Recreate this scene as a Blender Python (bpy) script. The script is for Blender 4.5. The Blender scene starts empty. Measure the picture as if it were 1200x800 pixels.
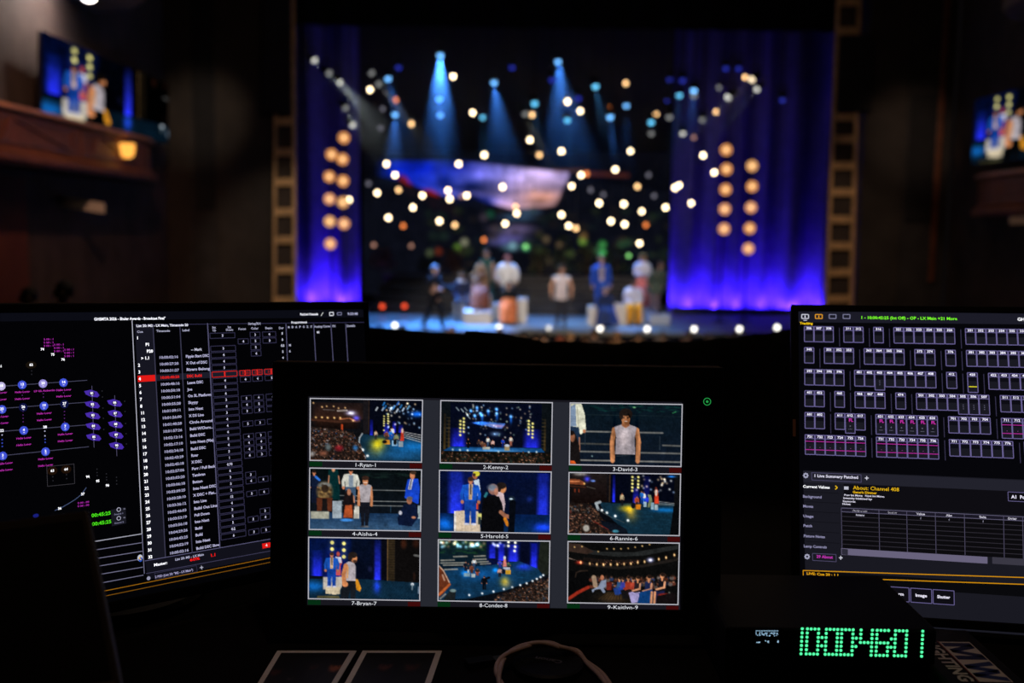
import bpy, math, random
import numpy as np
from mathutils import Vector, Matrix

random.seed(7)
RNG = np.random.default_rng(11)
SC = bpy.context.scene
COL = SC.collection

# ------------------------------------------------------------------ camera
F = 1167.0                      # focal length in pixels of the 1200 wide frame
CAM = Vector((0.0, 0.0, 1.20))
PITCH, ROLL = math.radians(-6.5), 0.0127
fwd = Vector((0, math.cos(PITCH), math.sin(PITCH)))
up0 = Vector((0, -math.sin(PITCH), math.cos(PITCH)))
x0 = Vector((1, 0, 0))
rgt = x0 * math.cos(ROLL) + up0 * math.sin(ROLL)
upv = up0 * math.cos(ROLL) - x0 * math.sin(ROLL)
cd = bpy.data.cameras.new('camera')
cam = bpy.data.objects.new('camera', cd)
COL.objects.link(cam)
cd.sensor_width = 36.0
cd.lens = 36.0 * F / 1200.0
cd.clip_start = 0.05
cd.clip_end = 200
cd.dof.use_dof = True
cd.dof.focus_distance = 1.12
cd.dof.aperture_fstop = 4.0
Mc = Matrix.Identity(4)
for i in range(3):
    Mc[i][0], Mc[i][1], Mc[i][2], Mc[i][3] = rgt[i], upv[i], -fwd[i], CAM[i]
cam.matrix_world = Mc
SC.camera = cam

# ------------------------------------------------------------------ view, world
SC.view_settings.view_transform = 'Standard'
SC.view_settings.look = 'None'
SC.view_settings.exposure = 0.0
SC.view_settings.gamma = 1.0
SC.view_settings.use_curve_mapping = False
try:
    cy = SC.cycles
    cy.use_denoising = True
    cy.max_bounces = 4
    cy.diffuse_bounces = 2
    cy.glossy_bounces = 2
    cy.transmission_bounces = 2
    cy.volume_bounces = 0
    cy.transparent_max_bounces = 6
    cy.sample_clamp_indirect = 0.6
    cy.caustics_reflective = False
    cy.caustics_refractive = False
except Exception:
    pass
W = bpy.data.worlds.new('world')
SC.world = W
W.use_nodes = True
W.node_tree.nodes['Background'].inputs[0].default_value = (0.010, 0.008, 0.009, 1)
W.node_tree.nodes['Background'].inputs[1].default_value = 0.25

STAGE_Z = -1.60


def lin(c):
    if isinstance(c, (int, float)):
        c = (c, c, c)
    out = []
    for x in c:
        x = x / 255.0
        out.append(x / 12.92 if x <= 0.04045 else ((x + 0.055) / 1.055) ** 2.4)
    return tuple(out)


# ------------------------------------------------------------------ lamps of the house
def lamp(name, kind, loc, target, energy, color, parent=None, **kw):
    d = bpy.data.lights.new(name, kind)
    d.energy = energy
    d.color = color
    for k, v in kw.items():
        setattr(d, k, v)
    o = bpy.data.objects.new(name, d)
    COL.objects.link(o)
    o.location = loc
    if target is not None:
        o.rotation_euler = (Vector(target) - Vector(loc)).to_track_quat('-Z', 'Y').to_euler()
    if parent is not None:
        o.parent = parent
        o.location = Vector(loc) - parent.location
    return o


RAD = math.radians
# front-of-house spots aimed at the actors, hung above and behind the desk
lamp('front_light', 'SPOT', (-4, 5, 9.0), (0.2, 28.6, -0.9), 7600, (1.0, 0.74, 0.52), spot_size=RAD(19), spot_blend=0.6, shadow_soft_size=0.3)
lamp('front_light', 'SPOT', (5, 5, 9.0), (2.2, 29.0, -0.9), 7200, (1.0, 0.76, 0.56), spot_size=RAD(19), spot_blend=0.6, shadow_soft_size=0.3)
# blue wash over the stage floor
lamp('blue_wash', 'SPOT', (-2, 17, 9.8), (-1.0, 30.5, -1.6), 3800, (0.60, 0.76, 1.0), spot_size=RAD(26), spot_blend=0.8, shadow_soft_size=0.4)
lamp('blue_wash', 'SPOT', (5, 17, 9.8), (3.8, 30.5, -1.6), 3200, (0.46, 0.62, 1.0), spot_size=RAD(26), spot_blend=0.8, shadow_soft_size=0.4)
# dim warm house light in the auditorium ceiling
lamp('house_light', 'AREA', (1.3, 15, 9.6), (1.3, 17, 0), 160, (1.0, 0.72, 0.52), shape='RECTANGLE', size=10, size_y=10)
# small warm work light above the desk
lamp('work_light', 'SPOT', (0.1, 0.55, 3.2), (0.05, 1.05, 0.74), 17, (1.0, 0.66, 0.46), spot_size=RAD(76), spot_blend=0.6, shadow_soft_size=0.06)
# soft pools of light on the two tormentor walls
lamp('wall_light', 'SPOT', (-3.5, 18, 6.5), (-9.0, 29, 4.2), 1700, (1.0, 0.78, 0.55), spot_size=RAD(15), spot_blend=1.0, shadow_soft_size=0.2)
lamp('wall_light', 'SPOT', (6.5, 18, 6.5), (11.3, 29, 3.9), 1200, (1.0, 0.72, 0.50), spot_size=RAD(16), spot_blend=1.0, shadow_soft_size=0.2)
# added narrow warm spots, no fixture seen, to brighten the gold ladder frames
lamp('frame_light', 'SPOT', (-1.5, 19, 7.5), (-6.6, 28.9, 0.6), 1500, (1.0, 0.80, 0.58), spot_size=RAD(22), spot_blend=0.7, shadow_soft_size=0.15)
lamp('frame_light', 'SPOT', (4.5, 19, 7.5), (9.6, 28.9, 0.6), 900, (1.0, 0.72, 0.48), spot_size=RAD(24), spot_blend=0.7, shadow_soft_size=0.15)
# warm glow on the two opera boxes
lamp('box_light', 'SPOT', (-4.5, 12, 7.5), (-9.0, 20.5, 2.9), 1500, (1.0, 0.50, 0.30), spot_size=RAD(40), spot_blend=0.8, shadow_soft_size=0.2)
lamp('box_light', 'SPOT', (7.1, 12, 7.5), (11.6, 21, 2.9), 260, (1.0, 0.50, 0.30), spot_size=RAD(40), spot_blend=0.8, shadow_soft_size=0.2)


# ------------------------------------------------------------------ pixel helpers (photo pixel -> point in the place)
def ray(px, py):
    return fwd + rgt * ((px - 600.0) / F) - upv * ((py - 400.0) / F)


def at_y(px, py, Y):
    r = ray(px, py)
    return CAM + r * (Y / r.y)


def at_z(px, py, Z):
    r = ray(px, py)
    return CAM + r * ((Z - CAM.z) / r.z)


# ------------------------------------------------------------------ materials
MATS = {}


def mat(name, rgb, rough=0.6, metal=0.0, noise=0.0, scale=8.0, bump=0.0, spec=0.4, emit=None, estr=1.0, sheen=0.0):
    if name in MATS:
        return MATS[name]
    m = bpy.data.materials.new(name)
    m.use_nodes = True
    nt = m.node_tree
    b = nt.nodes['Principled BSDF']
    b.inputs['Base Color'].default_value = (*rgb, 1)
    b.inputs['Roughness'].default_value = rough
    b.inputs['Metallic'].default_value = metal
    b.inputs['Specular IOR Level'].default_value = spec
    if sheen:
        b.inputs['Sheen Weight'].default_value = sheen
    if noise or bump:
        tc = nt.nodes.new('ShaderNodeTexCoord')
        n = nt.nodes.new('ShaderNodeTexNoise')
        n.inputs['Scale'].default_value = scale
        n.inputs['Detail'].default_value = 3
        nt.links.new(tc.outputs['Object'], n.inputs['Vector'])
        if noise:
            r = nt.nodes.new('ShaderNodeValToRGB')
            r.color_ramp.elements[0].position = 0.3
            r.color_ramp.elements[1].position = 0.7
            r.color_ramp.elements[0].color = (*[c * (1 - noise) for c in rgb], 1)
            r.color_ramp.elements[1].color = (*[min(1, c * (1 + noise)) for c in rgb], 1)
            nt.links.new(n.outputs['Fac'], r.inputs['Fac'])
            nt.links.new(r.outputs['Color'], b.inputs['Base Color'])
        if bump:
            bp = nt.nodes.new('ShaderNodeBump')
            bp.inputs['Strength'].default_value = bump
            bp.inputs['Distance'].default_value = 0.02
            nt.links.new(n.outputs['Fac'], bp.inputs['Height'])
            nt.links.new(bp.outputs['Normal'], b.inputs['Normal'])
    if emit is not None:
        b.inputs['Emission Color'].default_value = (*emit, 1)
        b.inputs['Emission Strength'].default_value = estr
    MATS[name] = m
    return m


def glow(name, rgb, strength, sample=False):
    if name in MATS:
        return MATS[name]
    m = bpy.data.materials.new(name)
    m.use_nodes = True
    nt = m.node_tree
    nt.nodes.clear()
    o = nt.nodes.new('ShaderNodeOutputMaterial')
    e = nt.nodes.new('ShaderNodeEmission')
    e.inputs[0].default_value = (*rgb, 1)
    e.inputs[1].default_value = strength
    nt.links.new(e.outputs[0], o.inputs[0])
    if not sample:
        try:
            m.cycles.emission_sampling = 'NONE'
        except Exception:
            pass
    MATS[name] = m
    return m


def attr_glow(name, strength=1.0):
    if name in MATS:
        return MATS[name]
    m = glow(name, (1, 1, 1), strength)
    nt = m.node_tree
    a = nt.nodes.new('ShaderNodeAttribute')
    a.attribute_name = 'Col'
    e = [n for n in nt.nodes if n.type == 'EMISSION'][0]
    nt.links.new(a.outputs['Color'], e.inputs[0])
    return m


M_BLACK = mat('black_plastic', (0.005, 0.005, 0.0055), 0.55, bump=0.05, scale=300, spec=0.15)
M_BEZEL = mat('satin_black_bezel', (0.003, 0.003, 0.0035), 0.5, noise=0.1, scale=120, spec=0.12)
M_METAL = mat('black_painted_metal', (0.02, 0.02, 0.022), 0.5, 0.3, noise=0.2, scale=40)
M_DESK = mat('black_laminate', (0.0045, 0.004, 0.004), 0.8, noise=0.3, scale=25, spec=0.08)
M_FABRIC = mat('black_cloth', (0.006, 0.006, 0.006), 0.95, noise=0.3, scale=60, bump=0.2, spec=0.05)
M_SCREEN = attr_glow('glowing_pixels', 1.0)


# ------------------------------------------------------------------ objects
def put(o, label=None, cat=None, group=None, kind=None):
    if label:
        o['label'] = label
    if cat:
        o['category'] = cat
    if group:
        o['group'] = group
    if kind:
        o['kind'] = kind
    return o


def empty(name, loc, label=None, cat=None, group=None):
    o = bpy.data.objects.new(name, None)
    o.empty_display_size = 0.1
    COL.objects.link(o)
    o.location = loc
    return put(o, label, cat, group)


def link(name, me, parent=None, loc=None):
    o = bpy.data.objects.new(name, me)
    COL.objects.link(o)
    if parent is not None:
        o.parent = parent
    if loc is not None:
        o.location = loc
    return o


def wloc(o):
    p = Vector((0, 0, 0))
    while o is not None:
        p = p + o.location
        o = o.parent
    return p


class MB:
    """collects geometry in world coordinates for one mesh"""

    def __init__(s):
        s.v = []
        s.f = []

    def add(s, vs, fs):
        b = len(s.v)
        s.v += [Vector(v) for v in vs]
        s.f += [tuple(b + i for i in f) for f in fs]
        return s

    def box(s, c, size, R=None):
        h = Vector(size) * 0.5
        R = R or Matrix.Identity(3)
        c = Vector(c)
        vs = [c + R @ Vector((x * h.x, y * h.y, z * h.z)) for x in (-1, 1) for y in (-1, 1) for z in (-1, 1)]
        return s.add(vs, [(0, 1, 3, 2), (4, 6, 7, 5), (0, 4, 5, 1), (2, 3, 7, 6), (0, 2, 6, 4), (1, 5, 7, 3)])

    def tube(s, p0, p1, r0, r1=None, n=10, cap=True):
        r1 = r0 if r1 is None else r1
        p0, p1 = Vector(p0), Vector(p1)
        d = (p1 - p0).normalized()
        a = d.orthogonal().normalized()
        b = d.cross(a)
        vs = []
        for p, r in ((p0, r0), (p1, r1)):
            vs += [p + (a * math.cos(t) + b * math.sin(t)) * r for t in [2 * math.pi * k / n for k in range(n)]]
        fs = [(k, (k + 1) % n, n + (k + 1) % n, n + k) for k in range(n)]
        if cap:
            fs += [tuple(range(n))[::-1], tuple(range(n, 2 * n))]
        return s.add(vs, fs)

    def path(s, pts, r, n=8):
        pts = [Vector(p) for p in pts]
        rings = []
        prev = None
        for i, p in enumerate(pts):
            d = (pts[min(i + 1, len(pts) - 1)] - pts[max(i - 1, 0)]).normalized()
            a = d.orthogonal().normalized() if prev is None else (prev - d * prev.dot(d)).normalized()
            prev = a
            b = d.cross(a)
            rr = r[i] if isinstance(r, (list, tuple)) else r
            rings.append([p + (a * math.cos(2 * math.pi * k / n) + b * math.sin(2 * math.pi * k / n)) * rr for k in range(n)])
        vs = [v for ring in rings for v in ring]
        fs = []
        for i in range(len(pts) - 1):
            for k in range(n):
                fs.append((i * n + k, i * n + (k + 1) % n, (i + 1) * n + (k + 1) % n, (i + 1) * n + k))
        fs += [tuple(range(n))[::-1], tuple(range((len(pts) - 1) * n, len(pts) * n))]
        return s.add(vs, fs)

    def ball(s, c, r, nu=10, nv=7, zmin=-1.0, R=None):
        c = Vector(c)
        r = Vector(r) if not isinstance(r, (int, float)) else Vector((r, r, r))
        vs = []
        t0 = math.acos(max(-1, min(1, zmin)))
        for i in range(nv + 1):
            t = t0 * i / nv
            for k in range(nu):
                p = 2 * math.pi * k / nu
                q = Vector((math.sin(t) * math.cos(p) * r.x, math.sin(t) * math.sin(p) * r.y, math.cos(t) * r.z))
                vs.append(c + (R @ q if R else q))
        fs = []
        for i in range(nv):
            for k in range(nu):
                fs.append((i * nu + k, (i + 1) * nu + k, (i + 1) * nu + (k + 1) % nu, i * nu + (k + 1) % nu))
        return s.add(vs, fs)

    def lathe(s, c, prof, n=16):
        c = Vector(c)
        vs = []
        for r, z in prof:
            vs += [c + Vector((r * math.cos(2 * math.pi * k / n), r * math.sin(2 * math.pi * k / n), z)) for k in range(n)]
        fs = []
        for i in range(len(prof) - 1):
            for k in range(n):
                fs.append((i * n + k, i * n + (k + 1) % n, (i + 1) * n + (k + 1) % n, (i + 1) * n + k))
        return s.add(vs, fs)

    def disc(s, c, nrm, r, n=16, depth=0.0):
        nrm = Vector(nrm).normalized()
        if depth:
            return s.tube(Vector(c) - nrm * depth, c, r, r, n)
        a = nrm.orthogonal().normalized()
        b = nrm.cross(a)
        return s.add([Vector(c) + (a * math.cos(2 * math.pi * k / n) + b * math.sin(2 * math.pi * k / n)) * r for k in range(n)], [tuple(range(n))])

    def plate(s, p, t):
        """a flat outline (world points in order) given thickness along vector t"""
        t = Vector(t)
        n = len(p)
        vs = [Vector(q) for q in p] + [Vector(q) + t for q in p]
        fs = [tuple(range(n)), tuple(range(2 * n - 1, n - 1, -1))] + [(i, i + n, (i + 1) % n + n, (i + 1) % n) for i in range(n)]
        return s.add(vs, fs)

    def grid(s, P):
        """P[i][j] points"""
        n, m = len(P), len(P[0])
        return s.add([q for row in P for q in row], [(i * m + j, i * m + j + 1, (i + 1) * m + j + 1, (i + 1) * m + j) for i in range(n - 1) for j in range(m - 1)])

    def mesh(s, name, m, o=Vector((0, 0, 0)), smooth=False):
        me = bpy.data.meshes.new(name)
        me.from_pydata([tuple(v - o) for v in s.v], [], s.f)
        if m:
            me.materials.append(m)
        if smooth:
            me.polygons.foreach_set('use_smooth', [True] * len(me.polygons))
        me.update()
        return me

    def build(s, name, m, parent=None, smooth=False, bevel=0.0, loc=None):
        o = wloc(parent) if parent is not None else Vector(loc or (0, 0, 0))
        ob = link(name, s.mesh(name, m, o, smooth), parent, None if parent is not None else o)
        if bevel:
            b = ob.modifiers.new('edge', 'BEVEL')
            b.width = bevel
            b.segments = 2
            b.limit_method = 'ANGLE'
        return ob


def structure(name, mb, m, parent=None, **kw):
    o = mb.build(name, m, parent, **kw)
    if parent is None:
        o['kind'] = 'structure'
    return o


def dup(root, loc, label=None, group=None):
    r = root.copy()
    COL.objects.link(r)
    r.location = loc
    if label:
        r['label'] = label
    if group:
        r['group'] = group
    for ch in list(root.children):
        c = ch.copy()
        COL.objects.link(c)
        c.parent = r
        for g in list(ch.children):
            d = g.copy()
            COL.objects.link(d)
            d.parent = c
    return r


# ================================================================== THE HOUSE
M_WALL = mat('dark_brown_plaster', (0.055, 0.040, 0.036), 0.85, noise=0.35, scale=1.2, bump=0.3)
M_WALL2 = mat('charcoal_plaster', (0.030, 0.026, 0.028), 0.85, noise=0.3, scale=1.5, bump=0.3)
M_RED = mat('oxblood_wall', (0.11, 0.028, 0.014), 0.8, noise=0.3, scale=1.0, bump=0.2)
M_CARPET = mat('dark_carpet', (0.02, 0.010, 0.010), 0.95, noise=0.4, scale=30)
M_WOOD = mat('mahogany_panel', (0.16, 0.055, 0.028), 0.35, noise=0.35, scale=3.0, bump=0.1)
M_GOLD = mat('old_gold_paint', (0.66, 0.40, 0.20), 0.6, 0.0, noise=0.25, scale=4.0)
M_STAGE = mat('black_stage_floor', (0.115, 0.12, 0.105), 0.40, noise=0.25, scale=0.8, spec=0.5)
M_VELVET = mat('black_velour', (0.006, 0.006, 0.009), 0.95, noise=0.3, scale=5, spec=0.05)


def house_z(Y):
    if Y < 2.8:
        return 0.0
    return -2.65 * min(1.0, (Y - 2.8) / 19.2)


P = [[(-10.0 + 22.6 * j / 4, Y, house_z(Y)) for j in range(5)] for Y in (-2, 0, 2.8, 8, 12, 16, 20, 22, 26, 29)]
structure('floor', MB().grid([[Vector(q) for q in row] for row in P]), M_CARPET)
structure('ceiling', MB().box((1.3, 13.5, 11.1), (22.6, 31, 0.2)), M_WALL2)
structure('wall_left', MB().box((-10.1, 13.5, 4.2), (0.2, 31, 13.8)), M_WALL)
structure('wall_right', MB().box((12.7, 13.5, 4.2), (0.2, 31, 13.8)), M_WALL)
structure('wall_back', MB().box((1.3, -2.1, 4.2), (22.6, 0.2, 13.8)), M_WALL2)

# tormentor walls either side of the stage opening, with flat panels standing proud
tl = structure('wall_front_left', MB().box((-8.45, 29.3, 4.2), (3.1, 0.6, 13.8)), M_WALL2)
tr = structure('wall_front_right', MB().box((11.25, 29.3, 4.2), (2.5, 0.6, 13.8)), M_WALL2)


def wall_panel(x0, x1, y0, y1, Yw, parent, m, t=0.06):
    a = at_y((x0 + x1) / 2 - (x1 - x0) / 2, (y0 + y1) / 2, Yw)
    b = at_y(x1, (y0 + y1) / 2, Yw)
    zt, zb = at_y((x0 + x1) / 2, y0, Yw).z, at_y((x0 + x1) / 2, y1, Yw).z
    MB().box(((a.x + b.x) / 2, Yw - t / 2, (zt + zb) / 2), (b.x - a.x, t, zt - zb)).build('panel', m, parent, bevel=0.01)


M_PANB = mat('near_black_panel', (0.012, 0.011, 0.014), 0.8, noise=0.2, scale=2)
M_PANW = mat('umber_panel', (0.036, 0.028, 0.026), 0.8, noise=0.25, scale=1.5, bump=0.2)
wall_panel(228, 250, -40, 245, 29.0, tl, M_PANB)
wall_panel(254, 314, -40, 380, 29.0, tl, M_PANW, 0.03)
wall_panel(190, 224, -40, 380, 29.0, tl, M_PANW, 0.03)
wall_panel(1012, 1060, -40, 380, 29.0, tr, M_PANW, 0.03)
wall_panel(1064, 1094, 110, 260, 29.0, tr, M_PANB)
wall_panel(1098, 1104, -40, 330, 29.0, tr, M_WOOD, 0.08)
# oxblood wainscot on the side walls under the boxes
MB().box((-9.97, 17.5, 0.0), (0.06, 6.0, 4.2)).build('panel', M_RED, bpy.data.objects['wall_left'], bevel=0.01)
MB().box((12.57, 18.5, 0.0), (0.06, 6.0, 4.2)).build('panel', M_RED, bpy.data.objects['wall_right'], bevel=0.01)


def ladder(name, lx, rx, rungs, cap, label):
    """gold proscenium frame like a tall ladder: two rails and separate rungs; lx, rx give the rail x at the top and the bottom"""
    Yw = 28.9
    t = empty(name, at_y((lx[1] + rx[1]) / 2, 400, Yw))
    t['kind'] = 'structure'
    t['label'] = label
    yb = 470

    def X(l, y):
        return at_y(l[0] + (l[1] - l[0]) * y / 356.0, y, Yw)
    MB().plate([X(lx, -60) + Vector((-.035, 0, 0)), X(lx, -60) + Vector((.035, 0, 0)), X(lx, yb) + Vector((.035, 0, 0)), X(lx, yb) + Vector((-.035, 0, 0))], (0, .12, 0)).build('rail', M_GOLD, t)
    MB().plate([X(rx, -60) + Vector((-.04, 0, 0)), X(rx, -60) + Vector((.04, 0, 0)), X(rx, yb) + Vector((.04, 0, 0)), X(rx, yb) + Vector((-.04, 0, 0))], (0, .12, 0)).build('rail', M_GOLD, t)
    for y in rungs:
        a, b = X(lx, y) + Vector((.035, 0, 0)), X(rx, y) + Vector((-.04, 0, 0))
        MB().plate([a + Vector((0, 0, .11)), b + Vector((0, 0, .11)), b - Vector((0, 0, .11)), a - Vector((0, 0, .11))], (0, .08, 0)).build('rung', M_GOLD, t)
    # near-black panel added to hide the upper part of the ladder
    if cap:
        ka, kb = Vector((cap[2], -.14, 0)), Vector((cap[3], -.14, 0))
        MB().plate([X(lx, cap[0]) + ka, X(rx, cap[0]) + kb, X(rx, cap[1]) + kb, X(lx, cap[1]) + ka], (0, .1, 0)).build('cover', M_PANB, t, bevel=.02)
    # flanking backing panel seen between the rungs
    MB().plate([X(lx, -60), X(rx, -60), X(rx, yb), X(lx, yb)], (0, .02, 0)).build('backing', M_WALL, t).location.y += 0.14
    return t


ladder('trim_1', (323, 321), (343, 345), [142, 178, 213, 248, 281, 316, 352, 388, 424], (-60, 133, -.35, -.05), 'gold ladder frame at the left side of the stage opening')
ladder('trim_2', (983, 969), (1008, 998), [2, 36, 137, 163, 194, 225, 257, 288, 319, 350, 382, 414], (42, 131, .06, .35), 'gold ladder frame at the right side of the stage opening')

# ------------------------------------------------------------------ stage shell
edge = []
for k in range(25):
    x = -8.4 + 18.6 * k / 24
    edge.append(Vector((x, 26.9 + 1.0 * ((x - 1.0) / 8.5) ** 2, STAGE_Z)))
sf = edge + [Vector((10.2, 38, STAGE_Z)), Vector((-8.4, 38, STAGE_Z))]
structure('stage_floor', MB().plate(sf, (0, 0, -0.08)), M_STAGE)
fp = MB()
for a, b in zip(edge[:-1], edge[1:]):
    fp.add([a + Vector((0, .03, -.08)), b + Vector((0, .03, -.08)), b + Vector((0, .03, -1.1)), a + Vector((0, .03, -1.1))], [(0, 1, 2, 3)])
structure('trim_3', fp, M_VELVET)['label'] = 'black apron front below the stage edge'
structure('stage_back', MB().box((1.3, 38.1, 4.0), (24, 0.2, 15)), M_VELVET)
structure('stage_wall_left', MB().box((-9.6, 34, 4.0), (0.2, 8, 15)), M_VELVET)
structure('stage_wall_right', MB().box((11.6, 34, 4.0), (0.2, 8, 15)), M_VELVET)
structure('stage_ceiling', MB().box((1.0, 33.5, 11.2), (22, 9.5, 0.2)), M_VELVET)
# black pelmet across the top of the opening
pm = MB()
PP = []
for i in range(2):
    PP.append([Vector((-6.75 + 16.6 * k / 120, 29.35 + 0.07 * math.sin(k * 0.9), 11.0 if i == 0 else at_y(600, 32, 29.3).z)) for k in range(121)])
pm.grid(PP)
put(pm.build('pelmet', M_VELVET, smooth=True), 'black velour pelmet across the top of the stage opening', 'curtain')

# ------------------------------------------------------------------ blue lit side curtains
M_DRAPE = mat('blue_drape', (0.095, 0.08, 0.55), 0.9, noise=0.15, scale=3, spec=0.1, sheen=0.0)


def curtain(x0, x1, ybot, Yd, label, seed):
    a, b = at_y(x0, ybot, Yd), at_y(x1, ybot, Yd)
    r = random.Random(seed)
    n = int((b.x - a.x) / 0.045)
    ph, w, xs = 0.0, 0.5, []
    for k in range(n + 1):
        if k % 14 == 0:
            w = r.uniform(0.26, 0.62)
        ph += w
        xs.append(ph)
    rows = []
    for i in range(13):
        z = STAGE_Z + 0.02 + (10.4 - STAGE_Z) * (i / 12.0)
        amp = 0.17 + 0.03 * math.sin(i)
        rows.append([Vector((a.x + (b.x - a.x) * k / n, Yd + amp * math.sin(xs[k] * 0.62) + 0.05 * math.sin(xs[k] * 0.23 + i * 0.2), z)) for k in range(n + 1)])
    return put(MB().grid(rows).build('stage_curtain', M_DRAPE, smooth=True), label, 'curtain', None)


CY = 34.2
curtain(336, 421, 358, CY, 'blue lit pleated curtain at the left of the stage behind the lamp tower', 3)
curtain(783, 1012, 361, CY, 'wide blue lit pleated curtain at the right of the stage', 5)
M_HOUS = mat('black_fixture_housing', (0.012, 0.012, 0.014), 0.5, 0.2, noise=0.2, scale=20)


def uplight(x0, x1, ybot, label, power):
    a, b = at_y(x0, ybot, CY - 0.48), at_y(x1, ybot, CY - 0.48)
    c = Vector(((a.x + b.x) / 2, CY - 0.48, STAGE_Z))
    t = empty('floor_uplight', c, label, 'light', 'blue floor uplights at the foot of the curtains')
    w = b.x - a.x - 0.04
    MB().box(c + Vector((0, -.02, .10)), (w, .22, .20)).build('housing', M_HOUS, t, bevel=0.01)
    MB().box(c + Vector((0, .115, .13)), (w * .94, .02, .1)).build('lens', glow('deep_blue_lens', (0.05, 0.03, 1.0), 2.0), t)
    d = lamp('uplight_lamp', 'AREA', c + Vector((0, .15, .17)), c + Vector((0, .46, .62)), power, (0.20, 0.055, 1.0), parent=t, shape='RECTANGLE', size=w * .94, size_y=.10, spread=RAD(135))
    return t


k = 0
for xa, xb, yb_ in ((350, 384, 362), (384, 418, 362), (787, 832, 363), (832, 877, 363), (877, 922, 364), (922, 968, 364)):
    uplight(xa, xb, yb_, ['black floor uplight at the left curtain, nearest the gold frame', 'black floor uplight at the left curtain, nearest the hill scenery',
                          'black floor uplight at the inner end of the wide right curtain', 'black floor uplight second from the inner end of the right curtain',
                          'black floor uplight third from the inner end of the right curtain', 'black floor uplight at the right curtain, nearest the gold frame'][k], 40 if xa < 700 else 45)
    k += 1


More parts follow.
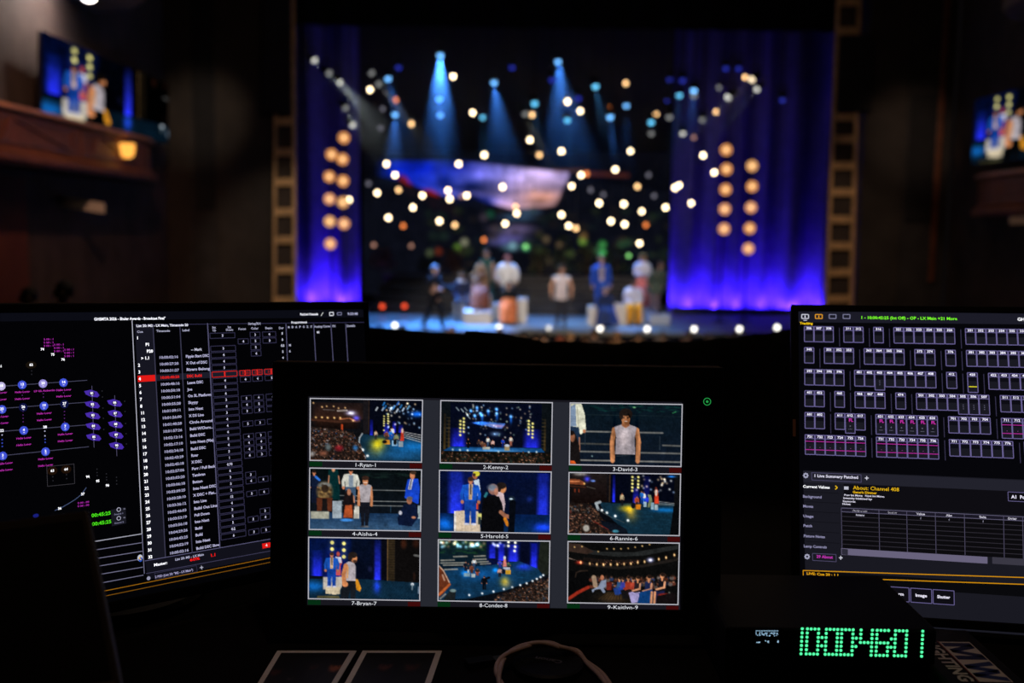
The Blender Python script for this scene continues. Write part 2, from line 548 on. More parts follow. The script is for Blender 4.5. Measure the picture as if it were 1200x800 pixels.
# ================================================================== RASTER PAINTER (pictures shown on screens and the painted cloth, made to glow)
class Pic:
    def __init__(s, w, h, x0, x1, y0, y1, bg=(0, 0, 0), seed=1):
        s.w, s.h = w, h
        s.X, s.Y = np.meshgrid(np.linspace(x0, x1, w), np.linspace(y0, y1, h))
        s.a = np.zeros((h, w, 3)) + np.array(bg, float)
        s.r = np.random.default_rng(seed)
        s.px = (x1 - x0) / (w - 1)

    def mix(s, m, c):
        m = np.clip(m, 0, 1)[..., None]
        s.a = s.a * (1 - m) + np.array(c, float) * m

    def add(s, m, c):
        s.a = s.a + np.clip(m, 0, 4)[..., None] * np.array(c, float)

    def el(s, x, y, rx, ry, c, soft=None, al=1.0):
        d = np.sqrt(((s.X - x) / rx) ** 2 + ((s.Y - y) / ry) ** 2)
        e = soft if soft is not None else s.px / min(rx, ry)
        s.mix(al * np.clip((1 + e / 2 - d) / max(e, 1e-6), 0, 1), c)

    def gl(s, x, y, rx, ry, c):
        s.add(np.exp(-(((s.X - x) / rx) ** 2 + ((s.Y - y) / ry) ** 2)), c)

    def poly(s, p, c, al=1.0):
        ins = np.zeros(s.X.shape, bool)
        acc = np.zeros(s.X.shape)
        for ox, oy in ((-.25, -.25), (.25, -.25), (-.25, .25), (.25, .25)):
            X, Y = s.X + ox * s.px, s.Y + oy * s.px
            ins = np.zeros(s.X.shape, bool)
            for (xa, ya), (xb, yb) in zip(p, p[1:] + p[:1]):
                if ya == yb:
                    continue
                ins ^= ((ya > Y) != (yb > Y)) & (X < (xb - xa) * (Y - ya) / (yb - ya) + xa)
            acc += ins * .25
        s.mix(acc * al, c)

    def rect(s, x0, y0, x1, y1, c, al=1.0):
        s.poly([(x0, y0), (x1, y0), (x1, y1), (x0, y1)], c, al)

    def vgrad(s, x0, y0, x1, y1, c0, c1, edge=8, al=1.0):
        m = np.clip((s.X - x0) / edge, 0, 1) * np.clip((x1 - s.X) / edge, 0, 1) * (s.Y >= y0) * (s.Y <= y1)
        t = np.clip((s.Y - y0) / max(1, y1 - y0), 0, 1)[..., None]
        c = np.array(c0, float) * (1 - t) + np.array(c1, float) * t
        m = (m * al)[..., None]
        s.a = s.a * (1 - m) + c * m

    def line(s, p, w, c, al=1.0):
        for (xa, ya), (xb, yb) in zip(p[:-1], p[1:]):
            L = max(1e-6, (xb - xa) ** 2 + (yb - ya) ** 2)
            t = np.clip(((s.X - xa) * (xb - xa) + (s.Y - ya) * (yb - ya)) / L, 0, 1)
            d = np.hypot(s.X - xa - t * (xb - xa), s.Y - ya - t * (yb - ya))
            s.mix(al * np.clip((w / 2 + s.px / 2 - d) / s.px, 0, 1), c)

    def dots(s, pts, r, c):
        for x, y in pts:
            s.gl(x, y, r * 1.6, r * 1.6, np.array(c) * .25)
            s.el(x, y, r, r, c)

    def crowd(s, p, n, r0, r1, pal, yref):
        """heads and shoulders filling polygon p; size grows with y"""
        xs = [q[0] for q in p]
        ys = [q[1] for q in p]
        pts = []
        while len(pts) < n:
            x, y = s.r.uniform(min(xs), max(xs)), s.r.uniform(min(ys), max(ys))
            ins = False
            for (xa, ya), (xb, yb) in zip(p, p[1:] + p[:1]):
                if (ya > y) != (yb > y) and x < (xb - xa) * (y - ya) / (yb - ya) + xa:
                    ins = not ins
            if ins:
                pts.append((x, y))
        for x, y in sorted(pts, key=lambda q: q[1]):
            t = (y - yref[0]) / (yref[1] - yref[0])
            r = r0 + (r1 - r0) * t
            c = np.array(pal[s.r.integers(len(pal))], float) * s.r.uniform(.45, 1.15)
            s.el(x, y + r * 1.3, r * 1.3, r * 1.1, c, soft=.6)
            sk = np.array([(120, 78, 58), (88, 56, 42), (150, 104, 80), (60, 42, 36), (30, 24, 22)][s.r.integers(5)], float) * s.r.uniform(.6, 1.1)
            s.el(x, y, r * .62, r * .75, sk, soft=.6)
            s.el(x, y - r * .4, r * .6, r * .45, (22, 16, 14), soft=.6, al=.8)

    def man(s, x, y0, y1, top, bot, w=None, skin=(190, 120, 85), hair=(28, 20, 18), arms=None, lean=0.0, split=.5):
        H = y1 - y0
        w = w or H * .2
        hr = H * .062
        ym = y0 + H * split
        s.poly([(x - w * .38, ym - H * .02), (x + w * .38, ym - H * .02), (x + w * .34, y1), (x + w * .06, y1), (x, ym + H * .12), (x - w * .06, y1), (x - w * .34, y1)], bot)
        for d in (-1, 1):
            s.line([(x + d * w * .42 + lean, y0 + H * .2), (x + d * w * .56, y0 + H * .36), (x + d * w * .52, ym + H * .01)], w * .2, arms or top)
            s.el(x + d * w * .52, ym + H * .03, w * .1, w * .12, skin)
        s.poly([(x - w * .48 + lean, y0 + H * .175), (x - w * .12 + lean, y0 + H * .145), (x + w * .12 + lean, y0 + H * .145), (x + w * .48 + lean, y0 + H * .175), (x + w * .38, ym), (x - w * .38, ym)], top)
        s.line([(x + lean, y0 + H * .09), (x + lean, y0 + H * .16)], hr * .9, skin)
        s.el(x + lean, y0 + H * .075, hr * .82, hr * 1.15, skin)
        s.el(x + lean, y0 + H * .04, hr * .95, hr * .75, hair)

    def out(s):
        def sm(q, k):
            for _ in range(k):
                q = (q + np.roll(q, 1, 0) + np.roll(q, -1, 0) + np.roll(q, 1, 1) + np.roll(q, -1, 1)) / 5
            return q / q.std()
        n1 = sm(s.r.normal(0, 1, s.X.shape), 1)
        n2 = sm(s.r.normal(0, 1, s.X.shape), 14)
        q = s.a * (1 + .035 * n1 + .05 * n2)[..., None] + 1.0 * n1[..., None]
        q = 262 * np.clip(q / 255, 0, 1.3) ** 1.02
        c = np.clip(q, 0, 320) / 255.0
        return np.where(c <= .04045, c / 12.92, ((np.maximum(c, 0) + .055) / 1.055) ** 2.4)


def pic_mesh(name, rgb, C, parent, m, lift=Vector((0, 0, 0))):
    """grid mesh spanning the corners C = TL, TR, BR, BL whose points carry the picture's colours"""
    h, w, _ = rgb.shape
    o = wloc(parent)
    TL, TR, BR, BL = [np.array(c - o + lift) for c in C]
    s, t = np.meshgrid(np.linspace(0, 1, w), np.linspace(0, 1, h))
    s, t = s[..., None], t[..., None]
    V = (TL * (1 - s) + TR * s) * (1 - t) + (BL * (1 - s) + BR * s) * t
    I = np.arange(h * w).reshape(h, w)
    Q = np.stack([I[:-1, :-1], I[1:, :-1], I[1:, 1:], I[:-1, 1:]], -1).reshape(-1, 4)
    me = bpy.data.meshes.new(name)
    me.vertices.add(h * w)
    me.vertices.foreach_set('co', V.reshape(-1))
    me.loops.add(Q.size)
    me.loops.foreach_set('vertex_index', Q.reshape(-1))
    me.polygons.add(len(Q))
    me.polygons.foreach_set('loop_start', np.arange(len(Q)) * 4)
    me.update(calc_edges=True)
    a = me.color_attributes.new('Col', 'FLOAT_COLOR', 'POINT')
    a.data.foreach_set('color', np.concatenate([rgb, np.ones((h, w, 1))], -1).astype(np.float32).reshape(-1))
    me.materials.append(m)
    return link(name, me, parent)


# the nine pictures on the multiview monitor, written in the coordinates of an 8x enlargement
LAMPY = (235, 225, 130)
PAL = [(70, 60, 55), (40, 40, 50), (95, 45, 35), (55, 75, 100), (110, 100, 95), (35, 30, 30), (60, 40, 30), (130, 120, 118), (85, 65, 50), (30, 45, 70)]
NW, NH = 150, 83


def drape(p, x0, x1, y0, y1, al=1.0, top=(6, 10, 60), bot=(40, 50, 250)):
    p.vgrad(x0, y0, x1, y1, top, bot, edge=(x1 - x0) * .28, al=al)
    for i in range(int((x1 - x0) / 14)):
        x = x0 + 7 + i * 14
        p.line([(x, y0 + 10), (x, y1 - 6)], 3, (8, 10, 90), .25)


def lampcols(p, cols, r):
    for x, ys in cols:
        p.dots([(x, y) for y in ys], r, LAMPY)


def sparkle(p, n, x0, x1, y0, y1, r, cols):
    for i in range(n):
        x, y = p.r.uniform(x0, x1), p.r.uniform(y0, y1)
        p.gl(x, y, r * 1.5, r * 1.5, np.array(cols[p.r.integers(len(cols))]) * p.r.uniform(.3, 1))


def suit(p, x, y0, y1, w, c=(25, 75, 175), shoe=True):
    H = y1 - y0
    p.man(x, y0, y1, c, (18, 62, 150), w, hair=(60, 40, 30))
    p.poly([(x - w * .12, y0 + H * .15), (x + w * .14, y0 + H * .15), (x + w * .1, y0 + H * .48), (x - w * .12, y0 + H * .48)], (195, 165, 130))
    p.line([(x, y0 + H * .16), (x + w * .02, y0 + H * .36)], w * .07, (40, 40, 60))
    if shoe:
        p.el(x - w * .22, y1, w * .17, w * .07, (200, 200, 215))
        p.el(x + w * .22, y1, w * .17, w * .07, (200, 200, 215))


def T1():
    p = Pic(NW, NH, 80, 1112, 60, 645, (13, 14, 18), 1)
    p.vgrad(70, 90, 600, 250, (28, 20, 20), (52, 30, 22), 60)
    p.vgrad(70, 235, 560, 345, (44, 24, 17), (16, 10, 9), 80)
    p.poly([(80, 250), (330, 262), (540, 250), (540, 275), (330, 285), (80, 268)], (62, 36, 26))
    p.line([(350, 250), (440, 240), (490, 262)], 14, (150, 90, 60))
    p.line([(330, 170), (415, 165)], 16, (170, 158, 150), .8)
    p.line([(200, 160), (300, 165)], 10, (95, 88, 84), .7)
    p.dots([(105, 97), (185, 135), (228, 128), (293, 128), (338, 145), (400, 140)], 7, (190, 150, 100))
    p.dots([(128, 237), (185, 235), (238, 238), (300, 238), (355, 237), (475, 262)], 8, (235, 190, 120))
    p.gl(455, 190, 45, 22, (190, 200, 255))
    p.el(455, 190, 22, 10, (255, 255, 255))
    p.gl(505, 237, 28, 22, (60, 70, 230))
    p.rect(568, 60, 622, 385, (25, 22, 25))
    p.line([(622, 70), (622, 380)], 6, (58, 40, 28))
    p.rect(626, 60, 1112, 400, (5, 8, 20))
    p.line([(372, 305), (372, 350)], 18, (170, 62, 28))
    drape(p, 628, 664, 250, 420)
    drape(p, 755, 815, 280, 392)
    drape(p, 835, 878, 260, 372)
    drape(p, 892, 945, 290, 372, .8)
    p.poly([(560, 385), (650, 400), (940, 380), (1112, 455), (1112, 645), (600, 645), (545, 540), (525, 450)], (14, 42, 60))
    p.gl(1030, 500, 200, 60, (5, 60, 110))
    p.gl(900, 590, 260, 50, (10, 35, 60))
    for i in range(60):
        x, y = p.r.uniform(600, 1112), p.r.uniform(440, 640)
        p.line([(x, y), (x + p.r.uniform(30, 90), y + 3)], 4, (20, 84, 130), .25)
    p.gl(712, 475, 58, 44, (165, 128, -30))
    p.gl(695, 530, 68, 66, (90, 66, -10))
    p.gl(745, 445, 40, 18, (60, 50, 0))
    for i in range(4):
        p.line([(945, 362 + i * 17), (1112, 392 + i * 22)], 7, (165, 165, 165))
    p.gl(1070, 190, 60, 26, (20, 110, 235))
    lampcols(p, [(762, (215, 240, 262, 283, 305, 350)), (800, (195, 215, 238, 260, 283))], 7)
    for x, y, c in ((755, 100, (40, 140, 230)), (690, 148, (220, 230, 235)), (748, 148, (190, 215, 240)), (820, 148, (225, 235, 245)), (880, 160, (220, 235, 250)), (936, 150, (200, 225, 250)), (985, 127, (120, 190, 235)), (915, 120, (60, 150, 225)), (885, 92, (40, 110, 215)), (850, 130, (60, 140, 220)), (768, 130, (40, 130, 210))):
        p.line([(x + 10, y - 16), (x - 4, y + 10)], 15, c, .75)
    sparkle(p, 46, 780, 1105, 80, 330, 6, [(200, 170, 120), (150, 190, 220), (220, 210, 180)])
    p.line([(562, 384), (537, 425), (532, 470), (545, 515), (572, 548)], 12, (190, 196, 200), .8)
    p.dots([(568, 540), (613, 598)], 11, (235, 240, 240))
    p.man(688, 352, 440, (190, 165, 135), (40, 36, 40), 24)
    p.man(788, 355, 450, (110, 60, 40), (60, 40, 34), 36)
    p.man(840, 318, 430, (225, 225, 225), (30, 80, 170), 30)
    p.man(822, 345, 440, (30, 110, 190), (20, 70, 150), 26)
    p.man(878, 380, 480, (120, 125, 90), (30, 30, 30), 36)
    p.poly([(925, 345), (945, 345), (950, 450), (915, 450)], (215, 62, 38))
    p.el(934, 350, 10, 24, (225, 190, 170))
    p.rect(840, 445, 890, 498, (120, 160, 190))
    p.rect(902, 452, 942, 505, (140, 155, 165))
    p.poly([(765, 440), (815, 440), (822, 486), (760, 482)], (190, 130, 40))
    p.el(770, 460, 22, 16, (14, 14, 18))
    p.el(868, 462, 16, 26, (16, 18, 20))
    pc = [(80, 325), (330, 345), (480, 382), (530, 470), (600, 645), (80, 645)]
    p.poly(pc, (34, 26, 23))
    p.crowd(pc, 620, 8, 20, PAL, (325, 640))
    p.el(345, 528, 34, 26, (170, 34, 46), 1.2, .75)
    p.el(498, 522, 22, 22, (50, 120, 190), 1.2, .75)
    p.el(95, 588, 22, 22, (170, 168, 166), 1.2, .75)
    p.el(245, 522, 24, 30, (120, 140, 145), 1.2, .75)
    p.el(200, 580, 38, 20, (140, 84, 62), 1.2, .75)
    return p.out()


def wide(p):
    """the same stage as the room shows, seen full front"""
    p.rect(100, 80, 1140, 675, (11, 16, 20))
    p.rect(186, 90, 1040, 560, (5, 9, 26))
    for x, y in ((120, 200), (160, 240), (1060, 240)):
        p.vgrad(x, y, x + 26, 540, (26, 24, 20), (66, 52, 26), 6)
    for i in range(9):
        p.line([(150, 235 + 34 * i), (182, 235 + 34 * i)], 4, (80, 66, 40))
        p.line([(1046, 240 + 34 * i), (1076, 240 + 34 * i)], 4, (80, 66, 40))
    drape(p, 178, 345, 330, 512)
    drape(p, 860, 1044, 330, 515)
    p.poly([(385, 282), (480, 268), (700, 284), (690, 305), (664, 335), (590, 330), (540, 312), (470, 306)], (46, 92, 170))
    p.gl(630, 310, 60, 16, (140, 66, 40))
    p.gl(560, 296, 40, 10, (70, 50, 30))
    p.gl(470, 285, 70, 14, (10, 50, 130))
    p.poly([(186, 515), (1040, 515), (1080, 560), (110, 560)], (16, 68, 120))
    p.gl(620, 550, 200, 22, (70, 90, 100))
    for x, y, L in ((432, 135, 40), (615, 145, 20), (537, 165, 40), (466, 190, 30), (412, 212, 20), (375, 165, 18), (750, 215, 60), (480, 210, 60), (617, 190, 60)):
        p.gl(x + 3, y + L * .5, 12, L * .6, (16, 70, 140))
        p.gl(x, y, 14, 14, (120, 190, 240))
    for x, y in ((240, 140), (285, 152), (318, 140), (330, 185), (345, 215)):
        p.line([(x, y), (x + 22, y + 26)], 12, (135, 150, 155), .8)
    sparkle(p, 85, 330, 950, 110, 420, 5.5, [(170, 160, 136), (160, 136, 96), (110, 140, 160), (90, 110, 84)])
    p.gl(610, 385, 40, 20, (90, 120, 150))
    lampcols(p, [(311, (243, 275, 307, 338, 370)), (279, (268, 300, 335, 368, 402)), (920, (255, 285, 317, 348, 380)), (957, (280, 313, 347, 380, 413))], 10)
    for x, y0, y1, a, b in ((355, 430, 525, (10, 10, 12), (10, 10, 12)), (455, 440, 520, (60, 45, 40), (20, 24, 40)), (485, 455, 520, (100, 70, 50), (70, 40, 30)), (540, 415, 505, (215, 215, 205), (60, 80, 110)), (585, 440, 525, (200, 160, 150), (24, 22, 26)), (680, 430, 510, (30, 70, 190), (20, 40, 120)), (755, 405, 500, (215, 205, 190), (150, 90, 70)), (510, 470, 525, (90, 60, 45), (140, 70, 40))):
        p.man(x, y0, y1, a, b, 26)
    p.rect(697, 498, 745, 542, (160, 140, 100))
    p.el(720, 495, 24, 12, (190, 200, 215))
    p.rect(490, 510, 560, 535, (160, 160, 150))
    p.rect(100, 556, 1136, 670, (14, 13, 10))
    p.crowd([(100, 560), (1136, 555), (1136, 670), (100, 670)], 210, 10, 14, [(30, 26, 16), (40, 33, 18), (20, 22, 18), (50, 40, 22), (26, 36, 32)], (550, 670))
    p.dots([(210, 543), (278, 545), (350, 548), (925, 556), (998, 552), (640, 556)], 8, (190, 215, 225))


def T2():
    p = Pic(NW, NH, 98, 1133, 80, 665, (10, 14, 18), 2)
    wide(p)
    return p.out()


def tank(p, x, y0, y1, w, bot=None, turn=0):
    """curly haired man in a grey sleeveless top, cut off at the hips"""
    H = y1 - y0
    sk = (192, 128, 84)
    for d in (-1, 1):
        p.line([(x + d * w * .40, y0 + H * .36), (x + d * w * .47, y0 + H * .58), (x + d * w * .45, y0 + H * .86)], w * .17, sk)
        p.el(x + d * w * .45, y0 + H * .9, w * .08, H * .06, sk)
    p.poly([(x - w * .36, y0 + H * .76), (x + w * .36, y0 + H * .76), (x + w * .38, y1 + 60), (x - w * .38, y1 + 60)], bot or (20, 24, 32))
    p.poly([(x - w * .40, y0 + H * .31), (x - w * .16, y0 + H * .27), (x + w * .16, y0 + H * .27), (x + w * .40, y0 + H * .31), (x + w * .33, y0 + H * .5), (x + w * .36, y0 + H * .8), (x - w * .36, y0 + H * .8), (x - w * .33, y0 + H * .5)], (165, 155, 160))
    p.gl(x - w * .1, y0 + H * .5, w * .22, H * .16, (26, 22, 20))
    p.poly([(x - w * .13, y0 + H * .22), (x + w * .13, y0 + H * .22), (x + w * .14, y0 + H * .29), (x, y0 + H * .33), (x - w * .14, y0 + H * .29)], (165, 105, 70))
    hx = x + turn * w * .05
    p.el(hx, y0 + H * .16, w * .155, H * .115, sk)
    p.el(hx - turn * w * .06, y0 + H * .055, w * .19, H * .06, (34, 26, 22))
    p.el(hx - w * .16, y0 + H * .12, w * .07, H * .06, (34, 26, 22))
    p.el(hx + w * .16 - turn * w * .06, y0 + H * .10, w * .06, H * .05, (34, 26, 22))
    for d in (-1, 1):
        p.line([(hx + d * w * .04, y0 + H * .135), (hx + d * w * .10, y0 + H * .137)], H * .012, (60, 38, 30))
        p.el(hx + d * w * .068, y0 + H * .155, w * .022, H * .010, (50, 32, 28))
    p.line([(hx, y0 + H * .16), (hx + w * .012, y0 + H * .185)], w * .03, (168, 106, 72))
    p.gl(hx + w * .10, y0 + H * .17, w * .06, H * .09, (-60, -46, -36))
    p.gl(hx, y0 + H * .245, w * .10, H * .03, (-60, -46, -36))
    p.line([(hx - w * .035, y0 + H * .208), (hx + w * .04, y0 + H * .208)], H * .014, (225, 200, 185))
    for k in range(16):
        a = math.pi * (1 + k / 15.0)
        p.el(hx - turn * w * .05 + w * .185 * math.cos(a), y0 + H * .085 + H * .075 * math.sin(a), w * .05, H * .03, (30, 22, 19))
    for d in (-1, 1):
        p.gl(x + d * w * .40, y0 + H * .55, w * .05, H * .3, (-50, -36, -26))
        p.gl(x + d * w * .26, y0 + H * .6, w * .10, H * .25, (-36, -34, -32))


def T3():
    p = Pic(NW, NH, 105, 1143, 100, 685, (12, 18, 28), 3)
    p.vgrad(90, 95, 1160, 690, (9, 22, 30), (14, 22, 36), 1)
    for i in range(50):
        x = p.r.uniform(240, 1140)
        p.el(x, p.r.uniform(105, 180), p.r.uniform(10, 40), 5, (14, 60, 54), 1, .5)
    p.el(700, 130, 14, 6, (120, 190, 130))
    p.line([(1060, 180), (1090, 165)], 8, (50, 130, 80))
    p.line([(250, 205), (1130, 212)], 3, (34, 48, 52))
    for x0, x1, y, c in ((200, 970, 368, 112), (200, 500, 485, 70), (975, 1143, 490, 100), (150, 1143, 562, 108), (150, 1143, 645, 118)):
        p.line([(x0, y), (x1, y + 3)], 14, (c, c, c - 4))
    p.line([(945, 410), (945, 530)], 12, (34, 44, 54))
    p.line([(245, 380), (245, 500)], 8, (34, 44, 54))
    p.dots([(312, 605)], 6, (120, 150, 150))
    p.poly([(105, 100), (205, 100), (238, 200), (252, 350), (205, 400), (105, 320)], (206, 206, 184))
    p.poly([(105, 130), (150, 105), (160, 320), (105, 320)], (120, 140, 165))
    p.line([(165, 130), (190, 400)], 5, (150, 150, 130))
    p.el(235, 365, 14, 18, (175, 115, 80))
    p.poly([(105, 320), (185, 330), (200, 470), (190, 560), (105, 560)], (26, 44, 66))
    p.line([(190, 430), (194, 560)], 12, (150, 100, 75))
    p.poly([(105, 400), (150, 385), (190, 500), (205, 680), (105, 680)], (22, 18, 18))
    p.el(125, 425, 24, 46, (150, 95, 68))
    p.el(118, 385, 26, 22, (26, 18, 16))
    p.poly([(105, 650), (150, 655), (165, 685), (105, 685)], (190, 80, 30))
    tank(p, 622, 152, 690, 262, (18, 28, 40))
    p.line([(540, 600), (700, 585)], 5, (50, 60, 66))
    return p.out()


def T4():
    p = Pic(NW, NH, 68, 1110, 72, 652, (12, 15, 20), 4)
    p.vgrad(60, 60, 1120, 500, (8, 14, 16), (12, 18, 26), 1)
    for i in range(26):
        p.el(p.r.uniform(520, 1000), p.r.uniform(100, 150), p.r.uniform(10, 50), 4, (22, 40, 36), 1, .6)
    p.vgrad(60, 490, 1120, 655, (22, 48, 80), (52, 82, 112), 1)
    for i in range(40):
        x, y = p.r.uniform(70, 1100), p.r.uniform(500, 645)
        p.line([(x, y), (x + p.r.uniform(40, 140), y)], 5, (70, 100, 130), .25)
    for x0, x1, y in ((650, 965, 268), (340, 1000, 375), (340, 1000, 418), (300, 620, 325)):
        p.line([(x0, y), (x1, y + 2)], 8, (108, 112, 112))
    p.line([(830, 425), (830, 480)], 6, (34, 60, 80))
    p.rect(282, 380, 370, 545, (150, 162, 170))
    p.rect(470, 425, 532, 545, (196, 192, 180))
    p.rect(75, 482, 250, 552, (158, 158, 142))
    p.rect(1085, 410, 1110, 540, (150, 165, 170))
    p.man(105, 85, 400, (16, 26, 50), (14, 20, 40), 70)
    p.line([(120, 150), (155, 180)], 22, (50, 110, 200))
    p.poly([(240, 80), (330, 80), (345, 240), (350, 370), (285, 370), (240, 220)], (6, 42, 44))
    p.el(285, 75, 16, 26, (190, 130, 95))
    p.line([(335, 140), (345, 210)], 12, (180, 120, 90))
    p.line([(245, 140), (240, 210)], 12, (180, 120, 90))
    p.man(450, 62, 420, (198, 198, 186), (60, 84, 110), 130)
    p.rect(432, 130, 474, 240, (120, 135, 150))
    p.el(205, 290, 72, 90, (110, 88, 58), .5)
    p.el(205, 235, 58, 32, (120, 120, 116), .6)
    for i in range(30):
        p.el(p.r.uniform(145, 265), p.r.uniform(225, 350), 12, 12, [(150, 120, 70), (46, 34, 24), (90, 66, 40)][i % 3], 1, .7)
    p.el(208, 262, 34, 38, (52, 38, 28))
    p.poly([(130, 350), (280, 350), (275, 478), (135, 478)], (84, 42, 26))
    p.poly([(185, 360), (228, 360), (235, 478), (180, 478)], (24, 20, 20))
    p.poly([(395, 300), (470, 300), (490, 400), (480, 545), (385, 545), (380, 400)], (24, 18, 20))
    p.el(434, 292, 20, 32, (170, 112, 84))
    p.line([(412, 280), (405, 360)], 14, (24, 18, 18))
    p.poly([(400, 420), (465, 415), (475, 540), (385, 540)], (170, 78, 40))
    p.line([(480, 330), (485, 390)], 12, (180, 120, 90))
    p.el(415, 562, 55, 14, (70, 150, 235), .7)
    sk = (190, 125, 85)
    for d in (-1, 1):
        p.line([(588 + d * 52, 245), (588 + d * 60, 330), (588 + d * 60, 415)], 26, sk)
    p.poly([(545, 385), (630, 385), (632, 480), (618, 615), (590, 615), (588, 470), (582, 615), (555, 615), (545, 480)], (20, 22, 30))
    p.poly([(530, 225), (565, 213), (612, 213), (645, 225), (630, 385), (545, 385)], (160, 152, 156))
    p.el(588, 185, 26, 40, sk)
    p.el(588, 155, 34, 22, (56, 36, 28))
    p.line([(572, 200), (604, 200)], 6, (230, 210, 195))
    p.el(570, 622, 24, 8, (60, 60, 64))
    p.el(604, 622, 24, 8, (90, 90, 92))
    p.poly([(985, 165), (1025, 150), (1085, 155), (1102, 240), (1090, 400), (960, 340), (968, 250)], (22, 66, 190))
    p.poly([(1010, 160), (1040, 155), (1020, 260), (990, 260)], (190, 190, 200))
    p.line([(1022, 165), (1005, 250)], 9, (40, 40, 60))
    p.el(1030, 122, 24, 38, (180, 115, 80))
    p.el(1036, 95, 28, 18, (60, 44, 32))
    p.poly([(955, 400), (1065, 400), (1095, 520), (1030, 615), (905, 600), (895, 540), (920, 470)], (12, 22, 48))
    p.el(1005, 365, 26, 36, (150, 98, 74))
    p.el(1008, 342, 28, 16, (96, 90, 88))
    p.el(922, 484, 16, 20, (190, 190, 200))
    p.el(1048, 527, 20, 12, (180, 120, 90))
    return p.out()


def T5():
    p = Pic(NW, NH, 83, 1123, 92, 672, (7, 12, 34), 5)
    p.vgrad(80, 90, 1125, 670, (5, 14, 46), (7, 14, 30), 1)
    drape(p, 145, 330, 95, 500, 1, (16, 34, 130), (40, 60, 250))
    p.vgrad(300, 95, 470, 480, (8, 24, 100), (20, 40, 170), 60, .6)
    drape(p, 985, 1125, 100, 560, 1, (14, 26, 110), (40, 60, 250))
    p.vgrad(83, 500, 1125, 675, (5, 26, 66), (8, 40, 80), 1)
    p.gl(140, 600, 70, 60, (10, 80, 160))
    p.gl(1060, 620, 80, 40, (20, 40, 190))
    p.poly([(218, 478), (300, 470), (445, 475), (455, 520), (470, 680), (218, 680)], (205, 185, 160))
    p.poly([(218, 478), (235, 478), (235, 680), (218, 680)], (220, 215, 210))
    p.poly([(400, 180), (450, 165), (465, 270), (440, 330), (420, 300)], (190, 205, 220))
    p.el(412, 135, 24, 34, (170, 105, 70))
    p.el(425, 112, 32, 27, (225, 215, 60))
    p.el(405, 125, 14, 16, (60, 40, 26))
    p.rect(430, 400, 445, 455, (210, 72, 40))
    suit(p, 372, 148, 600, 150, (24, 84, 190))
    p.rect(440, 495, 478, 555, (210, 205, 120))
    p.rect(445, 530, 475, 600, (40, 50, 50))
    p.poly([(610, 290), (680, 280), (700, 400), (690, 480), (620, 480)], (196, 172, 176))
    p.el(675, 250, 32, 46, (190, 125, 80))
    p.el(662, 225, 46, 32, (32, 24, 22))
    p.el(640, 250, 22, 34, (32, 24, 22))
    p.poly([(490, 350), (560, 320), (640, 330), (672, 400), (690, 520), (690, 672), (470, 672), (480, 470)], (9, 9, 12))
    p.el(585, 262, 46, 52, (140, 100, 90))
    p.el(575, 245, 42, 30, (110, 120, 135), .8)
    p.el(612, 285, 20, 36, (165, 112, 92))
    p.line([(525, 300), (510, 330)], 24, (40, 110, 120))
    p.line([(660, 480), (700, 515), (745, 525)], 38, (150, 98, 74))
    p.line([(700, 545), (725, 600)], 32, (200, 120, 30))
    p.el(760, 355, 34, 34, (20, 30, 44))
    p.el(755, 352, 16, 8, (190, 215, 225))
    p.line([(770, 390), (760, 670)], 60, (6, 9, 16))
    p.gl(930, 350, 30, 30, (14, 24, 70))
    return p.out()


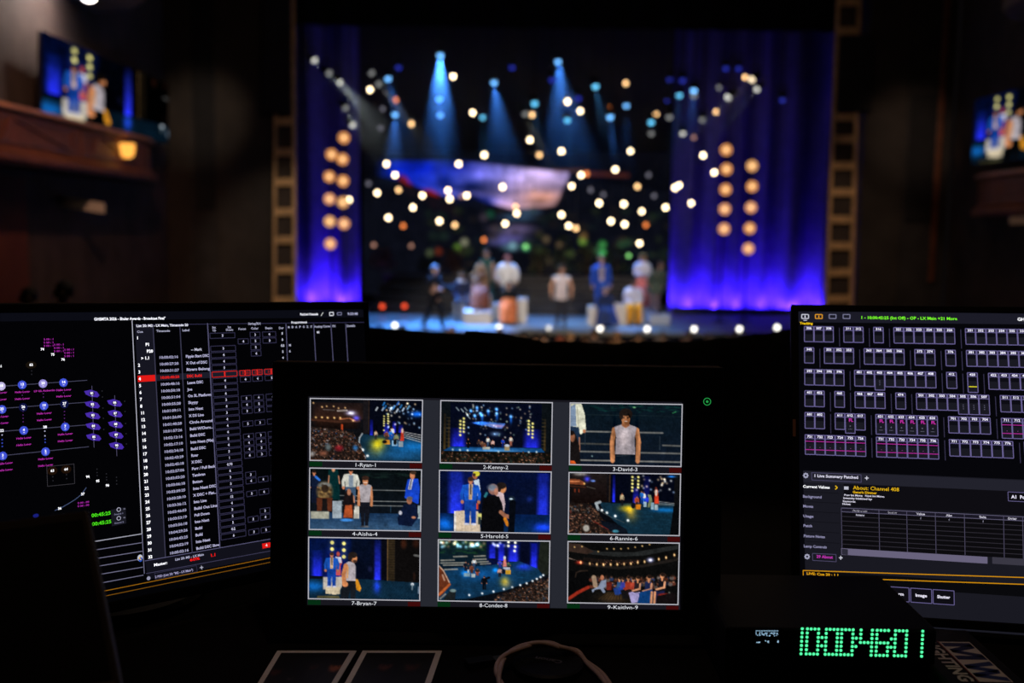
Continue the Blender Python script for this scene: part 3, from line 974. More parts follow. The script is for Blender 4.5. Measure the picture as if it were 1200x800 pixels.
def T6():
    p = Pic(NW, NH, 98, 1137, 110, 693, (8, 10, 16), 6)
    p.vgrad(90, 105, 480, 400, (30, 24, 24), (18, 10, 9), 40)
    p.gl(200, 118, 60, 16, (120, 120, 116))
    p.gl(265, 165, 26, 24, (40, 50, 220))
    p.el(318, 182, 22, 10, (90, 120, 190), .8)
    p.poly([(98, 165), (190, 170), (235, 195), (240, 225), (98, 215)], (120, 62, 36))
    p.line([(98, 190), (190, 190)], 10, (200, 122, 78))
    p.dots([(238, 210)], 8, (245, 190, 110))
    p.line([(265, 240), (340, 258)], 10, (70, 66, 60))
    p.line([(98, 235), (250, 245)], 12, (60, 32, 22))
    for x in (150, 188):
        p.line([(x, 265), (x, 290)], 10, (130, 52, 30))
    p.line([(478, 120), (478, 380)], 9, (66, 46, 30))
    p.rect(484, 112, 1137, 400, (4, 7, 20))
    drape(p, 500, 534, 120, 385)
    drape(p, 690, 760, 240, 400, .9)
    drape(p, 790, 860, 130, 400, .5)
    p.poly([(380, 385), (520, 395), (700, 395), (900, 380), (1085, 395), (1060, 690), (640, 690), (560, 600), (430, 480)], (15, 42, 58))
    p.gl(1000, 455, 110, 22, (0, 70, 130))
    p.gl(645, 445, 66, 30, (170, 122, -20))
    p.gl(670, 470, 36, 50, (100, 70, 0))
    p.gl(695, 510, 50, 60, (70, 46, 0))
    for i in range(40):
        x, y = p.r.uniform(520, 1050), p.r.uniform(440, 680)
        p.line([(x, y), (x + p.r.uniform(30, 90), y + 2)], 4, (24, 72, 96), .3)
    p.rect(1085, 120, 1137, 690, (14, 14, 16))
    p.poly([(1085, 400), (1137, 400), (1137, 690), (1050, 690)], (8, 9, 11))
    for i in range(3):
        p.line([(940, 372 + 15 * i), (1085, 388 + 9 * i)], 6, (130, 134, 134))
    lampcols(p, [(690, (140, 172, 205, 240, 272)), (745, (140, 175, 207, 240))], 10)
    sparkle(p, 30, 700, 1085, 120, 290, 7, [(220, 220, 205), (160, 190, 220), (210, 180, 130)])
    p.gl(1060, 130, 34, 10, (40, 130, 220))
    p.line([(388, 385), (352, 400), (372, 455)], 26, (165, 175, 180), .85)
    p.line([(372, 455), (420, 490), (500, 530), (620, 580)], 6, (60, 70, 74))
    p.dots([(408, 465), (455, 488), (535, 518), (655, 560)], 11, (240, 245, 245))
    p.man(595, 295, 420, (185, 165, 130), (24, 24, 28), 30)
    p.man(735, 320, 440, (170, 70, 40), (60, 36, 30), 34)
    p.man(800, 280, 400, (215, 220, 225), (30, 90, 190), 30)
    p.man(780, 270, 390, (30, 100, 180), (20, 60, 150), 28)
    p.poly([(835, 305), (868, 310), (882, 370), (860, 430), (835, 430), (850, 360)], (110, 120, 90))
    p.poly([(905, 260), (930, 260), (945, 395), (898, 395)], (205, 62, 34))
    p.el(916, 285, 12, 34, (225, 205, 190))
    p.el(914, 245, 9, 13, (120, 50, 36))
    p.rect(800, 375, 828, 428, (150, 175, 190))
    p.rect(868, 385, 895, 450, (130, 160, 175))
    p.rect(905, 400, 935, 455, (150, 165, 170))
    p.poly([(725, 405), (775, 400), (770, 450), (725, 450)], (195, 115, 24))
    p.el(702, 415, 20, 28, (14, 16, 24))
    p.el(830, 355, 18, 22, (40, 60, 220))
    pc = [(98, 395), (300, 400), (360, 470), (420, 560), (560, 640), (600, 693), (98, 693)]
    p.poly(pc, (24, 18, 17))
    p.crowd(pc, 330, 9, 22, [(64, 52, 48), (84, 40, 34), (42, 52, 64), (96, 90, 86), (40, 30, 26), (110, 80, 60)], (395, 690))
    p.poly([(390, 560), (560, 600), (640, 640), (660, 693), (560, 693), (430, 640)], (12, 18, 28))
    p.line([(330, 570), (470, 650)], 10, (110, 34, 26), .8)
    p.el(262, 640, 30, 32, (165, 160, 152), .5)
    p.el(540, 665, 30, 14, (60, 130, 150), .6)
    return p.out()


def T7():
    p = Pic(NW, NH, 58, 1100, 62, 645, (8, 12, 30), 7)
    p.vgrad(50, 60, 620, 460, (4, 18, 60), (6, 20, 66), 1)
    drape(p, 75, 195, 180, 428, 1, (6, 24, 90), (40, 50, 250))
    drape(p, 190, 420, 150, 440, .6, (4, 22, 80), (20, 30, 180))
    p.vgrad(440, 60, 660, 460, (6, 14, 34), (5, 10, 26), 30)
    drape(p, 665, 745, 70, 458, 1, (10, 20, 70), (45, 55, 255))
    p.rect(745, 62, 795, 470, (8, 9, 18))
    p.rect(795, 62, 868, 470, (40, 32, 22))
    p.line([(798, 62), (798, 470)], 9, (98, 74, 44))
    for i in range(16):
        p.line([(808, 80 + 24 * i), (868, 80 + 24 * i)], 5, (58, 46, 28))
    p.rect(868, 62, 1100, 480, (13, 11, 11))
    p.el(950, 105, 26, 44, (52, 26, 16), 1)
    p.el(1065, 100, 30, 40, (44, 22, 15), 1)
    p.line([(1052, 215), (1100, 222)], 20, (96, 96, 94))
    p.el(1052, 420, 12, 40, (34, 20, 16))
    p.poly([(58, 440), (640, 455), (1100, 480), (1100, 645), (58, 645)], (12, 36, 54))
    p.gl(110, 530, 90, 50, (5, 70, 140))
    p.gl(700, 520, 30, 60, (20, 40, 190))
    for i in range(24):
        x = 480 + i * 25
        p.line([(x + 80, 480), (x - 40, 645)], 3, (26, 66, 86), .35)
    p.vgrad(58, 425, 195, 455, (8, 14, 20), (8, 14, 20), 1)
    lampcols(p, [(275, (105, 168)), (386, (112, 176, 240))], 17)
    p.poly([(192, 440), (370, 432), (375, 520), (350, 560), (215, 560), (192, 560)], (178, 170, 160))
    p.poly([(215, 535), (350, 530), (350, 600), (300, 606), (215, 598)], (205, 190, 160))
    p.poly([(305, 245), (362, 250), (370, 300), (355, 330), (360, 420), (315, 420)], (190, 80, 84))
    p.poly([(305, 240), (360, 245), (368, 300), (320, 300)], (190, 190, 205))
    p.el(332, 215, 16, 24, (165, 70, 60))
    suit(p, 272, 200, 530, 112, (26, 84, 180))
    sk = (196, 126, 80)
    p.poly([(395, 470), (500, 470), (498, 640), (452, 640), (448, 560), (430, 640), (355, 640), (370, 520)], (22, 26, 32))
    p.poly([(495, 450), (520, 455), (552, 540), (540, 575), (505, 555)], (196, 130, 30))
    p.poly([(395, 310), (430, 285), (480, 290), (500, 330), (500, 470), (405, 472)], (168, 160, 166))
    p.line([(405, 325), (385, 410), (392, 500)], 40, sk)
    p.el(400, 505, 28, 26, sk)
    p.line([(425, 340), (420, 440)], 14, (210, 150, 90))
    p.el(482, 252, 30, 44, sk)
    p.el(470, 222, 42, 30, (36, 28, 26))
    p.el(446, 245, 22, 34, (36, 28, 26))
    p.el(488, 282, 18, 14, (70, 46, 36), 1)
    p.dots([(1035, 495)], 14, (225, 230, 235))
    p.line([(1035, 500), (1032, 545)], 14, (120, 140, 150), .8)
    p.line([(1094, 520), (1092, 580)], 10, (120, 140, 160))
    p.el(635, 355, 20, 24, (24, 28, 60), 1)
    p.poly([(140, 620), (340, 615), (350, 640), (130, 645)], (150, 120, 50), .5)
    return p.out()


def T8():
    p = Pic(NW, NH, 75, 1112, 85, 665, (8, 22, 34), 8)
    p.vgrad(70, 80, 540, 330, (12, 30, 30), (10, 26, 40), 1)
    for i in range(70):
        p.el(p.r.uniform(80, 500), p.r.uniform(90, 210), p.r.uniform(8, 36), 7, [(20, 56, 36), (30, 70, 40), (14, 34, 40)][i % 3], 1, .6)
    sparkle(p, 28, 80, 500, 90, 150, 10, [(220, 200, 140), (150, 200, 230), (210, 230, 220), (230, 160, 110)])
    p.vgrad(520, 85, 1030, 330, (6, 14, 60), (8, 14, 50), 10)
    for x0, x1, y0, y1 in ((540, 615, 120, 250), (625, 700, 110, 270), (715, 835, 120, 280), (930, 1010, 100, 350)):
        drape(p, x0, x1, y0, y1, 1, (10, 20, 130), (45, 55, 255))
    p.vgrad(838, 90, 930, 330, (6, 10, 36), (5, 8, 24), 10)
    p.poly([(1025, 90), (1112, 90), (1112, 420), (1005, 360)], (28, 32, 26))
    p.poly([(75, 380), (200, 350), (560, 320), (830, 275), (1010, 345), (1060, 420), (700, 560), (380, 640), (75, 665)], (14, 48, 76))
    p.gl(500, 400, 220, 70, (0, 26, 54))
    p.gl(610, 365, 24, 20, (0, 100, 180))
    p.gl(330, 400, 40, 30, (0, 80, 150))
    p.gl(880, 330, 70, 30, (20, 20, 150))
    for i in range(60):
        x, y = p.r.uniform(150, 900), p.r.uniform(340, 620)
        p.line([(x, y), (x + p.r.uniform(20, 80), y + p.r.uniform(-4, 4))], 4, (20, 84, 132), .3)
    for x0, x1, y in ((215, 340, 242), (95, 220, 280), (95, 330, 305), (120, 330, 325), (400, 520, 266), (440, 540, 290), (130, 250, 368), (410, 510, 235), (470, 560, 308)):
        p.line([(x0, y), (x1, y - 6)], 13, (138, 136, 126), .9)
    p.dots([(728, 92), (728, 130), (793, 97), (791, 138), (787, 178)], 12, (240, 238, 215))
    sparkle(p, 8, 540, 700, 95, 140, 9, [(190, 190, 190)])
    p.gl(695, 470, 40, 44, (130, 84, -30))
    p.gl(720, 500, 46, 46, (60, 44, 20))
    for x, y0, y1, a, b in ((330, 285, 380, (16, 20, 34), (16, 20, 34)), (355, 300, 380, (20, 40, 50), (20, 24, 40)), (408, 262, 340, (210, 215, 215), (60, 80, 110)), (385, 320, 400, (110, 60, 46), (80, 44, 30)), (440, 350, 420, (40, 34, 36), (130, 60, 40)), (650, 270, 340, (60, 70, 190), (40, 50, 150)), (650, 345, 430, (190, 150, 140), (24, 24, 30)), (730, 285, 350, (60, 90, 70), (40, 44, 40))):
        p.man(x, y0, y1, a, b, 34)
    p.poly([(685, 250), (705, 250), (715, 330), (678, 330)], (205, 120, 110))
    p.el(694, 245, 12, 18, (200, 200, 205))
    p.rect(310, 395, 372, 432, (120, 150, 165))
    p.rect(380, 405, 420, 440, (170, 180, 180))
    p.rect(345, 365, 362, 392, (190, 205, 215))
    p.rect(705, 360, 752, 405, (200, 150, 40))
    p.rect(680, 335, 745, 362, (170, 175, 190))
    p.el(685, 378, 18, 24, (14, 20, 34))
    p.man(505, 425, 555, (8, 10, 16), (8, 10, 16), 46)
    p.line([(515, 450), (550, 438)], 22, (8, 10, 16))
    pc = [(380, 645), (700, 565), (1000, 440), (1105, 400), (1112, 665), (330, 665)]
    p.poly(pc, (10, 12, 18))
    p.crowd([(640, 610), (1000, 460), (1112, 430), (1112, 665), (600, 665)], 260, 10, 17, [(56, 50, 46), (74, 62, 54), (40, 46, 60), (90, 82, 76), (36, 30, 28)], (430, 665))
    p.dots([(365, 610), (487, 592), (593, 572), (690, 547), (770, 527), (845, 506), (905, 487), (960, 464), (1000, 444), (1035, 425), (1060, 406)], 9, (225, 232, 235))
    p.poly([(75, 330), (110, 360), (165, 450), (185, 520), (120, 600), (75, 640)], (96, 46, 26))
    p.line([(80, 335), (120, 380), (175, 490)], 12, (170, 140, 120))
    p.line([(80, 610), (130, 560), (178, 510)], 22, (176, 90, 44))
    p.line([(112, 420), (130, 470)], 16, (190, 160, 140), .7)
    p.poly([(130, 640), (190, 560), (240, 560), (230, 660), (120, 665)], (26, 30, 32))
    p.el(210, 570, 30, 16, (100, 120, 120))
    p.line([(90, 650), (140, 605)], 14, (120, 118, 112))
    return p.out()


def T9():
    p = Pic(NW, NH, 88, 1125, 100, 685, (11, 11, 11), 9)
    p.poly([(88, 160), (300, 215), (560, 235), (800, 220), (1125, 150), (1125, 110), (700, 190), (400, 190), (88, 130)], (34, 36, 36))
    p.poly([(88, 110), (200, 120), (330, 190), (260, 215), (88, 190)], (52, 38, 32))
    p.poly([(88, 250), (180, 280), (88, 262)], (120, 100, 90))
    p.line([(180, 290), (300, 320), (560, 345), (800, 320), (1125, 250)], 26, (30, 26, 24))
    p.line([(240, 262), (500, 285), (760, 270)], 30, (26, 20, 18))
    p.crowd([(300, 270), (780, 262), (780, 300), (300, 318)], 70, 6, 6, [(52, 36, 30), (30, 24, 24)], (262, 318))
    p.gl(190, 298, 30, 16, (150, 30, 16))
    for x, y in ((145, 148), (215, 142), (368, 188), (450, 160), (515, 160), (582, 158), (650, 152), (715, 140), (782, 128), (850, 112)):
        p.dots([(x, y)], 6, (215, 175, 110))
    for x, y in ((205, 297), (290, 306), (357, 312), (420, 314), (487, 312), (549, 310), (613, 305), (678, 300), (742, 288), (806, 280), (940, 253), (1008, 236), (1085, 210)):
        p.gl(x, y, 9, 14, (230, 160, 90))
        p.el(x, y, 5, 8, (250, 220, 160))
    p.gl(860, 262, 28, 20, (200, 200, 255))
    p.el(860, 263, 14, 9, (255, 255, 255))
    p.gl(520, 640, 140, 50, (44, 30, 16))
    for i in range(8):
        p.line([(380 + i * 30, 650), (470 + i * 16, 580)], 4, (120, 86, 44), .5)
    p.poly([(88, 380), (280, 370), (300, 520), (190, 600), (88, 640)], (7, 7, 8))
    p.line([(155, 440), (165, 395), (200, 380), (270, 375)], 12, (44, 34, 28))
    p.line([(95, 650), (180, 590), (280, 535)], 30, (150, 44, 28))
    p.crowd([(290, 430), (1110, 400), (1110, 500), (640, 520), (300, 520)], 90, 16, 17, [(96, 48, 36), (70, 60, 60), (40, 54, 90), (120, 60, 40), (90, 80, 76)], (400, 520))

    def sit(x, y, top, leg, sk=(196, 132, 92), bare=None, s=1.0, L=-1):
        p.poly([(x + L * 10 * s, y + 130 * s), (x + 30 * s, y + 120 * s), (x - L * 6 * s, y + 250 * s), (x + L * 60 * s, y + 255 * s), (x + L * 90 * s, y + 150 * s)], leg)
        p.poly([(x - 30 * s, y + 45 * s), (x + 25 * s, y + 42 * s), (x + 38 * s, y + 140 * s), (x - 40 * s, y + 150 * s)], top)
        p.line([(x - L * 25 * s, y + 60 * s), (x - L * 20 * s, y + 110 * s), (x + L * 50 * s, y + 130 * s)], 18 * s, bare or top)
        p.line([(x, y + 10 * s), (x, y + 45 * s)], 16 * s, sk)
        p.el(x, y + 5 * s, 18 * s, 26 * s, sk)
        p.el(x + L * -6 * s, y - 8 * s, 20 * s, 18 * s, (36, 24, 20))
    p.line([(330, 440), (345, 520)], 44, (150, 126, 104))
    p.poly([(400, 470), (445, 460), (450, 520), (420, 545), (340, 560), (320, 590), (310, 560), (370, 530)], (128, 138, 160))
    p.line([(395, 530), (425, 575)], 28, (128, 138, 160))
    p.el(408, 440, 17, 24, (190, 120, 86))
    p.rect(450, 480, 500, 560, (96, 30, 22))
    sit(570, 450, (40, 70, 110), (30, 56, 120), s=.62)
    sit(605, 455, (56, 60, 150), (30, 60, 140), s=.55)
    sit(655, 440, (150, 52, 34), (20, 18, 20), s=.8)
    sit(700, 450, (160, 60, 44), (30, 20, 20), s=.7)
    sit(745, 440, (36, 26, 30), (160, 150, 195), bare=(200, 140, 104), s=.95)
    sit(850, 430, (30, 40, 80), (16, 52, 104), bare=(200, 140, 106), s=1.05)
    p.poly([(770, 575), (880, 545), (890, 680), (745, 680)], (14, 58, 112))
    sit(975, 410, (20, 18, 24), (24, 30, 66), bare=(206, 146, 108), s=1.05)
    for x in (880, 910):
        p.line([(x, 575), (x - 5, 680)], 22, (200, 138, 100))
    p.el(1000, 600, 60, 18, (120, 34, 26), .6)
    p.poly([(930, 610), (1100, 570), (1120, 680), (920, 680)], (18, 13, 14))
    p.dots([(1045, 575)], 8, (90, 90, 80))
    return p.out()


PICS = [T1(), T2(), T3(), T4(), T5(), T6(), T7(), T8(), T9()]


# ================================================================== LETTERS (outlines of the built-in font, cached once)
GL = {}


def load_glyphs():
    chars = sorted(set(' ABCDEFGHIJKLMNOPQRSTUVWXYZabcdefghijklmnopqrstuvwxyz0123456789-.:*,()/+"%>|[]'))
    for bold in (0, 1):
        objs = []
        for c in chars:
            for body in (c, c + '|'):
                d = bpy.data.curves.new('glyph', 'FONT')
                d.body = body
                d.size = 1.0
                d.resolution_u = 2
                d.offset = 0.028 * bold
                o = bpy.data.objects.new('glyph', d)
                COL.objects.link(o)
                objs.append((c, body, o))
        dg = bpy.context.evaluated_depsgraph_get()
        dg.update()
        res = {}
        for c, body, o in objs:
            me = bpy.data.meshes.new_from_object(o.evaluated_get(dg))
            n = len(me.vertices)
            co = np.zeros(n * 3)
            me.vertices.foreach_get('co', co)
            co = co.reshape(-1, 3)[:, :2]
            fs = [tuple(p.vertices) for p in me.polygons]
            res[body if body == c else 'adv' + c] = (co, fs)
            bpy.data.meshes.remove(me)
        bar = res['|'][0][:, 0].max()
        for c in chars:
            adv = res['adv' + c][0][:, 0].max() - bar
            GL[(c, bold)] = (res[c][0], res[c][1], adv)
        for c, body, o in objs:
            d = o.data
            bpy.data.objects.remove(o)
            bpy.data.curves.remove(d)


load_glyphs()


def layout(s, bold=0):
    V, Fc, x = [], [], 0.0
    n = 0
    for c in s:
        co, fs, adv = GL.get((c, bold), GL[(' ', bold)])
        if len(co):
            V.append(co + np.array([x, 0]))
            Fc += [tuple(i + n for i in f) for f in fs]
            n += len(co)
        x += adv
    V = np.concatenate(V) if V else np.zeros((0, 2))
    return V, Fc, x


class Plane:
    def __init__(s, o, u, v, n):
        s.o, s.u, s.v, s.n = Vector(o), Vector(u), Vector(v), Vector(n)

    def hit(s, px, py):
        r = ray(px, py)
        return CAM + r * ((s.o - CAM).dot(s.n) / r.dot(s.n))

    def uv(s, px, py):
        q = s.hit(px, py) - s.o
        return q.dot(s.u), q.dot(s.v)

    def p3(s, u, v, lift=0.0):
        return s.o + s.u * u + s.v * v + s.n * lift


class Flat:
    """flat print on a plane: coloured shapes, a hair apart in depth by layer"""

    def __init__(s, pl):
        s.pl = pl
        s.V, s.F, s.C = [], [], []

    def face(s, uvs, col, layer=1):
        b = len(s.V)
        for u, v in uvs:
            s.V.append(s.pl.p3(u, v, 0.0001 + 0.00012 * layer))
        s.F.append(tuple(range(b, b + len(uvs))))
        s.C.append(col)

    def quad(s, pts, col, layer=1):
        s.face([s.pl.uv(*p) for p in pts], lin(col), layer)

    def rect_uv(s, u0, v0, u1, v1, col, layer=1):
        s.face([(u0, v0), (u1, v0), (u1, v1), (u0, v1)], lin(col), layer)

    def seg_uv(s, a, b, w, col, layer=2):
        a, b = np.array(a), np.array(b)
        d = (b - a) / max(1e-9, np.linalg.norm(b - a))
        n = np.array([-d[1], d[0]]) * w / 2
        s.face([tuple(a - n), tuple(b - n), tuple(b + n), tuple(a + n)], lin(col), layer)

    def seg(s, a, b, wpx, col, layer=2):
        ua, ub = s.pl.uv(*a), s.pl.uv(*b)
        s.seg_uv(ua, ub, wpx * s.scale(*a), col, layer)

    def scale(s, x, y):
        a, b = s.pl.uv(x, y - .5), s.pl.uv(x, y + .5)
        return math.hypot(a[0] - b[0], a[1] - b[1])

    def box_uv(s, u0, v0, u1, v1, w, col, layer=2):
        s.seg_uv((u0, v0), (u1, v0), w, col, layer)
        s.seg_uv((u0, v1), (u1, v1), w, col, layer)
        s.seg_uv((u0, v0), (u0, v1), w, col, layer)
        s.seg_uv((u1, v0), (u1, v1), w, col, layer)

    def frame(s, pts, wpx, col, layer=2):
        for a, b in zip(pts, pts[1:] + pts[:1]):
            s.seg(a, b, wpx, col, layer)

    def blob(s, x, y, rpx, col, n=8, sx=1.0, layer=2, rot=0.0):
        u, v = s.pl.uv(x, y)
        r = rpx * s.scale(x, y)
        s.face([(u + r * sx * math.cos(2 * math.pi * (k + .5) / n + rot), v + r * math.sin(2 * math.pi * (k + .5) / n + rot)) for k in range(n)], lin(col), layer)

    def text(s, t, x, y, h, col, align='c', w=None, bold=1, layer=4, gain=1.0):
        """h: capital height in photo pixels, w: width to fill in photo pixels; y is the middle of the capitals"""
        u, v = s.pl.uv(x, y)
        s.text_uv(t, u, v, h * s.scale(x, y), col, align, None if w is None else abs(s.pl.uv(x + w / 2, y)[0] - s.pl.uv(x - w / 2, y)[0]), bold, layer, gain)

    def text_uv(s, t, u, v, hm, col, align='c', wm=None, bold=1, layer=4, gain=1.0):
        V, Fc, adv = layout(t, bold)
        if not len(V):
            return
        ky = hm / 0.70
        kx = ky if wm is None else wm / adv
        du = {'c': -adv * kx / 2, 'l': 0.0, 'r': -adv * kx}[align]
        b = len(s.V)
        for p in V:
            s.V.append(s.pl.p3(u + du + p[0] * kx, v + hm / 2 - p[1] * ky, 0.0001 + 0.00012 * layer))
        c = tuple(gain * q for q in lin(col))
        for f in Fc:
            s.F.append(tuple(b + i for i in f))
            s.C.append(c)

    def build(s, name, parent, m=None):
        o = wloc(parent)
        me = bpy.data.meshes.new(name)
        me.from_pydata([tuple(v - o) for v in s.V], [], s.F)
        a = me.color_attributes.new('Col', 'FLOAT_COLOR', 'CORNER')
        arr = []
        for f, c in zip(s.F, s.C):
            arr += [c[0], c[1], c[2], 1.0] * len(f)
        a.data.foreach_set('color', np.array(arr, np.float32))
        me.materials.append(m or M_SCREEN)
        o = link(name, me, parent)
        if name in ('screen_text', 'screen_graphics', 'status_display'):
            o['kind'] = 'stuff'
        return o


def cam_vec(c):
    return rgt * c[0] - upv * c[1] + fwd * c[2]


def make_plane(Mm, ref, depth):
    u, v, n = [cam_vec([row[k] for row in Mm]) for k in range(3)]
    o = CAM + ray(*ref) * depth
    return Plane(o, u, v, -n)


# ================================================================== DESK AND WHAT STANDS ON IT
DESK_Z = 0.74
dk = empty('desk', (0, 1.15, 0), 'long black production desk under the three monitors', 'desk')
MB().box((0, 1.17, DESK_Z - .0175), (2.5, 1.06, .035)).build('desktop', M_DESK, dk, bevel=.004)
for sx in (-1.18, 1.18):
    for sy in (0.70, 1.64):
        MB().box((sx, sy, (DESK_Z - .035) / 2), (.05, .05, DESK_Z - .035)).build('leg', M_METAL, dk)

# low barrier behind the desk and the black cloth thrown over it
BY = 1.98
br = empty('barrier', (0, BY, 0), 'black low barrier panel under the masking cloth behind the monitors', 'barrier')
MB().box((0, BY, .45), (4.4, .04, .9)).build('board', M_DESK, br)
for sx in (-2.0, 0, 2.0):
    MB().box((sx, BY + .12, .02), (.05, .5, .04)).build('foot', M_METAL, br)
tops = [(-300, 380), (100, 381), (300, 382), (428, 384), (470, 387), (520, 390.5), (543, 392), (546, 388), (590, 391), (622, 398), (640, 402), (660, 400.5), (700, 402.5), (722, 404), (735, 402), (760, 401), (805, 401.5), (850, 397), (866, 397), (884, 392), (905, 391), (925, 387), (1000, 384), (1300, 384), (1500, 384)]
rows = [[], [], [], [], []]
for (xa, ya), (xb, yb) in zip(tops[:-1], tops[1:]):
    for k in range(8):
        t = k / 8
        px, py = xa + (xb - xa) * t, ya + (yb - ya) * t + RNG.normal(0, .22)
        q = at_y(px, py, BY - .05)
        wv = .012 * math.sin(px * .06) + .008 * math.sin(px * .17)
        rows[0].append(Vector((q.x, BY + .05, max(.4, q.z - .25))))
        rows[1].append(Vector((q.x, BY + .035, q.z - .012)))
        rows[2].append(Vector((q.x, BY - .035, q.z)))
        rows[3].append(Vector((q.x, BY - .055 + wv, q.z - .04)))
        rows[4].append(Vector((q.x, BY - .06 + 2 * wv, .06)))
put(MB().grid(rows).build('masking_cloth', M_FABRIC, smooth=True), 'ragged black masking cloth hung over the barrier behind the monitors', 'cloth')


M_EDGE = mat('top_edge_highlight', (.12, .085, .07), .5, noise=.6, scale=14, spec=.3)  # paler strip colour stands in for the highlight along the monitor tops


def monitor(name, label, pl, u0, v0, u1, v1, bez, base_uv, base_col, thick=.045, edge=True):
    """u0..v1: lit area on plane pl; bez: left, top, right, bottom bezel widths"""
    uc = (u0 + u1) / 2
    low = pl.p3(uc, v1 + bez[3])
    back = -pl.n
    bc = low + back * .13
    root = empty(name, (bc.x, bc.y, DESK_Z), label, 'monitor')
    A = [pl.p3(u0 - bez[0], v0 - bez[1]), pl.p3(u1 + bez[2], v0 - bez[1]), pl.p3(u1 + bez[2], v1 + bez[3]), pl.p3(u0 - bez[0], v1 + bez[3])]
    B = [pl.p3(u0, v0), pl.p3(u1, v0), pl.p3(u1, v1), pl.p3(u0, v1)]
    fr = MB()
    lift = pl.n * .003
    vs = [a + lift for a in A] + [b + lift for b in B] + [b for b in B] + [a + back * .012 for a in A]
    fs = []
    for i in range(4):
        j = (i + 1) % 4
        fs += [(i, j, 4 + j, 4 + i), (4 + i, 4 + j, 8 + j, 8 + i), (j, i, 12 + i, 12 + j)]
    fr.add(vs, fs).build('bezel', M_BEZEL, root, bevel=.0012)
    hs = MB()
    c = (A[0] + A[2]) / 2
    R = Matrix((pl.u, -pl.v, pl.n)).transposed()
    W_, H_ = (A[1] - A[0]).length, (A[3] - A[0]).length
    hs.box(c + back * (.012 + thick * .25), (W_ - .004, H_ - .004, thick * .5), R)
    hs.box(c + back * (.012 + thick * .75), (W_ * .6, H_ * .6, thick * .5), R)
    hs.build('housing', M_BLACK, root, bevel=.006)
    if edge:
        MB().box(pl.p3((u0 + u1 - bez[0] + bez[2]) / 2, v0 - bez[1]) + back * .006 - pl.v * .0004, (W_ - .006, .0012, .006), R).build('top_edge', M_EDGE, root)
    nk = MB()
    mid = c + back * (.012 + thick)
    foot = Vector((mid.x, mid.y, DESK_Z + .012)) + Vector((back.x, back.y, 0)).normalized() * .05
    nk.path([mid, mid + back * .03, (mid + foot) / 2 + Vector((back.x, back.y, 0)) * .06, foot], [.022, .024, .024, .028], 10)
    nk.build('stand_neck', M_METAL, root, smooth=True)
    MB().lathe((foot.x, foot.y, DESK_Z), [(.0, .0), (.10, .0), (.105, .006), (.10, .012), (.03, .015), (.0, .015)], 28).build('stand_base', M_METAL, root)
    sc = Flat(pl)
    sc.rect_uv(u0, v0, u1, v1, base_col, 0)
    s = sc.build('screen', root)
    return root, s


# ---- the multiview monitor in the middle (its face is square to the lens)
rl = .0127
CM = [[1, -rl, 0], [rl, 1, 0], [0, 0, 1]]
PC = make_plane(CM, (600, 400), 1.10)
cu0, cv0 = PC.uv(361.5, 464)
cu1, cv1 = PC.uv(799, 714)
ol, ot = PC.uv(320, 423)[0], PC.uv(600, 427)[1]
orr, ob_ = PC.uv(845, 600)[0], PC.uv(600, 741)[1]
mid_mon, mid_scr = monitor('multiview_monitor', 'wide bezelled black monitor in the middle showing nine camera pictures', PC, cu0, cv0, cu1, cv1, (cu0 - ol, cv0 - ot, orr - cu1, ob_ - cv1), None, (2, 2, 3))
fg = Flat(PC)
fg.quad([(361, 464), (799, 471), (797, 715), (360, 711)], (24, 23, 30), 1)
for xa, xb, ya, yb in ((495.5, 515.5, 468.5, 712), (647.5, 667, 471, 714)):
    fg.quad([(xa, ya), (xb, ya + .4), (xb - 2.6, yb + .4), (xa - 2.6, yb)], (38, 40, 48), 2)
TH = [((363.1, 466), (495.9, 468.1), (494.6, 541.9), (362.7, 539.7), '1-Ryan-1'),
      ((516, 468.5), (647.9, 471), (646.6, 544.6), (515.2, 542.5), '2-Kenny-2'),
      ((667.5, 471.2), (800, 473.1), (798.5, 547.1), (666.6, 544.7), '3-David-3'),
      ((362.5, 547.5), (494.7, 549.6), (493.5, 622.5), (361.9, 620.6), '4-Aisha-4'),
      ((514.4, 550.2), (646.6, 552.1), (645.2, 625.4), (514, 623.1), '5-Harold-5'),
      ((666.2, 552.7), (798.1, 554.6), (796.6, 627.9), (665.2, 625.9), '6-Rannie-6'),
      ((361.2, 628.5), (493.1, 630.5), (492.5, 703.9), (360.9, 701.7), '7-Bryan-7'),
      ((513.1, 631.4), (645, 633.2), (643.8, 706.4), (512.7, 704.1), '8-Condee-8'),
      ((665, 633.5), (796.6, 635.5), (795, 708.6), (664.4, 706.4), '9-Kaitlyn-9')]
ft = Flat(PC)
for i, (a, b, c, d, nm) in enumerate(TH):
    fg.quad([a, b, c, d], (178, 178, 186), 3)
    g = 1.25
    inner = [(a[0] + g, a[1] + g), (b[0] - g, b[1] + g), (c[0] - g, c[1] - g), (d[0] + g, d[1] - g)]
    pm_ = pic_mesh('camera_picture', PICS[i], [PC.hit(*q) for q in inner], mid_scr, M_SCREEN, PC.n * .0007)
    yb = (c[1] + d[1]) / 2
    fg.quad([(d[0], d[1] + .8), (d[0] + 15, d[1] + 1), (d[0] + 15, d[1] + 6.6), (d[0], d[1] + 6.4)], (4, 44, 18), 2)
    fg.quad([(c[0] - 14.5, c[1] + .8), (c[0], c[1] + 1), (c[0], c[1] + 6.6), (c[0] - 14.5, c[1] + 6.4)], (62, 10, 10), 2)
    ft.text(nm, (c[0] + d[0]) / 2, yb + 3.6, 4.3, (225, 228, 235), 'c', len(nm) * 3.3, bold=0)
fg.build('screen_graphics', mid_scr)
ft.build('screen_text', mid_scr)
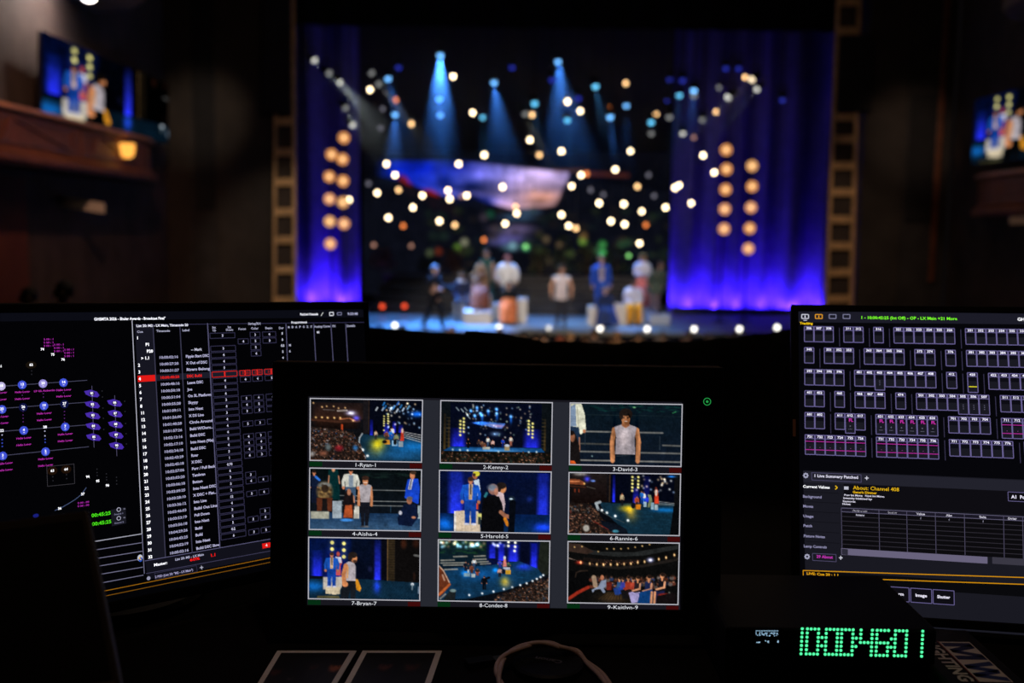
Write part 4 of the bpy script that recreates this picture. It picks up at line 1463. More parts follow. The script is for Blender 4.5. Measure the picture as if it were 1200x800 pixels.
# green ring lamp of the power button on the right bezel
pb = MB()
c0 = PC.hit(828, 470.2) + PC.n * .0035
px_ = 1.10 / F
ring = [c0 + PC.u * math.cos(t) * 4.1 * px_ + PC.v * math.sin(t) * 4.1 * px_ for t in [2 * math.pi * k / 24 for k in range(25)]]
pb.path(ring, .45 * px_, 6)
pb.disc(c0 + PC.n * .0003, PC.n, 1.5 * px_, 12, .0005)
pbo = pb.build('power_button', glow('green_ring_lamp', lin((36, 150, 70)), 1.0), mid_mon)
pbo['label'] = 'glowing green ring power button'

# ---- left lighting console monitor
ML = [[0.73799973, 0.06226894, -0.67192186], [-0.02999263, 0.99777616, 0.05952465], [0.67413415, -0.02377647, 0.73822614]]
PL = make_plane(ML, (425, 360), 1.05 * 1.28)
lu1, lv0 = PL.uv(425.5, 362.5)
lv1 = PL.uv(222, 686)[1]
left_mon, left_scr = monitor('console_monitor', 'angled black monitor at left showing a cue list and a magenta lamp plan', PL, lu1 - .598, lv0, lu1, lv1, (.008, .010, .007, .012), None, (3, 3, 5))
g = Flat(PL)
t = Flat(PL)
LAV = (86, 84, 116)
g.quad([(0, 365), (427, 361.5), (427.5, 371.5), (0, 376.5)], (11, 12, 20), 1)
t.text('GHSMTA 2026 - Shuler Awards - Broadcast Final*', 153, 373.2, 3.1, (235, 235, 245), 'c', 84, gain=1.4)
t.text('Patched Channels', 362, 368, 2.6, (230, 230, 240), 'c', 21, gain=1.3)
g.seg((376, 370), (378.5, 366), .8, (220, 220, 220))
g.frame([(386, 366), (390.5, 365.8), (390.7, 369.4), (386.2, 369.6)], 1.0, (220, 220, 230))
g.frame([(395, 366.3), (400, 366), (400.2, 368.8), (395.2, 369)], .9, (120, 120, 150))
t.text('9:23:48', 413, 367.5, 2.7, (180, 180, 215), 'c', 12)
# pane borders
g.seg((154.6, 375.2), (166.3, 624.8), 1.0, (175, 175, 190))
g.seg((166.4, 625.2), (108, 634.6), 1.0, (165, 165, 180))
g.seg((157.5, 380.6), (427, 377.5), .7, (52, 50, 80))
t.text('List 20: M2 - LX Main, Timecode 20', 159.5, 381.7, 2.8, (225, 225, 240), 'l', 63, gain=1.2)


def ROW(i, x):
    """uv on the plane of row i at photo column x of the first row's level"""
    a = PL.uv(161.7, 395.8)
    b = PL.uv(175.5, 652.2)
    v = a[1] + (b[1] - a[1]) * i / 32.0
    return v


V0, V32 = ROW(0, 0), ROW(32, 0)
RH = (V32 - V0) / 32


def UX(x, y):
    return PL.uv(x, y)[0]


# cue column band
ua, ub = UX(160, 420), UX(180.5, 420)
g.rect_uv(ua, V0 - RH * 1.9, ub, V32 + RH * .6, (22, 22, 32), 1)
u_c1, u_c2, u_c3 = UX(179.7, 392), UX(211.2, 392), UX(243.8, 392)
for u in (u_c1, u_c2, u_c3):
    g.seg_uv((u, V0 - RH * 1.95), (u, V32 + RH * .55), .0012, LAV if u == u_c3 else (58, 57, 78))
hd = lambda s_, x, y, w=None, c=(165, 165, 190): t.text(s_, x, y, 2.5, c, 'l', w, gain=1.1)
hd('Cue', 160.3, 388.6, 7)
hd('Timecode', 183, 387.7, 16)
hd('Label', 213.3, 386.8, 8.5)
hd('Int', 248.5, 383.6, 4)
hd('Up', 248.8, 386.8, 4)
hd('Int', 266.5, 383.2, 4)
hd('Down', 264.5, 386.4, 8.5)
hd('Focus', 279, 385.3, 9)
hd('Color', 294, 384.7, 8.5)
hd('Beam', 310.5, 384.3, 8.5)
hd('String/RX', 290.5, 379.2, 15)
hd('Dur', 326.5, 384.2, 5.5)
for k, ch in enumerate('MBAPGZX'):
    hd(ch, 337 + k * 4.4, 383.3 - k * .12, 2.2)
hd('Proportional', 341, 377.7, 18.5, (230, 230, 240))
hd('Analog Curve', 367.8, 382.5, 19)
hd('FX', 389, 382, 4)
hd('Details', 406, 381.7, 10)
for xa, xb in ((335, 336.7), (367.4, 370), (387.5, 390.4), (404.9, 407.6)):
    g.seg((xa, 379.3), (xb, 424), .9, LAV)
for y, s_ in ((390.5, '5'), (397.8, '5'), (404.8, '0.5'), (412, '5'), (419, '4')):
    t.text(s_, 330.5 + (y - 390) * .03, y, 2.6, (205, 205, 225), gain=1.2)
t.text('90', 372.5, 389.3, 2.4, (215, 215, 230), gain=1.2)
t.text('M', 339.5, 404.3, 2.4, (190, 190, 215))
t.text('R', 339.5, 411.5, 2.4, (190, 190, 215))
cues = ['1', 'P1', 'P20', '> 1.1', '2', '3', '4', '5', '6', '7', '8', '11', '12', '13', '14', '15', '16', '17', '18', '19', '20', '21', '22', '23', '24', '25', '26', '27', '28', '29', '30', '31', '32']
times = ['10:00:02:16', '10:00:27:20', '10:00:31:27', '10:00:40:20', '10:00:48:16', '10:00:50:18', '10:00:51:04', '10:00:55:28', '10:01:09:11', '10:01:26:00', '10:01:40:28', '10:01:57:26', '10:02:12:16', '10:02:17:10', '10:02:34:18', '10:02:43:29', '10:02:45:18', '10:02:57:06', '10:03:03:20', '10:03:06:18', '10:03:09:25', '10:03:28:10', '10:03:36:12', '10:03:46:03', '10:03:53:19', '10:03:56:18', '10:04:29:26', '10:04:43:25', '10:04:52:19', '10:05:02:16']
labels = ['Pippin Start DSC', 'X Out of DSC', 'Rivers Belong', 'DSC Build', 'Leave DSC', 'Joe', 'On SL Platform', 'Skyyyy', 'Into Next', 'X DS Line', 'Circle Around', 'Build W/Choru...', 'Build DSC', 'Into Next (90s)', 'Build DSC', 'Roar', 'X DSC', 'Purr / Pull Back', 'Tambran', 'Button', 'Into Next DSC', 'X DSC + Plat...', 'Into Line', 'Build Out Line', 'Pull Down', 'Into Next', 'Build', 'Build', 'Into Next', 'Build DSC Slow']
vals = ['5', '', '3', '4', '4', '5', '3', '4', '5', '6', '3', '4', '3', '4', '4', '4', '5', '4', '3', '1', '0.75', '6', '3', '3', '3', '12', '4', '3', '5', '5', '0.2', '6', '']
u_q = UX(163, 400)
CH = RH * .40
for i, c in enumerate(cues):
    v = V0 + RH * i
    w_ = {'P1': .010, 'P20': .011, '> 1.1': .004}.get(c, 0)
    t.text_uv(c, u_q - .003 + w_, v, CH * 1.08, (250, 250, 255), 'l', None, 1, gain=1.5)
    if i >= 3:
        red = i == 6
        t.text_uv(times[i - 3], u_c1 + .0048, v, CH * .95, (225, 30, 26) if red else (160, 158, 190), 'l', (u_c2 - u_c1) * .72, 1, gain=1.15)
        t.text_uv(labels[i - 3], u_c2 + .005, v, CH * 1.0, (225, 36, 30) if red else (175, 173, 205), 'l', None if len(labels[i - 3]) < 13 else (u_c3 - u_c2) * .84, 1, gain=1.2)
t.text_uv('-- Mark', u_c2 + .012, V0 + RH * 2, CH, (200, 200, 220), 'l', None, 1)
v = V0 + RH * 6
g.rect_uv(ua, v - RH * .46, ub, v + RH * .46, (225, 26, 22), 2)
g.rect_uv(ub, v - RH * .46, UX(428, 400), v + RH * .46, (28, 28, 40), 1)
cellcols = [(UX(246.3, 400), UX(275.5, 400)), (UX(279, 402), UX(291, 402)), (UX(293.5, 401), UX(305, 401)), (UX(308, 400), UX(323.5, 400))]
have = {0: (2, 3), 1: (1, 2, 3), 2: (2,), 3: (2,), 6: (1, 2, 3), 7: (1, 2, 3), 10: (1, 2, 3), 11: (1, 2, 3), 12: (1, 2, 3), 14: (1, 2, 3), 16: (1, 2, 3), 17: (1, 2, 3), 18: (1, 2, 3), 19: (1, 2, 3), 22: (1,), 23: (1, 2, 3), 25: (1, 2, 3), 28: (2,), 29: (1, 2, 3), 31: (1, 2, 3), 32: (1, 2)}
for i in range(32):
    v = V0 + RH * i
    for ci in (0,) + have.get(i, ()):
        if ci == 0 and i == 1:
            continue
        a, b = cellcols[ci]
        red = i == 6
        g.box_uv(a, v - RH * .40, b, v + RH * .40, .0008, (205, 34, 30) if red else (50, 48, 74), 2)
        s_ = (vals[i] if ci == 0 else vals[(i * 3 + ci) % 19]) or '4'
        if red:
            g.rect_uv((a + b) / 2 - .0009, v - RH * .36, (a + b) / 2 + .0009, v + RH * .36, (225, 40, 34), 3)
            if ci:
                for q in (.25, .4, .6, .75):
                    g.rect_uv(a + (b - a) * q, v - RH * .2, a + (b - a) * q + .0012, v + RH * .2, (150, 24, 22), 3)
        else:
            t.text_uv(s_, (a + b) / 2, v, CH * .92, (200, 198, 225), 'c', None, 1, gain=1.15)
# foot of the cue list
g.quad([(170, 657.5), (320, 631.5), (322, 651), (173, 679)], (17, 17, 26), 1)
g.seg((169.5, 657), (321, 630.6), .8, (92, 90, 124))
g.seg((171, 671.8), (321, 644.5), .7, (66, 64, 92))
g.seg((166.4, 625), (169, 672), .9, (110, 108, 135))
t.text('Master:', 188, 660.3, 3.2, (240, 240, 248), 'c', 16, gain=1.4)
t.text('List 20: M2 - LX Main', 222, 652.3, 2.6, (180, 180, 210), 'c', 34)
t.text('60%', 228, 654.8, 3.2, (230, 24, 20), 'c', 12, gain=1.3)
t.text('1.1', 249.5, 650, 3.4, (230, 24, 20), 'c', 7, gain=1.3)
g.quad([(307, 636.8), (320, 634.4), (320.6, 640.2), (307.6, 642.6)], (225, 26, 22), 2)
t.text('4', 312, 638.6, 3, (250, 240, 240))
t.text('2 PSD (List 20: "M2 - LX Main")', 204, 671.5, 2.6, (165, 160, 200), 'c', 45)
g.frame([(181, 671.5), (230, 662.5), (231, 669.5), (182, 678.5)], .5, (54, 52, 76))
g.blob(174, 677.3, 2.3, (150, 150, 175), 10)
g.seg((234, 665), (238, 664.3), .8, (190, 190, 210))
g.seg((235.8, 662.6), (236.4, 666.8), .8, (190, 190, 210))
g.seg((118, 693), (322, 652.3), .9, (150, 96, 14))
g.seg((119.5, 698.8), (323, 657.2), .9, (120, 76, 14))
# lines of the lower left list, its round badge
for (a, b) in (((108, 644.7), (166, 635.6)), ((110, 654.6), (166.6, 645.6)), ((112, 663.6), (167, 654.4)), ((114, 673.2), (167.4, 664.2)), ((116, 683.2), (168, 673.6))):
    g.seg(a, b, .9, (112, 110, 136))
g.blob(164, 653.5, 4.0, (190, 195, 215), 12, .8)
g.blob(164.4, 655.2, 2.9, (40, 80, 180), 10, .8, 3)
g.seg((162.6, 653.6), (165, 651.6), 1.0, (235, 190, 40), 4)
g.seg((162.6, 653.6), (165, 655.8), 1.0, (235, 190, 40), 4)
# lamp plan
for a, b in (((-20, 454), (102, 445.4)), ((-20, 480), (103, 471)), ((-20, 507), (102.5, 497.6)), ((-20, 536), (104, 523.2))):
    g.seg(a, b, .7, (74, 74, 98))
BL_, LV_, DK_ = (66, 84, 215), (150, 140, 215), (16, 20, 66)
for x, y, c, s_ in ((1.2, 452.4, (190, 180, 225), '18'), (25.8, 450.8, BL_, '13'), (50.2, 449.4, LV_, '20'), (74.2, 448.2, BL_, '14'), (2.1, 479.6, BL_, '25'), (27, 477.2, DK_, '26'), (51.3, 475.5, BL_, '19'), (75.3, 473.3, DK_, '27'), (2, 505, None, '22'), (27.7, 504.2, BL_, '4'), (52.5, 500.8, None, '28'), (76.2, 500, BL_, '7'), (3, 534, BL_, '3'), (53.2, 529, BL_, '2')):
    if c:
        g.blob(x, y, 5.1, c, 10, .95, 3)
    t.text(s_, x, y - .8, 2.9, (245, 245, 255), gain=1.4)
    if c:
        t.text('00', x + .2, y + 2.4, 1.3, (235, 235, 250))
for x, y in ((26, 459), (26, 467), (74.5, 456.6), (74.5, 464), (51.7, 484), (51.7, 491.7), (1, 488), (1, 495.6), (27.7, 513), (27.7, 520.8), (76.2, 508.4), (76.2, 516.2), (53.2, 537.2), (53.2, 545), (6, 542.6), (6, 550.4), (-1, 460), (-1, 468)):
    t.text('Hello Lover', x, y, 2.0, (170, 42, 160), 'c', 17.5, gain=1.2)
t.text('LP GL Robertio', 52, 457.6, 2.0, (170, 42, 160), 'c', 25, gain=1.2)
for x, y in ((27, 482), (27, 486), (27, 490), (27, 494), (75.4, 482), (75.4, 486), (75.4, 490), (75.4, 494), (50.6, 461), (50.7, 465), (74.4, 460), (26, 463)):
    g.blob(x, y, .7, (96, 40, 120), 5)
for x, y in ((2.3, 509.5), (2.4, 515), (2.5, 519), (2.6, 523), (52.4, 505), (52.6, 510.5), (52.7, 514.5), (52.8, 518)):
    g.blob(x, y, .8, (190, 190, 220) if y < 511 else (60, 80, 200), 6)
for x, ys in ((107.5, (461, 474, 486.8, 499.4, 512.2)), (134.2, (472, 484.6, 497.2, 509.6, 522.2))):
    g.seg((x, ys[0] - 9), (x + 2.6, ys[-1] + 12), .6, (84, 80, 110))
    for k, y in enumerate(ys):
        xx = x + k * .55
        u, v = PL.uv(xx, y)
        sc = g.scale(xx, y)
        pts = [(-7.5, -3.4), (-1, -4.6), (5.2, -1.8), (7.5, 2.6), (5.5, 4.8), (-1, 3.6), (-6, .6)]
        g.face([(u + p[0] * sc * 1.15, v + p[1] * sc) for p in pts], lin((72, 44, 168)), 3)
        g.blob(xx, y, 2.6, (44, 36, 80), 8, 1.3, 4)
        t.text(str(81 + k + (5 if x > 120 else 0)), xx, y - .6, 2.5, (250, 250, 255), layer=6, gain=1.4)
        t.text('00', xx + .3, y + 2.2, 1.2, (225, 225, 240), layer=6)
for x, y, s_ in ((49.5, 409, '74'), (61.6, 415.2, '75'), (73.6, 421, '76'), (36.4, 427.2, '62'), (0, 429, '61'), (61.2, 551.2, '63'), (77.2, 549.5, '64'), (102.6, 558.3, '94'), (114.3, 563.3, '95'), (125.7, 568.4, '96'), (96.7, 578.6, '37'), (69.7, 595.4, '36')):
    t.text(s_, x, y, 2.8, (245, 245, 250), gain=1.5)
for x, y in ((57, 397.4), (69, 403.6), (81, 409.4)):
    for k in range(3):
        t.text('S 00 : 1', x, y + k * 3.8, 2.0, (150, 36, 150), 'c', 12, gain=1.2)
for k in range(2):
    t.text('S 00 : 00', 97.5, 588.5 + k * 3.6, 2.0, (150, 36, 150), 'c', 13.5, gain=1.2)
g.frame([(54.7, 546.6), (86.6, 543.4), (87.4, 566.4), (55.6, 569.6)], .5, (62, 60, 66))
g.blob(61.2, 551.5, 5, (30, 17, 8), 10, 1.2, 1)
g.blob(77.4, 549.8, 5, (30, 17, 8), 10, 1.2, 1)
g.blob(36.4, 427.5, 4.4, (24, 18, 12), 10, 1.4, 1)
cv = [(64, 598), (72, 594.5), (80, 590), (88, 585), (95, 579.5), (101, 571)]
for a, b in zip(cv[:-1], cv[1:]):
    g.seg(a, b, .8, (70, 84, 120))
for x, y in ((113.5, 549.5), (113.6, 553.5), (113.8, 557), (124.5, 555), (124.7, 559), (124.8, 562), (136.4, 559), (136.5, 563), (136.6, 567), (61.8, 558.5), (62, 563), (77.8, 556), (78, 560.5), (119.5, 458), (120, 465), (120.5, 478), (121, 490), (121.5, 503), (146, 470), (146.4, 482), (147, 496), (147.6, 508), (148, 520), (37, 434.5), (37, 438.5)):
    g.blob(x, y, .8, (40, 40, 46), 6)
g.blob(42, 604, 2.4, (24, 30, 120), 8, 1.4)
g.quad([(130, 597), (147, 594), (148, 613), (131, 616.5)], (24, 24, 32), 1)
t.text('00:45:25', 118.4, 602.2, 4.0, (70, 210, 26), 'c', 23, gain=1.2)
t.text('00:45:25', 119, 612.2, 4.0, (70, 210, 26), 'c', 23, gain=1.2)
for y in (596.8, 607):
    g.blob(139, y, 2.6, (170, 170, 190), 12, 1, 3)
    g.blob(139, y, 1.8, (24, 24, 32), 12, 1, 4)
    t.text('00', 145.5, y - .8, 1.6, (120, 120, 140))
t.text('Sound 1', 139, 601.8, 1.8, (120, 120, 150), 'c', 11)
t.text('Sound 2', 139.4, 612, 1.8, (120, 120, 150), 'c', 11)
g.build('screen_graphics', left_scr)
t.build('screen_text', left_scr)

# ---- right lighting console monitor
MR = [[0.98226013, -0.06105483, 0.17730581], [0.01699194, 0.97060181, 0.24009039], [-0.18675202, -0.23281845, 0.9544209]]
PR = make_plane(MR, (935, 365), 1.05 * 1.19)
ru0, rv0 = PR.uv(935.5, 364.5)
rv1 = PR.uv(942, 714)[1]
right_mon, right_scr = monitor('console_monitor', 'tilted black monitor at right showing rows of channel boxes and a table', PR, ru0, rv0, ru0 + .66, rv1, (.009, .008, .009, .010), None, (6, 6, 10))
g = Flat(PR)
t = Flat(PR)


def ry(x, y):
    """photo y of the row that passes the left border at y, seen at photo column x"""
    return y + (x - 938) * (.0068 + (y - 365) * .000188)


def rq(x0, y0, x1, y1, c, layer=1):
    g.quad([(x0 + (y0 - 365) * .02, ry(x0, y0)), (x1, ry(x1, y0)), (x1, ry(x1, y1)), (x0 + (y1 - 365) * .02, ry(x0, y1))], c, layer)


rq(935.6, 365, 1545, 377.5, (27, 27, 38))
for k, x in enumerate((943.5, 959.5, 975.7, 992)):
    c = (220, 150, 40) if k == 1 else ((205, 205, 220) if k == 0 else (120, 120, 150))
    g.frame([(x - 4, 368.4), (x + 4, 368.5), (x + 4, 373.2), (x - 4, 373.1)], 1.0, c)
    if k < 2:
        g.seg((x, 369.5), (x, 372.4), 1.2, c)
    if k == 0:
        g.seg((x - 2, 375.2), (x + 2, 375.3), .9, c)
t.text('1 - 10:00:45:25 (Int Off) - OP - LX Main +21 More', 1064.5, 372.7, 3.3, (120, 245, 40), 'c', 113, gain=1.1)
t.text('GHSMTA', 1192, 374, 3.6, (240, 240, 245), 'l', 24, gain=1.3)
t.text('Tracking', 944.7, 378.8, 2.7, (235, 190, 20), 'c', 15, gain=1.2)
# grid of channel boxes
U00 = PR.uv(948, 391)[0]
UP = (PR.uv(1046 / 4 + 920, 440)[0] - PR.uv(350 / 4 + 920, 440)[0]) / 14.75
UP = (PR.uv(772 / 4 + 920, 395)[0] - PR.uv(112 / 4 + 920, 392)[0]) / 14.0
rtop = [PR.uv(943, y)[1] for y in (382.4, 407.2, 432.6, 457.6, 483.1, 509.2)]
HB = PR.uv(943, 400.2)[1] - rtop[0]
grid_rows = [
    '306 307 308 | 311 312 | 316 | 321 322 323 324 325 326 | 331 332 333 334 335 336 337',
    '345 | 351 352 353 | 363 364 365 366 | 373 374 | 376 | 381 382 383 384 385 386 387',
    '393 394 395 396 | 401 402 403 404 405 406 407 408 | 412 | 420 | 422 423 424 425 426',
    '451 452 | 465 | 466 467 468 | 474 | 501 502 503 504 505 506 507 | 511 512 513 514',
    '601 602 | 611 612 613 | 621 622 623 624 625 626 | 701 702 703 704 | 711 712 713 714',
    '721 722 723 724 725 726 | 731 732 733 734 735 736 | 771 772 773 774 775 776 | 781 782']
BC = (104, 96, 146)
for r, line in enumerate(grid_rows):
    for c, tok in enumerate(line.split()):
        u = U00 + UP * c
        v = rtop[r]
        if tok == '|':
            g.seg_uv((u + .001, v + HB * .06), (u + .001, v + HB * 1.28), .0009, (54, 50, 76))
            continue
        n = int(tok)
        tall = tok in ('403', '420', '505', '506', '507', '612') or 621 <= n <= 626 or 711 <= n <= 714 or 721 <= n <= 736
        hb = HB * (1.22 if tall else 1.0)
        a, b = u - UP * .47, u + UP * .47
        g.rect_uv(a, v, b, v + hb, (13, 13, 20), 1)
        g.rect_uv(a, v, b, v + HB * .22, (34, 31, 52), 2)
        g.rect_uv(a, v + HB * .52, b, v + hb, (25, 25, 33), 2)
        g.box_uv(a, v, b, v + hb, .0010, BC, 3)
        g.seg_uv((a, v + HB * .23), (b, v + HB * .23), .0008, BC, 3)
        t.text_uv(tok, u, v + HB * .11, HB * .145, (225, 222, 240), 'c', UP * .55, 1, gain=1.3)
        if 721 <= n <= 736 or 711 <= n <= 714:
            for q in (.40, .92):
                g.rect_uv(a, v + HB * (q - .02), b, v + HB * (q + .025), (175, 40, 150), 4)
            t.text_uv('-', u, v + HB * .75, HB * .12, (150, 70, 150))
        if 621 <= n <= 626 or n == 612:
            t.text_uv('FL', u + .001, v + HB * .40, HB * .19, (190, 44, 160), gain=1.2)
            t.text_uv('+', u, v + HB * .78, HB * .12, (110, 108, 130))
            t.text_uv('-----', u, v + HB * .95, HB * .10, (110, 108, 130))
        if tok == '420':
            g.rect_uv(a + .001, v + HB * .84, b - .001, v + HB * .90, (215, 205, 40), 4)
        if tok in ('403', '505', '506', '507'):
            for q in (.62, .74, .86):
                g.rect_uv(u - .0006, v + HB * q, u + .0006, v + HB * (q + .05), (90, 88, 110), 4)
# lower panel
rq(937.5, 551, 1545, 725, (25, 25, 33), 1)
rq(937.5, 552, 1545, 564.5, (34, 34, 44), 2)


def gear(x, y):
    g.blob(x, y, 2.8, (165, 165, 190), 8, 1, 4)
    for k in range(8):
        a = k * math.pi / 4
        g.blob(x + 2.7 * math.cos(a), y + 2.7 * math.sin(a), .8, (165, 165, 190), 4, 1, 4)
    g.blob(x, y, 1.3, (34, 34, 44), 8, 1, 5)


gear(944.2, 557)
gear(945.8, 652)
t.text('1 Live Summary Patched', 979.5, 558.2, 3.2, (215, 212, 232), 'c', 52, gain=1.1)
g.frame([(951, 553.6), (1009, 556.2), (1009.3, 565), (951.3, 562.2)], .7, (78, 74, 104), 3)
for x, y in ((1015.6, 560), (985.2, 653.4)):
    g.seg((x - 2.2, y), (x + 2.2, y), 1.0, (210, 210, 225), 4)
    g.seg((x, y - 2.2), (x, y + 2.2), 1.0, (210, 210, 225), 4)
rq(1000 - 15.5, 564.5, 1545, 591, (14, 13, 18), 3)
for y in (575.5, 587, 598.5, 610, 621.5, 633.5):
    rq(938.4, y, 983.5, y + .7, (16, 16, 22), 3)
for s_, x, y, w, c in (('Current Values', 956.5, 570.3, 31.5, (245, 245, 250)), ('Background', 951.8, 581.8, 22, (135, 132, 165)), ('Moves', 947, 593, 12, (135, 132, 165)), ('Usage', 947.2, 604.6, 12, (135, 132, 165)), ('Patch', 946.6, 615.8, 10.5, (135, 132, 165)), ('Fixture Notes', 954.2, 628.2, 25, (135, 132, 165)), ('Lamp Controls', 955.3, 640.2, 27, (135, 132, 165))):
    t.text(s_, x, y, 3.0, c, 'c', w, gain=1.2)
g.seg((978.8, 569), (981.2, 571.2), 1.1, (235, 185, 20), 4)
g.seg((981.2, 571.2), (978.8, 573.4), 1.1, (235, 185, 20), 4)
g.quad([(989, 569.8), (994.3, 570), (994.3, 573.6), (989, 573.4)], (190, 190, 205), 4)
t.text('About: Channel 408', 1026.5, 572.3, 4.3, (235, 185, 20), 'c', 54, 0, gain=1.15)
t.text('Generic Dimmer', 1013.2, 576.9, 2.7, (225, 175, 20), 'c', 28, gain=1.1)
for s_, x, y, w in (('Prev Int Move:', 1000, 580.2, 22), ('Next Int Move:', 1025, 581.2, 23), ('Intensity Inhibited by:', 1005, 584, 34), ('Keywords:', 995, 587.3, 15), ('Notes:', 992, 590.4, 10)):
    t.text(s_, x, y, 2.1, (215, 212, 230), 'c', w, gain=1.1)
g.frame([(1181, 576.2), (1225, 578.2), (1225.5, 589), (1181.5, 586.8)], .8, (96, 90, 132), 4)
t.text('A1  Po', 1185, 581.8, 3.8, (225, 222, 240), 'l', 16, gain=1.2)
# table
tx = [985.8, 1029.8, 1062.4, 1095.9, 1129.9, 1175.8, 1198.2, 1545]
rq(985.2 - 4.5, 592.5, 1545, 639.5, (12, 11, 14), 3)
rq(985.2 - 4.5, 592.5, 1545, 597, (26, 24, 36), 4)
for k in range(9):
    y = 592.6 + (0 if k == 0 else 4.4 + (k - 1) * 5.35)
    g.seg((986, ry(986, y)), (1545, ry(1545, y)), .7, (96, 92, 118) if k < 2 else (48, 45, 54), 5)
for x in tx:
    g.seg((x, ry(x, 592.6)), (x + .9, ry(x, 639.4)), .7, (78, 74, 98), 5)
for s_, x, w in (('Parameter', 1007.5, 17), ('Source', 1045.5, 11), ('Value', 1078.7, 10), ('Abs', 1112, 7), ('Delta', 1151.5, 8), ('Delay', 1186, 10)):
    t.text(s_, x, ry(x, 595), 2.5, (225, 222, 238), 'c', w, gain=1.2)
t.text('Intens', 1007.8, ry(1007, 599.8), 2.2, (200, 198, 215), 'c', 10, layer=7)
for x in (1078.8, 1112, 1151.8):
    t.text('f', x, ry(x, 600), 2.2, (150, 148, 170), layer=7)
rq(985.4 - 5.3, 639.6, 1157, 647.2, (104, 98, 124), 6)
rq(1157, 639.6, 1545, 647.2, (58, 56, 68), 6)
rq(986 - 5.3, 640.2, 993.5, 646.8, (44, 43, 56), 7)
t.text('29 About', 966.2, 652.2, 3.3, (180, 50, 165), 'c', 19, gain=1.2)
g.frame([(952, 648.2), (979.6, 649.5), (979.9, 658), (952.4, 656.4)], .7, (78, 74, 104), 3)
rq(940.3, 668.2, 1545, 682, (9, 9, 12), 3)
g.seg((941, 668.2), (1545, 687.5), 1.1, (205, 140, 14), 5)
g.seg((941, 668), (941.4, 676), .9, (205, 140, 14), 5)
g.seg((941.5, 675.6), (1545, 696.4), 1.1, (205, 140, 14), 5)
t.text('LIVE: Cue 20 : 1.1', 964, 672.7, 2.8, (225, 160, 20), 'c', 38, layer=7, gain=1.1)
for s_, xa, xb, w in (('Form', 1041, 1065, 12), ('Image', 1067, 1091.5, 13.5), ('Shutter', 1093.2, 1117.8, 15)):
    ya = 680.3
    g.quad([(xa, ry(xa, ya)), (xb, ry(xb, ya)), (xb + .3, ry(xb, ya + 16)), (xa + .3, ry(xa, ya + 16))], (14, 13, 19), 4)
    g.frame([(xa, ry(xa, ya)), (xb, ry(xb, ya)), (xb + .3, ry(xb, ya + 16)), (xa + .3, ry(xa, ya + 16))], .8, (104, 96, 146), 5)
    t.text(s_, (xa + xb) / 2, ry((xa + xb) / 2, ya + 7.6), 3.4, (225, 222, 238), 'c', w, layer=7, gain=1.2)
g.build('screen_graphics', right_scr)
t.build('screen_text', right_scr)
# small solid amber strip standing in for a reflection on the right monitor's left edge
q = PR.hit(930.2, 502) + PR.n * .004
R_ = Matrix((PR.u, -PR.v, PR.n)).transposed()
MB().box(q, (.0035, .021, .004), R_).build('edge_reflection', mat('amber_reflection', (0.22, 0.09, 0.04), .5, noise=.2, scale=50), right_mon)['label'] = 'amber reflection strip'

# ---- timecode display box
zt = DESK_Z + .066
fl, frr = at_z(852, 736, zt), at_z(1097, 736.5, zt)
yf = (fl.y + frr.y) / 2
bk = at_z(1034, 674.5, zt)
tb = empty('timecode_display', ((fl.x + frr.x) / 2, (yf + bk.y) / 2, DESK_Z), 'black desktop box with green glowing dot digits in front of the right monitor', 'clock')
W_ = frr.x - fl.x
cx_, cyy = (fl.x + frr.x) / 2, (yf + bk.y) / 2
MB().box((cx_, cyy, DESK_Z + .0355), (W_, bk.y - yf, .061)).build('case', mat('black_anodised_case', (.0035, .0035, .006), .6, noise=.15, scale=60, spec=.12), tb, bevel=.002)
for sx in (-1, 1):
    for sy in (-1, 1):
        MB().tube((cx_ + sx * W_ * .42, cyy + sy * (bk.y - yf) * .38, DESK_Z), (cx_ + sx * W_ * .42, cyy + sy * (bk.y - yf) * .38, DESK_Z + .005), .008, .008, 10).build('foot', M_BLACK, tb)
PF = Plane((cx_, yf - .0012, DESK_Z), (1, 0, 0), (0, 0, -1), (0, -1, 0))
MB().box((cx_ + W_ * .12, yf - .0005, DESK_Z + .046), (W_ * .70, .0018, .036)).build('window', mat('smoked_acrylic', (.004, .005, .005), .25, spec=.3), tb)
M_LED = glow('green_led', (.085, 1.0, .36), 1.35)
LP_ = 4.55
glyph = {'1': ['1'] * 7, '0': ['1111', '1001', '1001', '1001', '1001', '1001', '1111'], ':': ['0', '0', '1', '0', '1', '0', '0'],
         '4': ['1001', '1001', '1001', '1111', '0001', '0001', '0001'], '6': ['1111', '1000', '1000', '1111', '1001', '1001', '1111']}
for ch, xz in (('1', 496), ('0', 521), (':', 594), ('0', 613), ('0', 688), (':', 760), ('4', 781), ('6', 859), (':', 930), ('0', 948), ('1', 1080)):
    dm = MB()
    for r, row in enumerate(glyph[ch]):
        for c, b in enumerate(row):
            if b == '1':
                zx = xz + c * 18.2
                zy = 149 + r * 20.2 + (zx - 497) * .0205 if ch != ':' else 149 + r * 20.2 + (zx - 497) * .0205
                px, py = 820 + zx / 4.138 - r * .25, 700 + zy / 4.138
                hq = PF.hit(px, py)
                hq.y = yf - .0022
                dm.ball(hq, (.0015, .0008, .0015), 8, 4)
    dm.build('led_colon' if ch == ':' else 'led_digit', M_LED, tb, smooth=True)
od = Flat(Plane((cx_, yf - .0004, DESK_Z), (1, 0, 0), (0, 0, -1), (0, -1, 0)))
rr = random.Random(4)
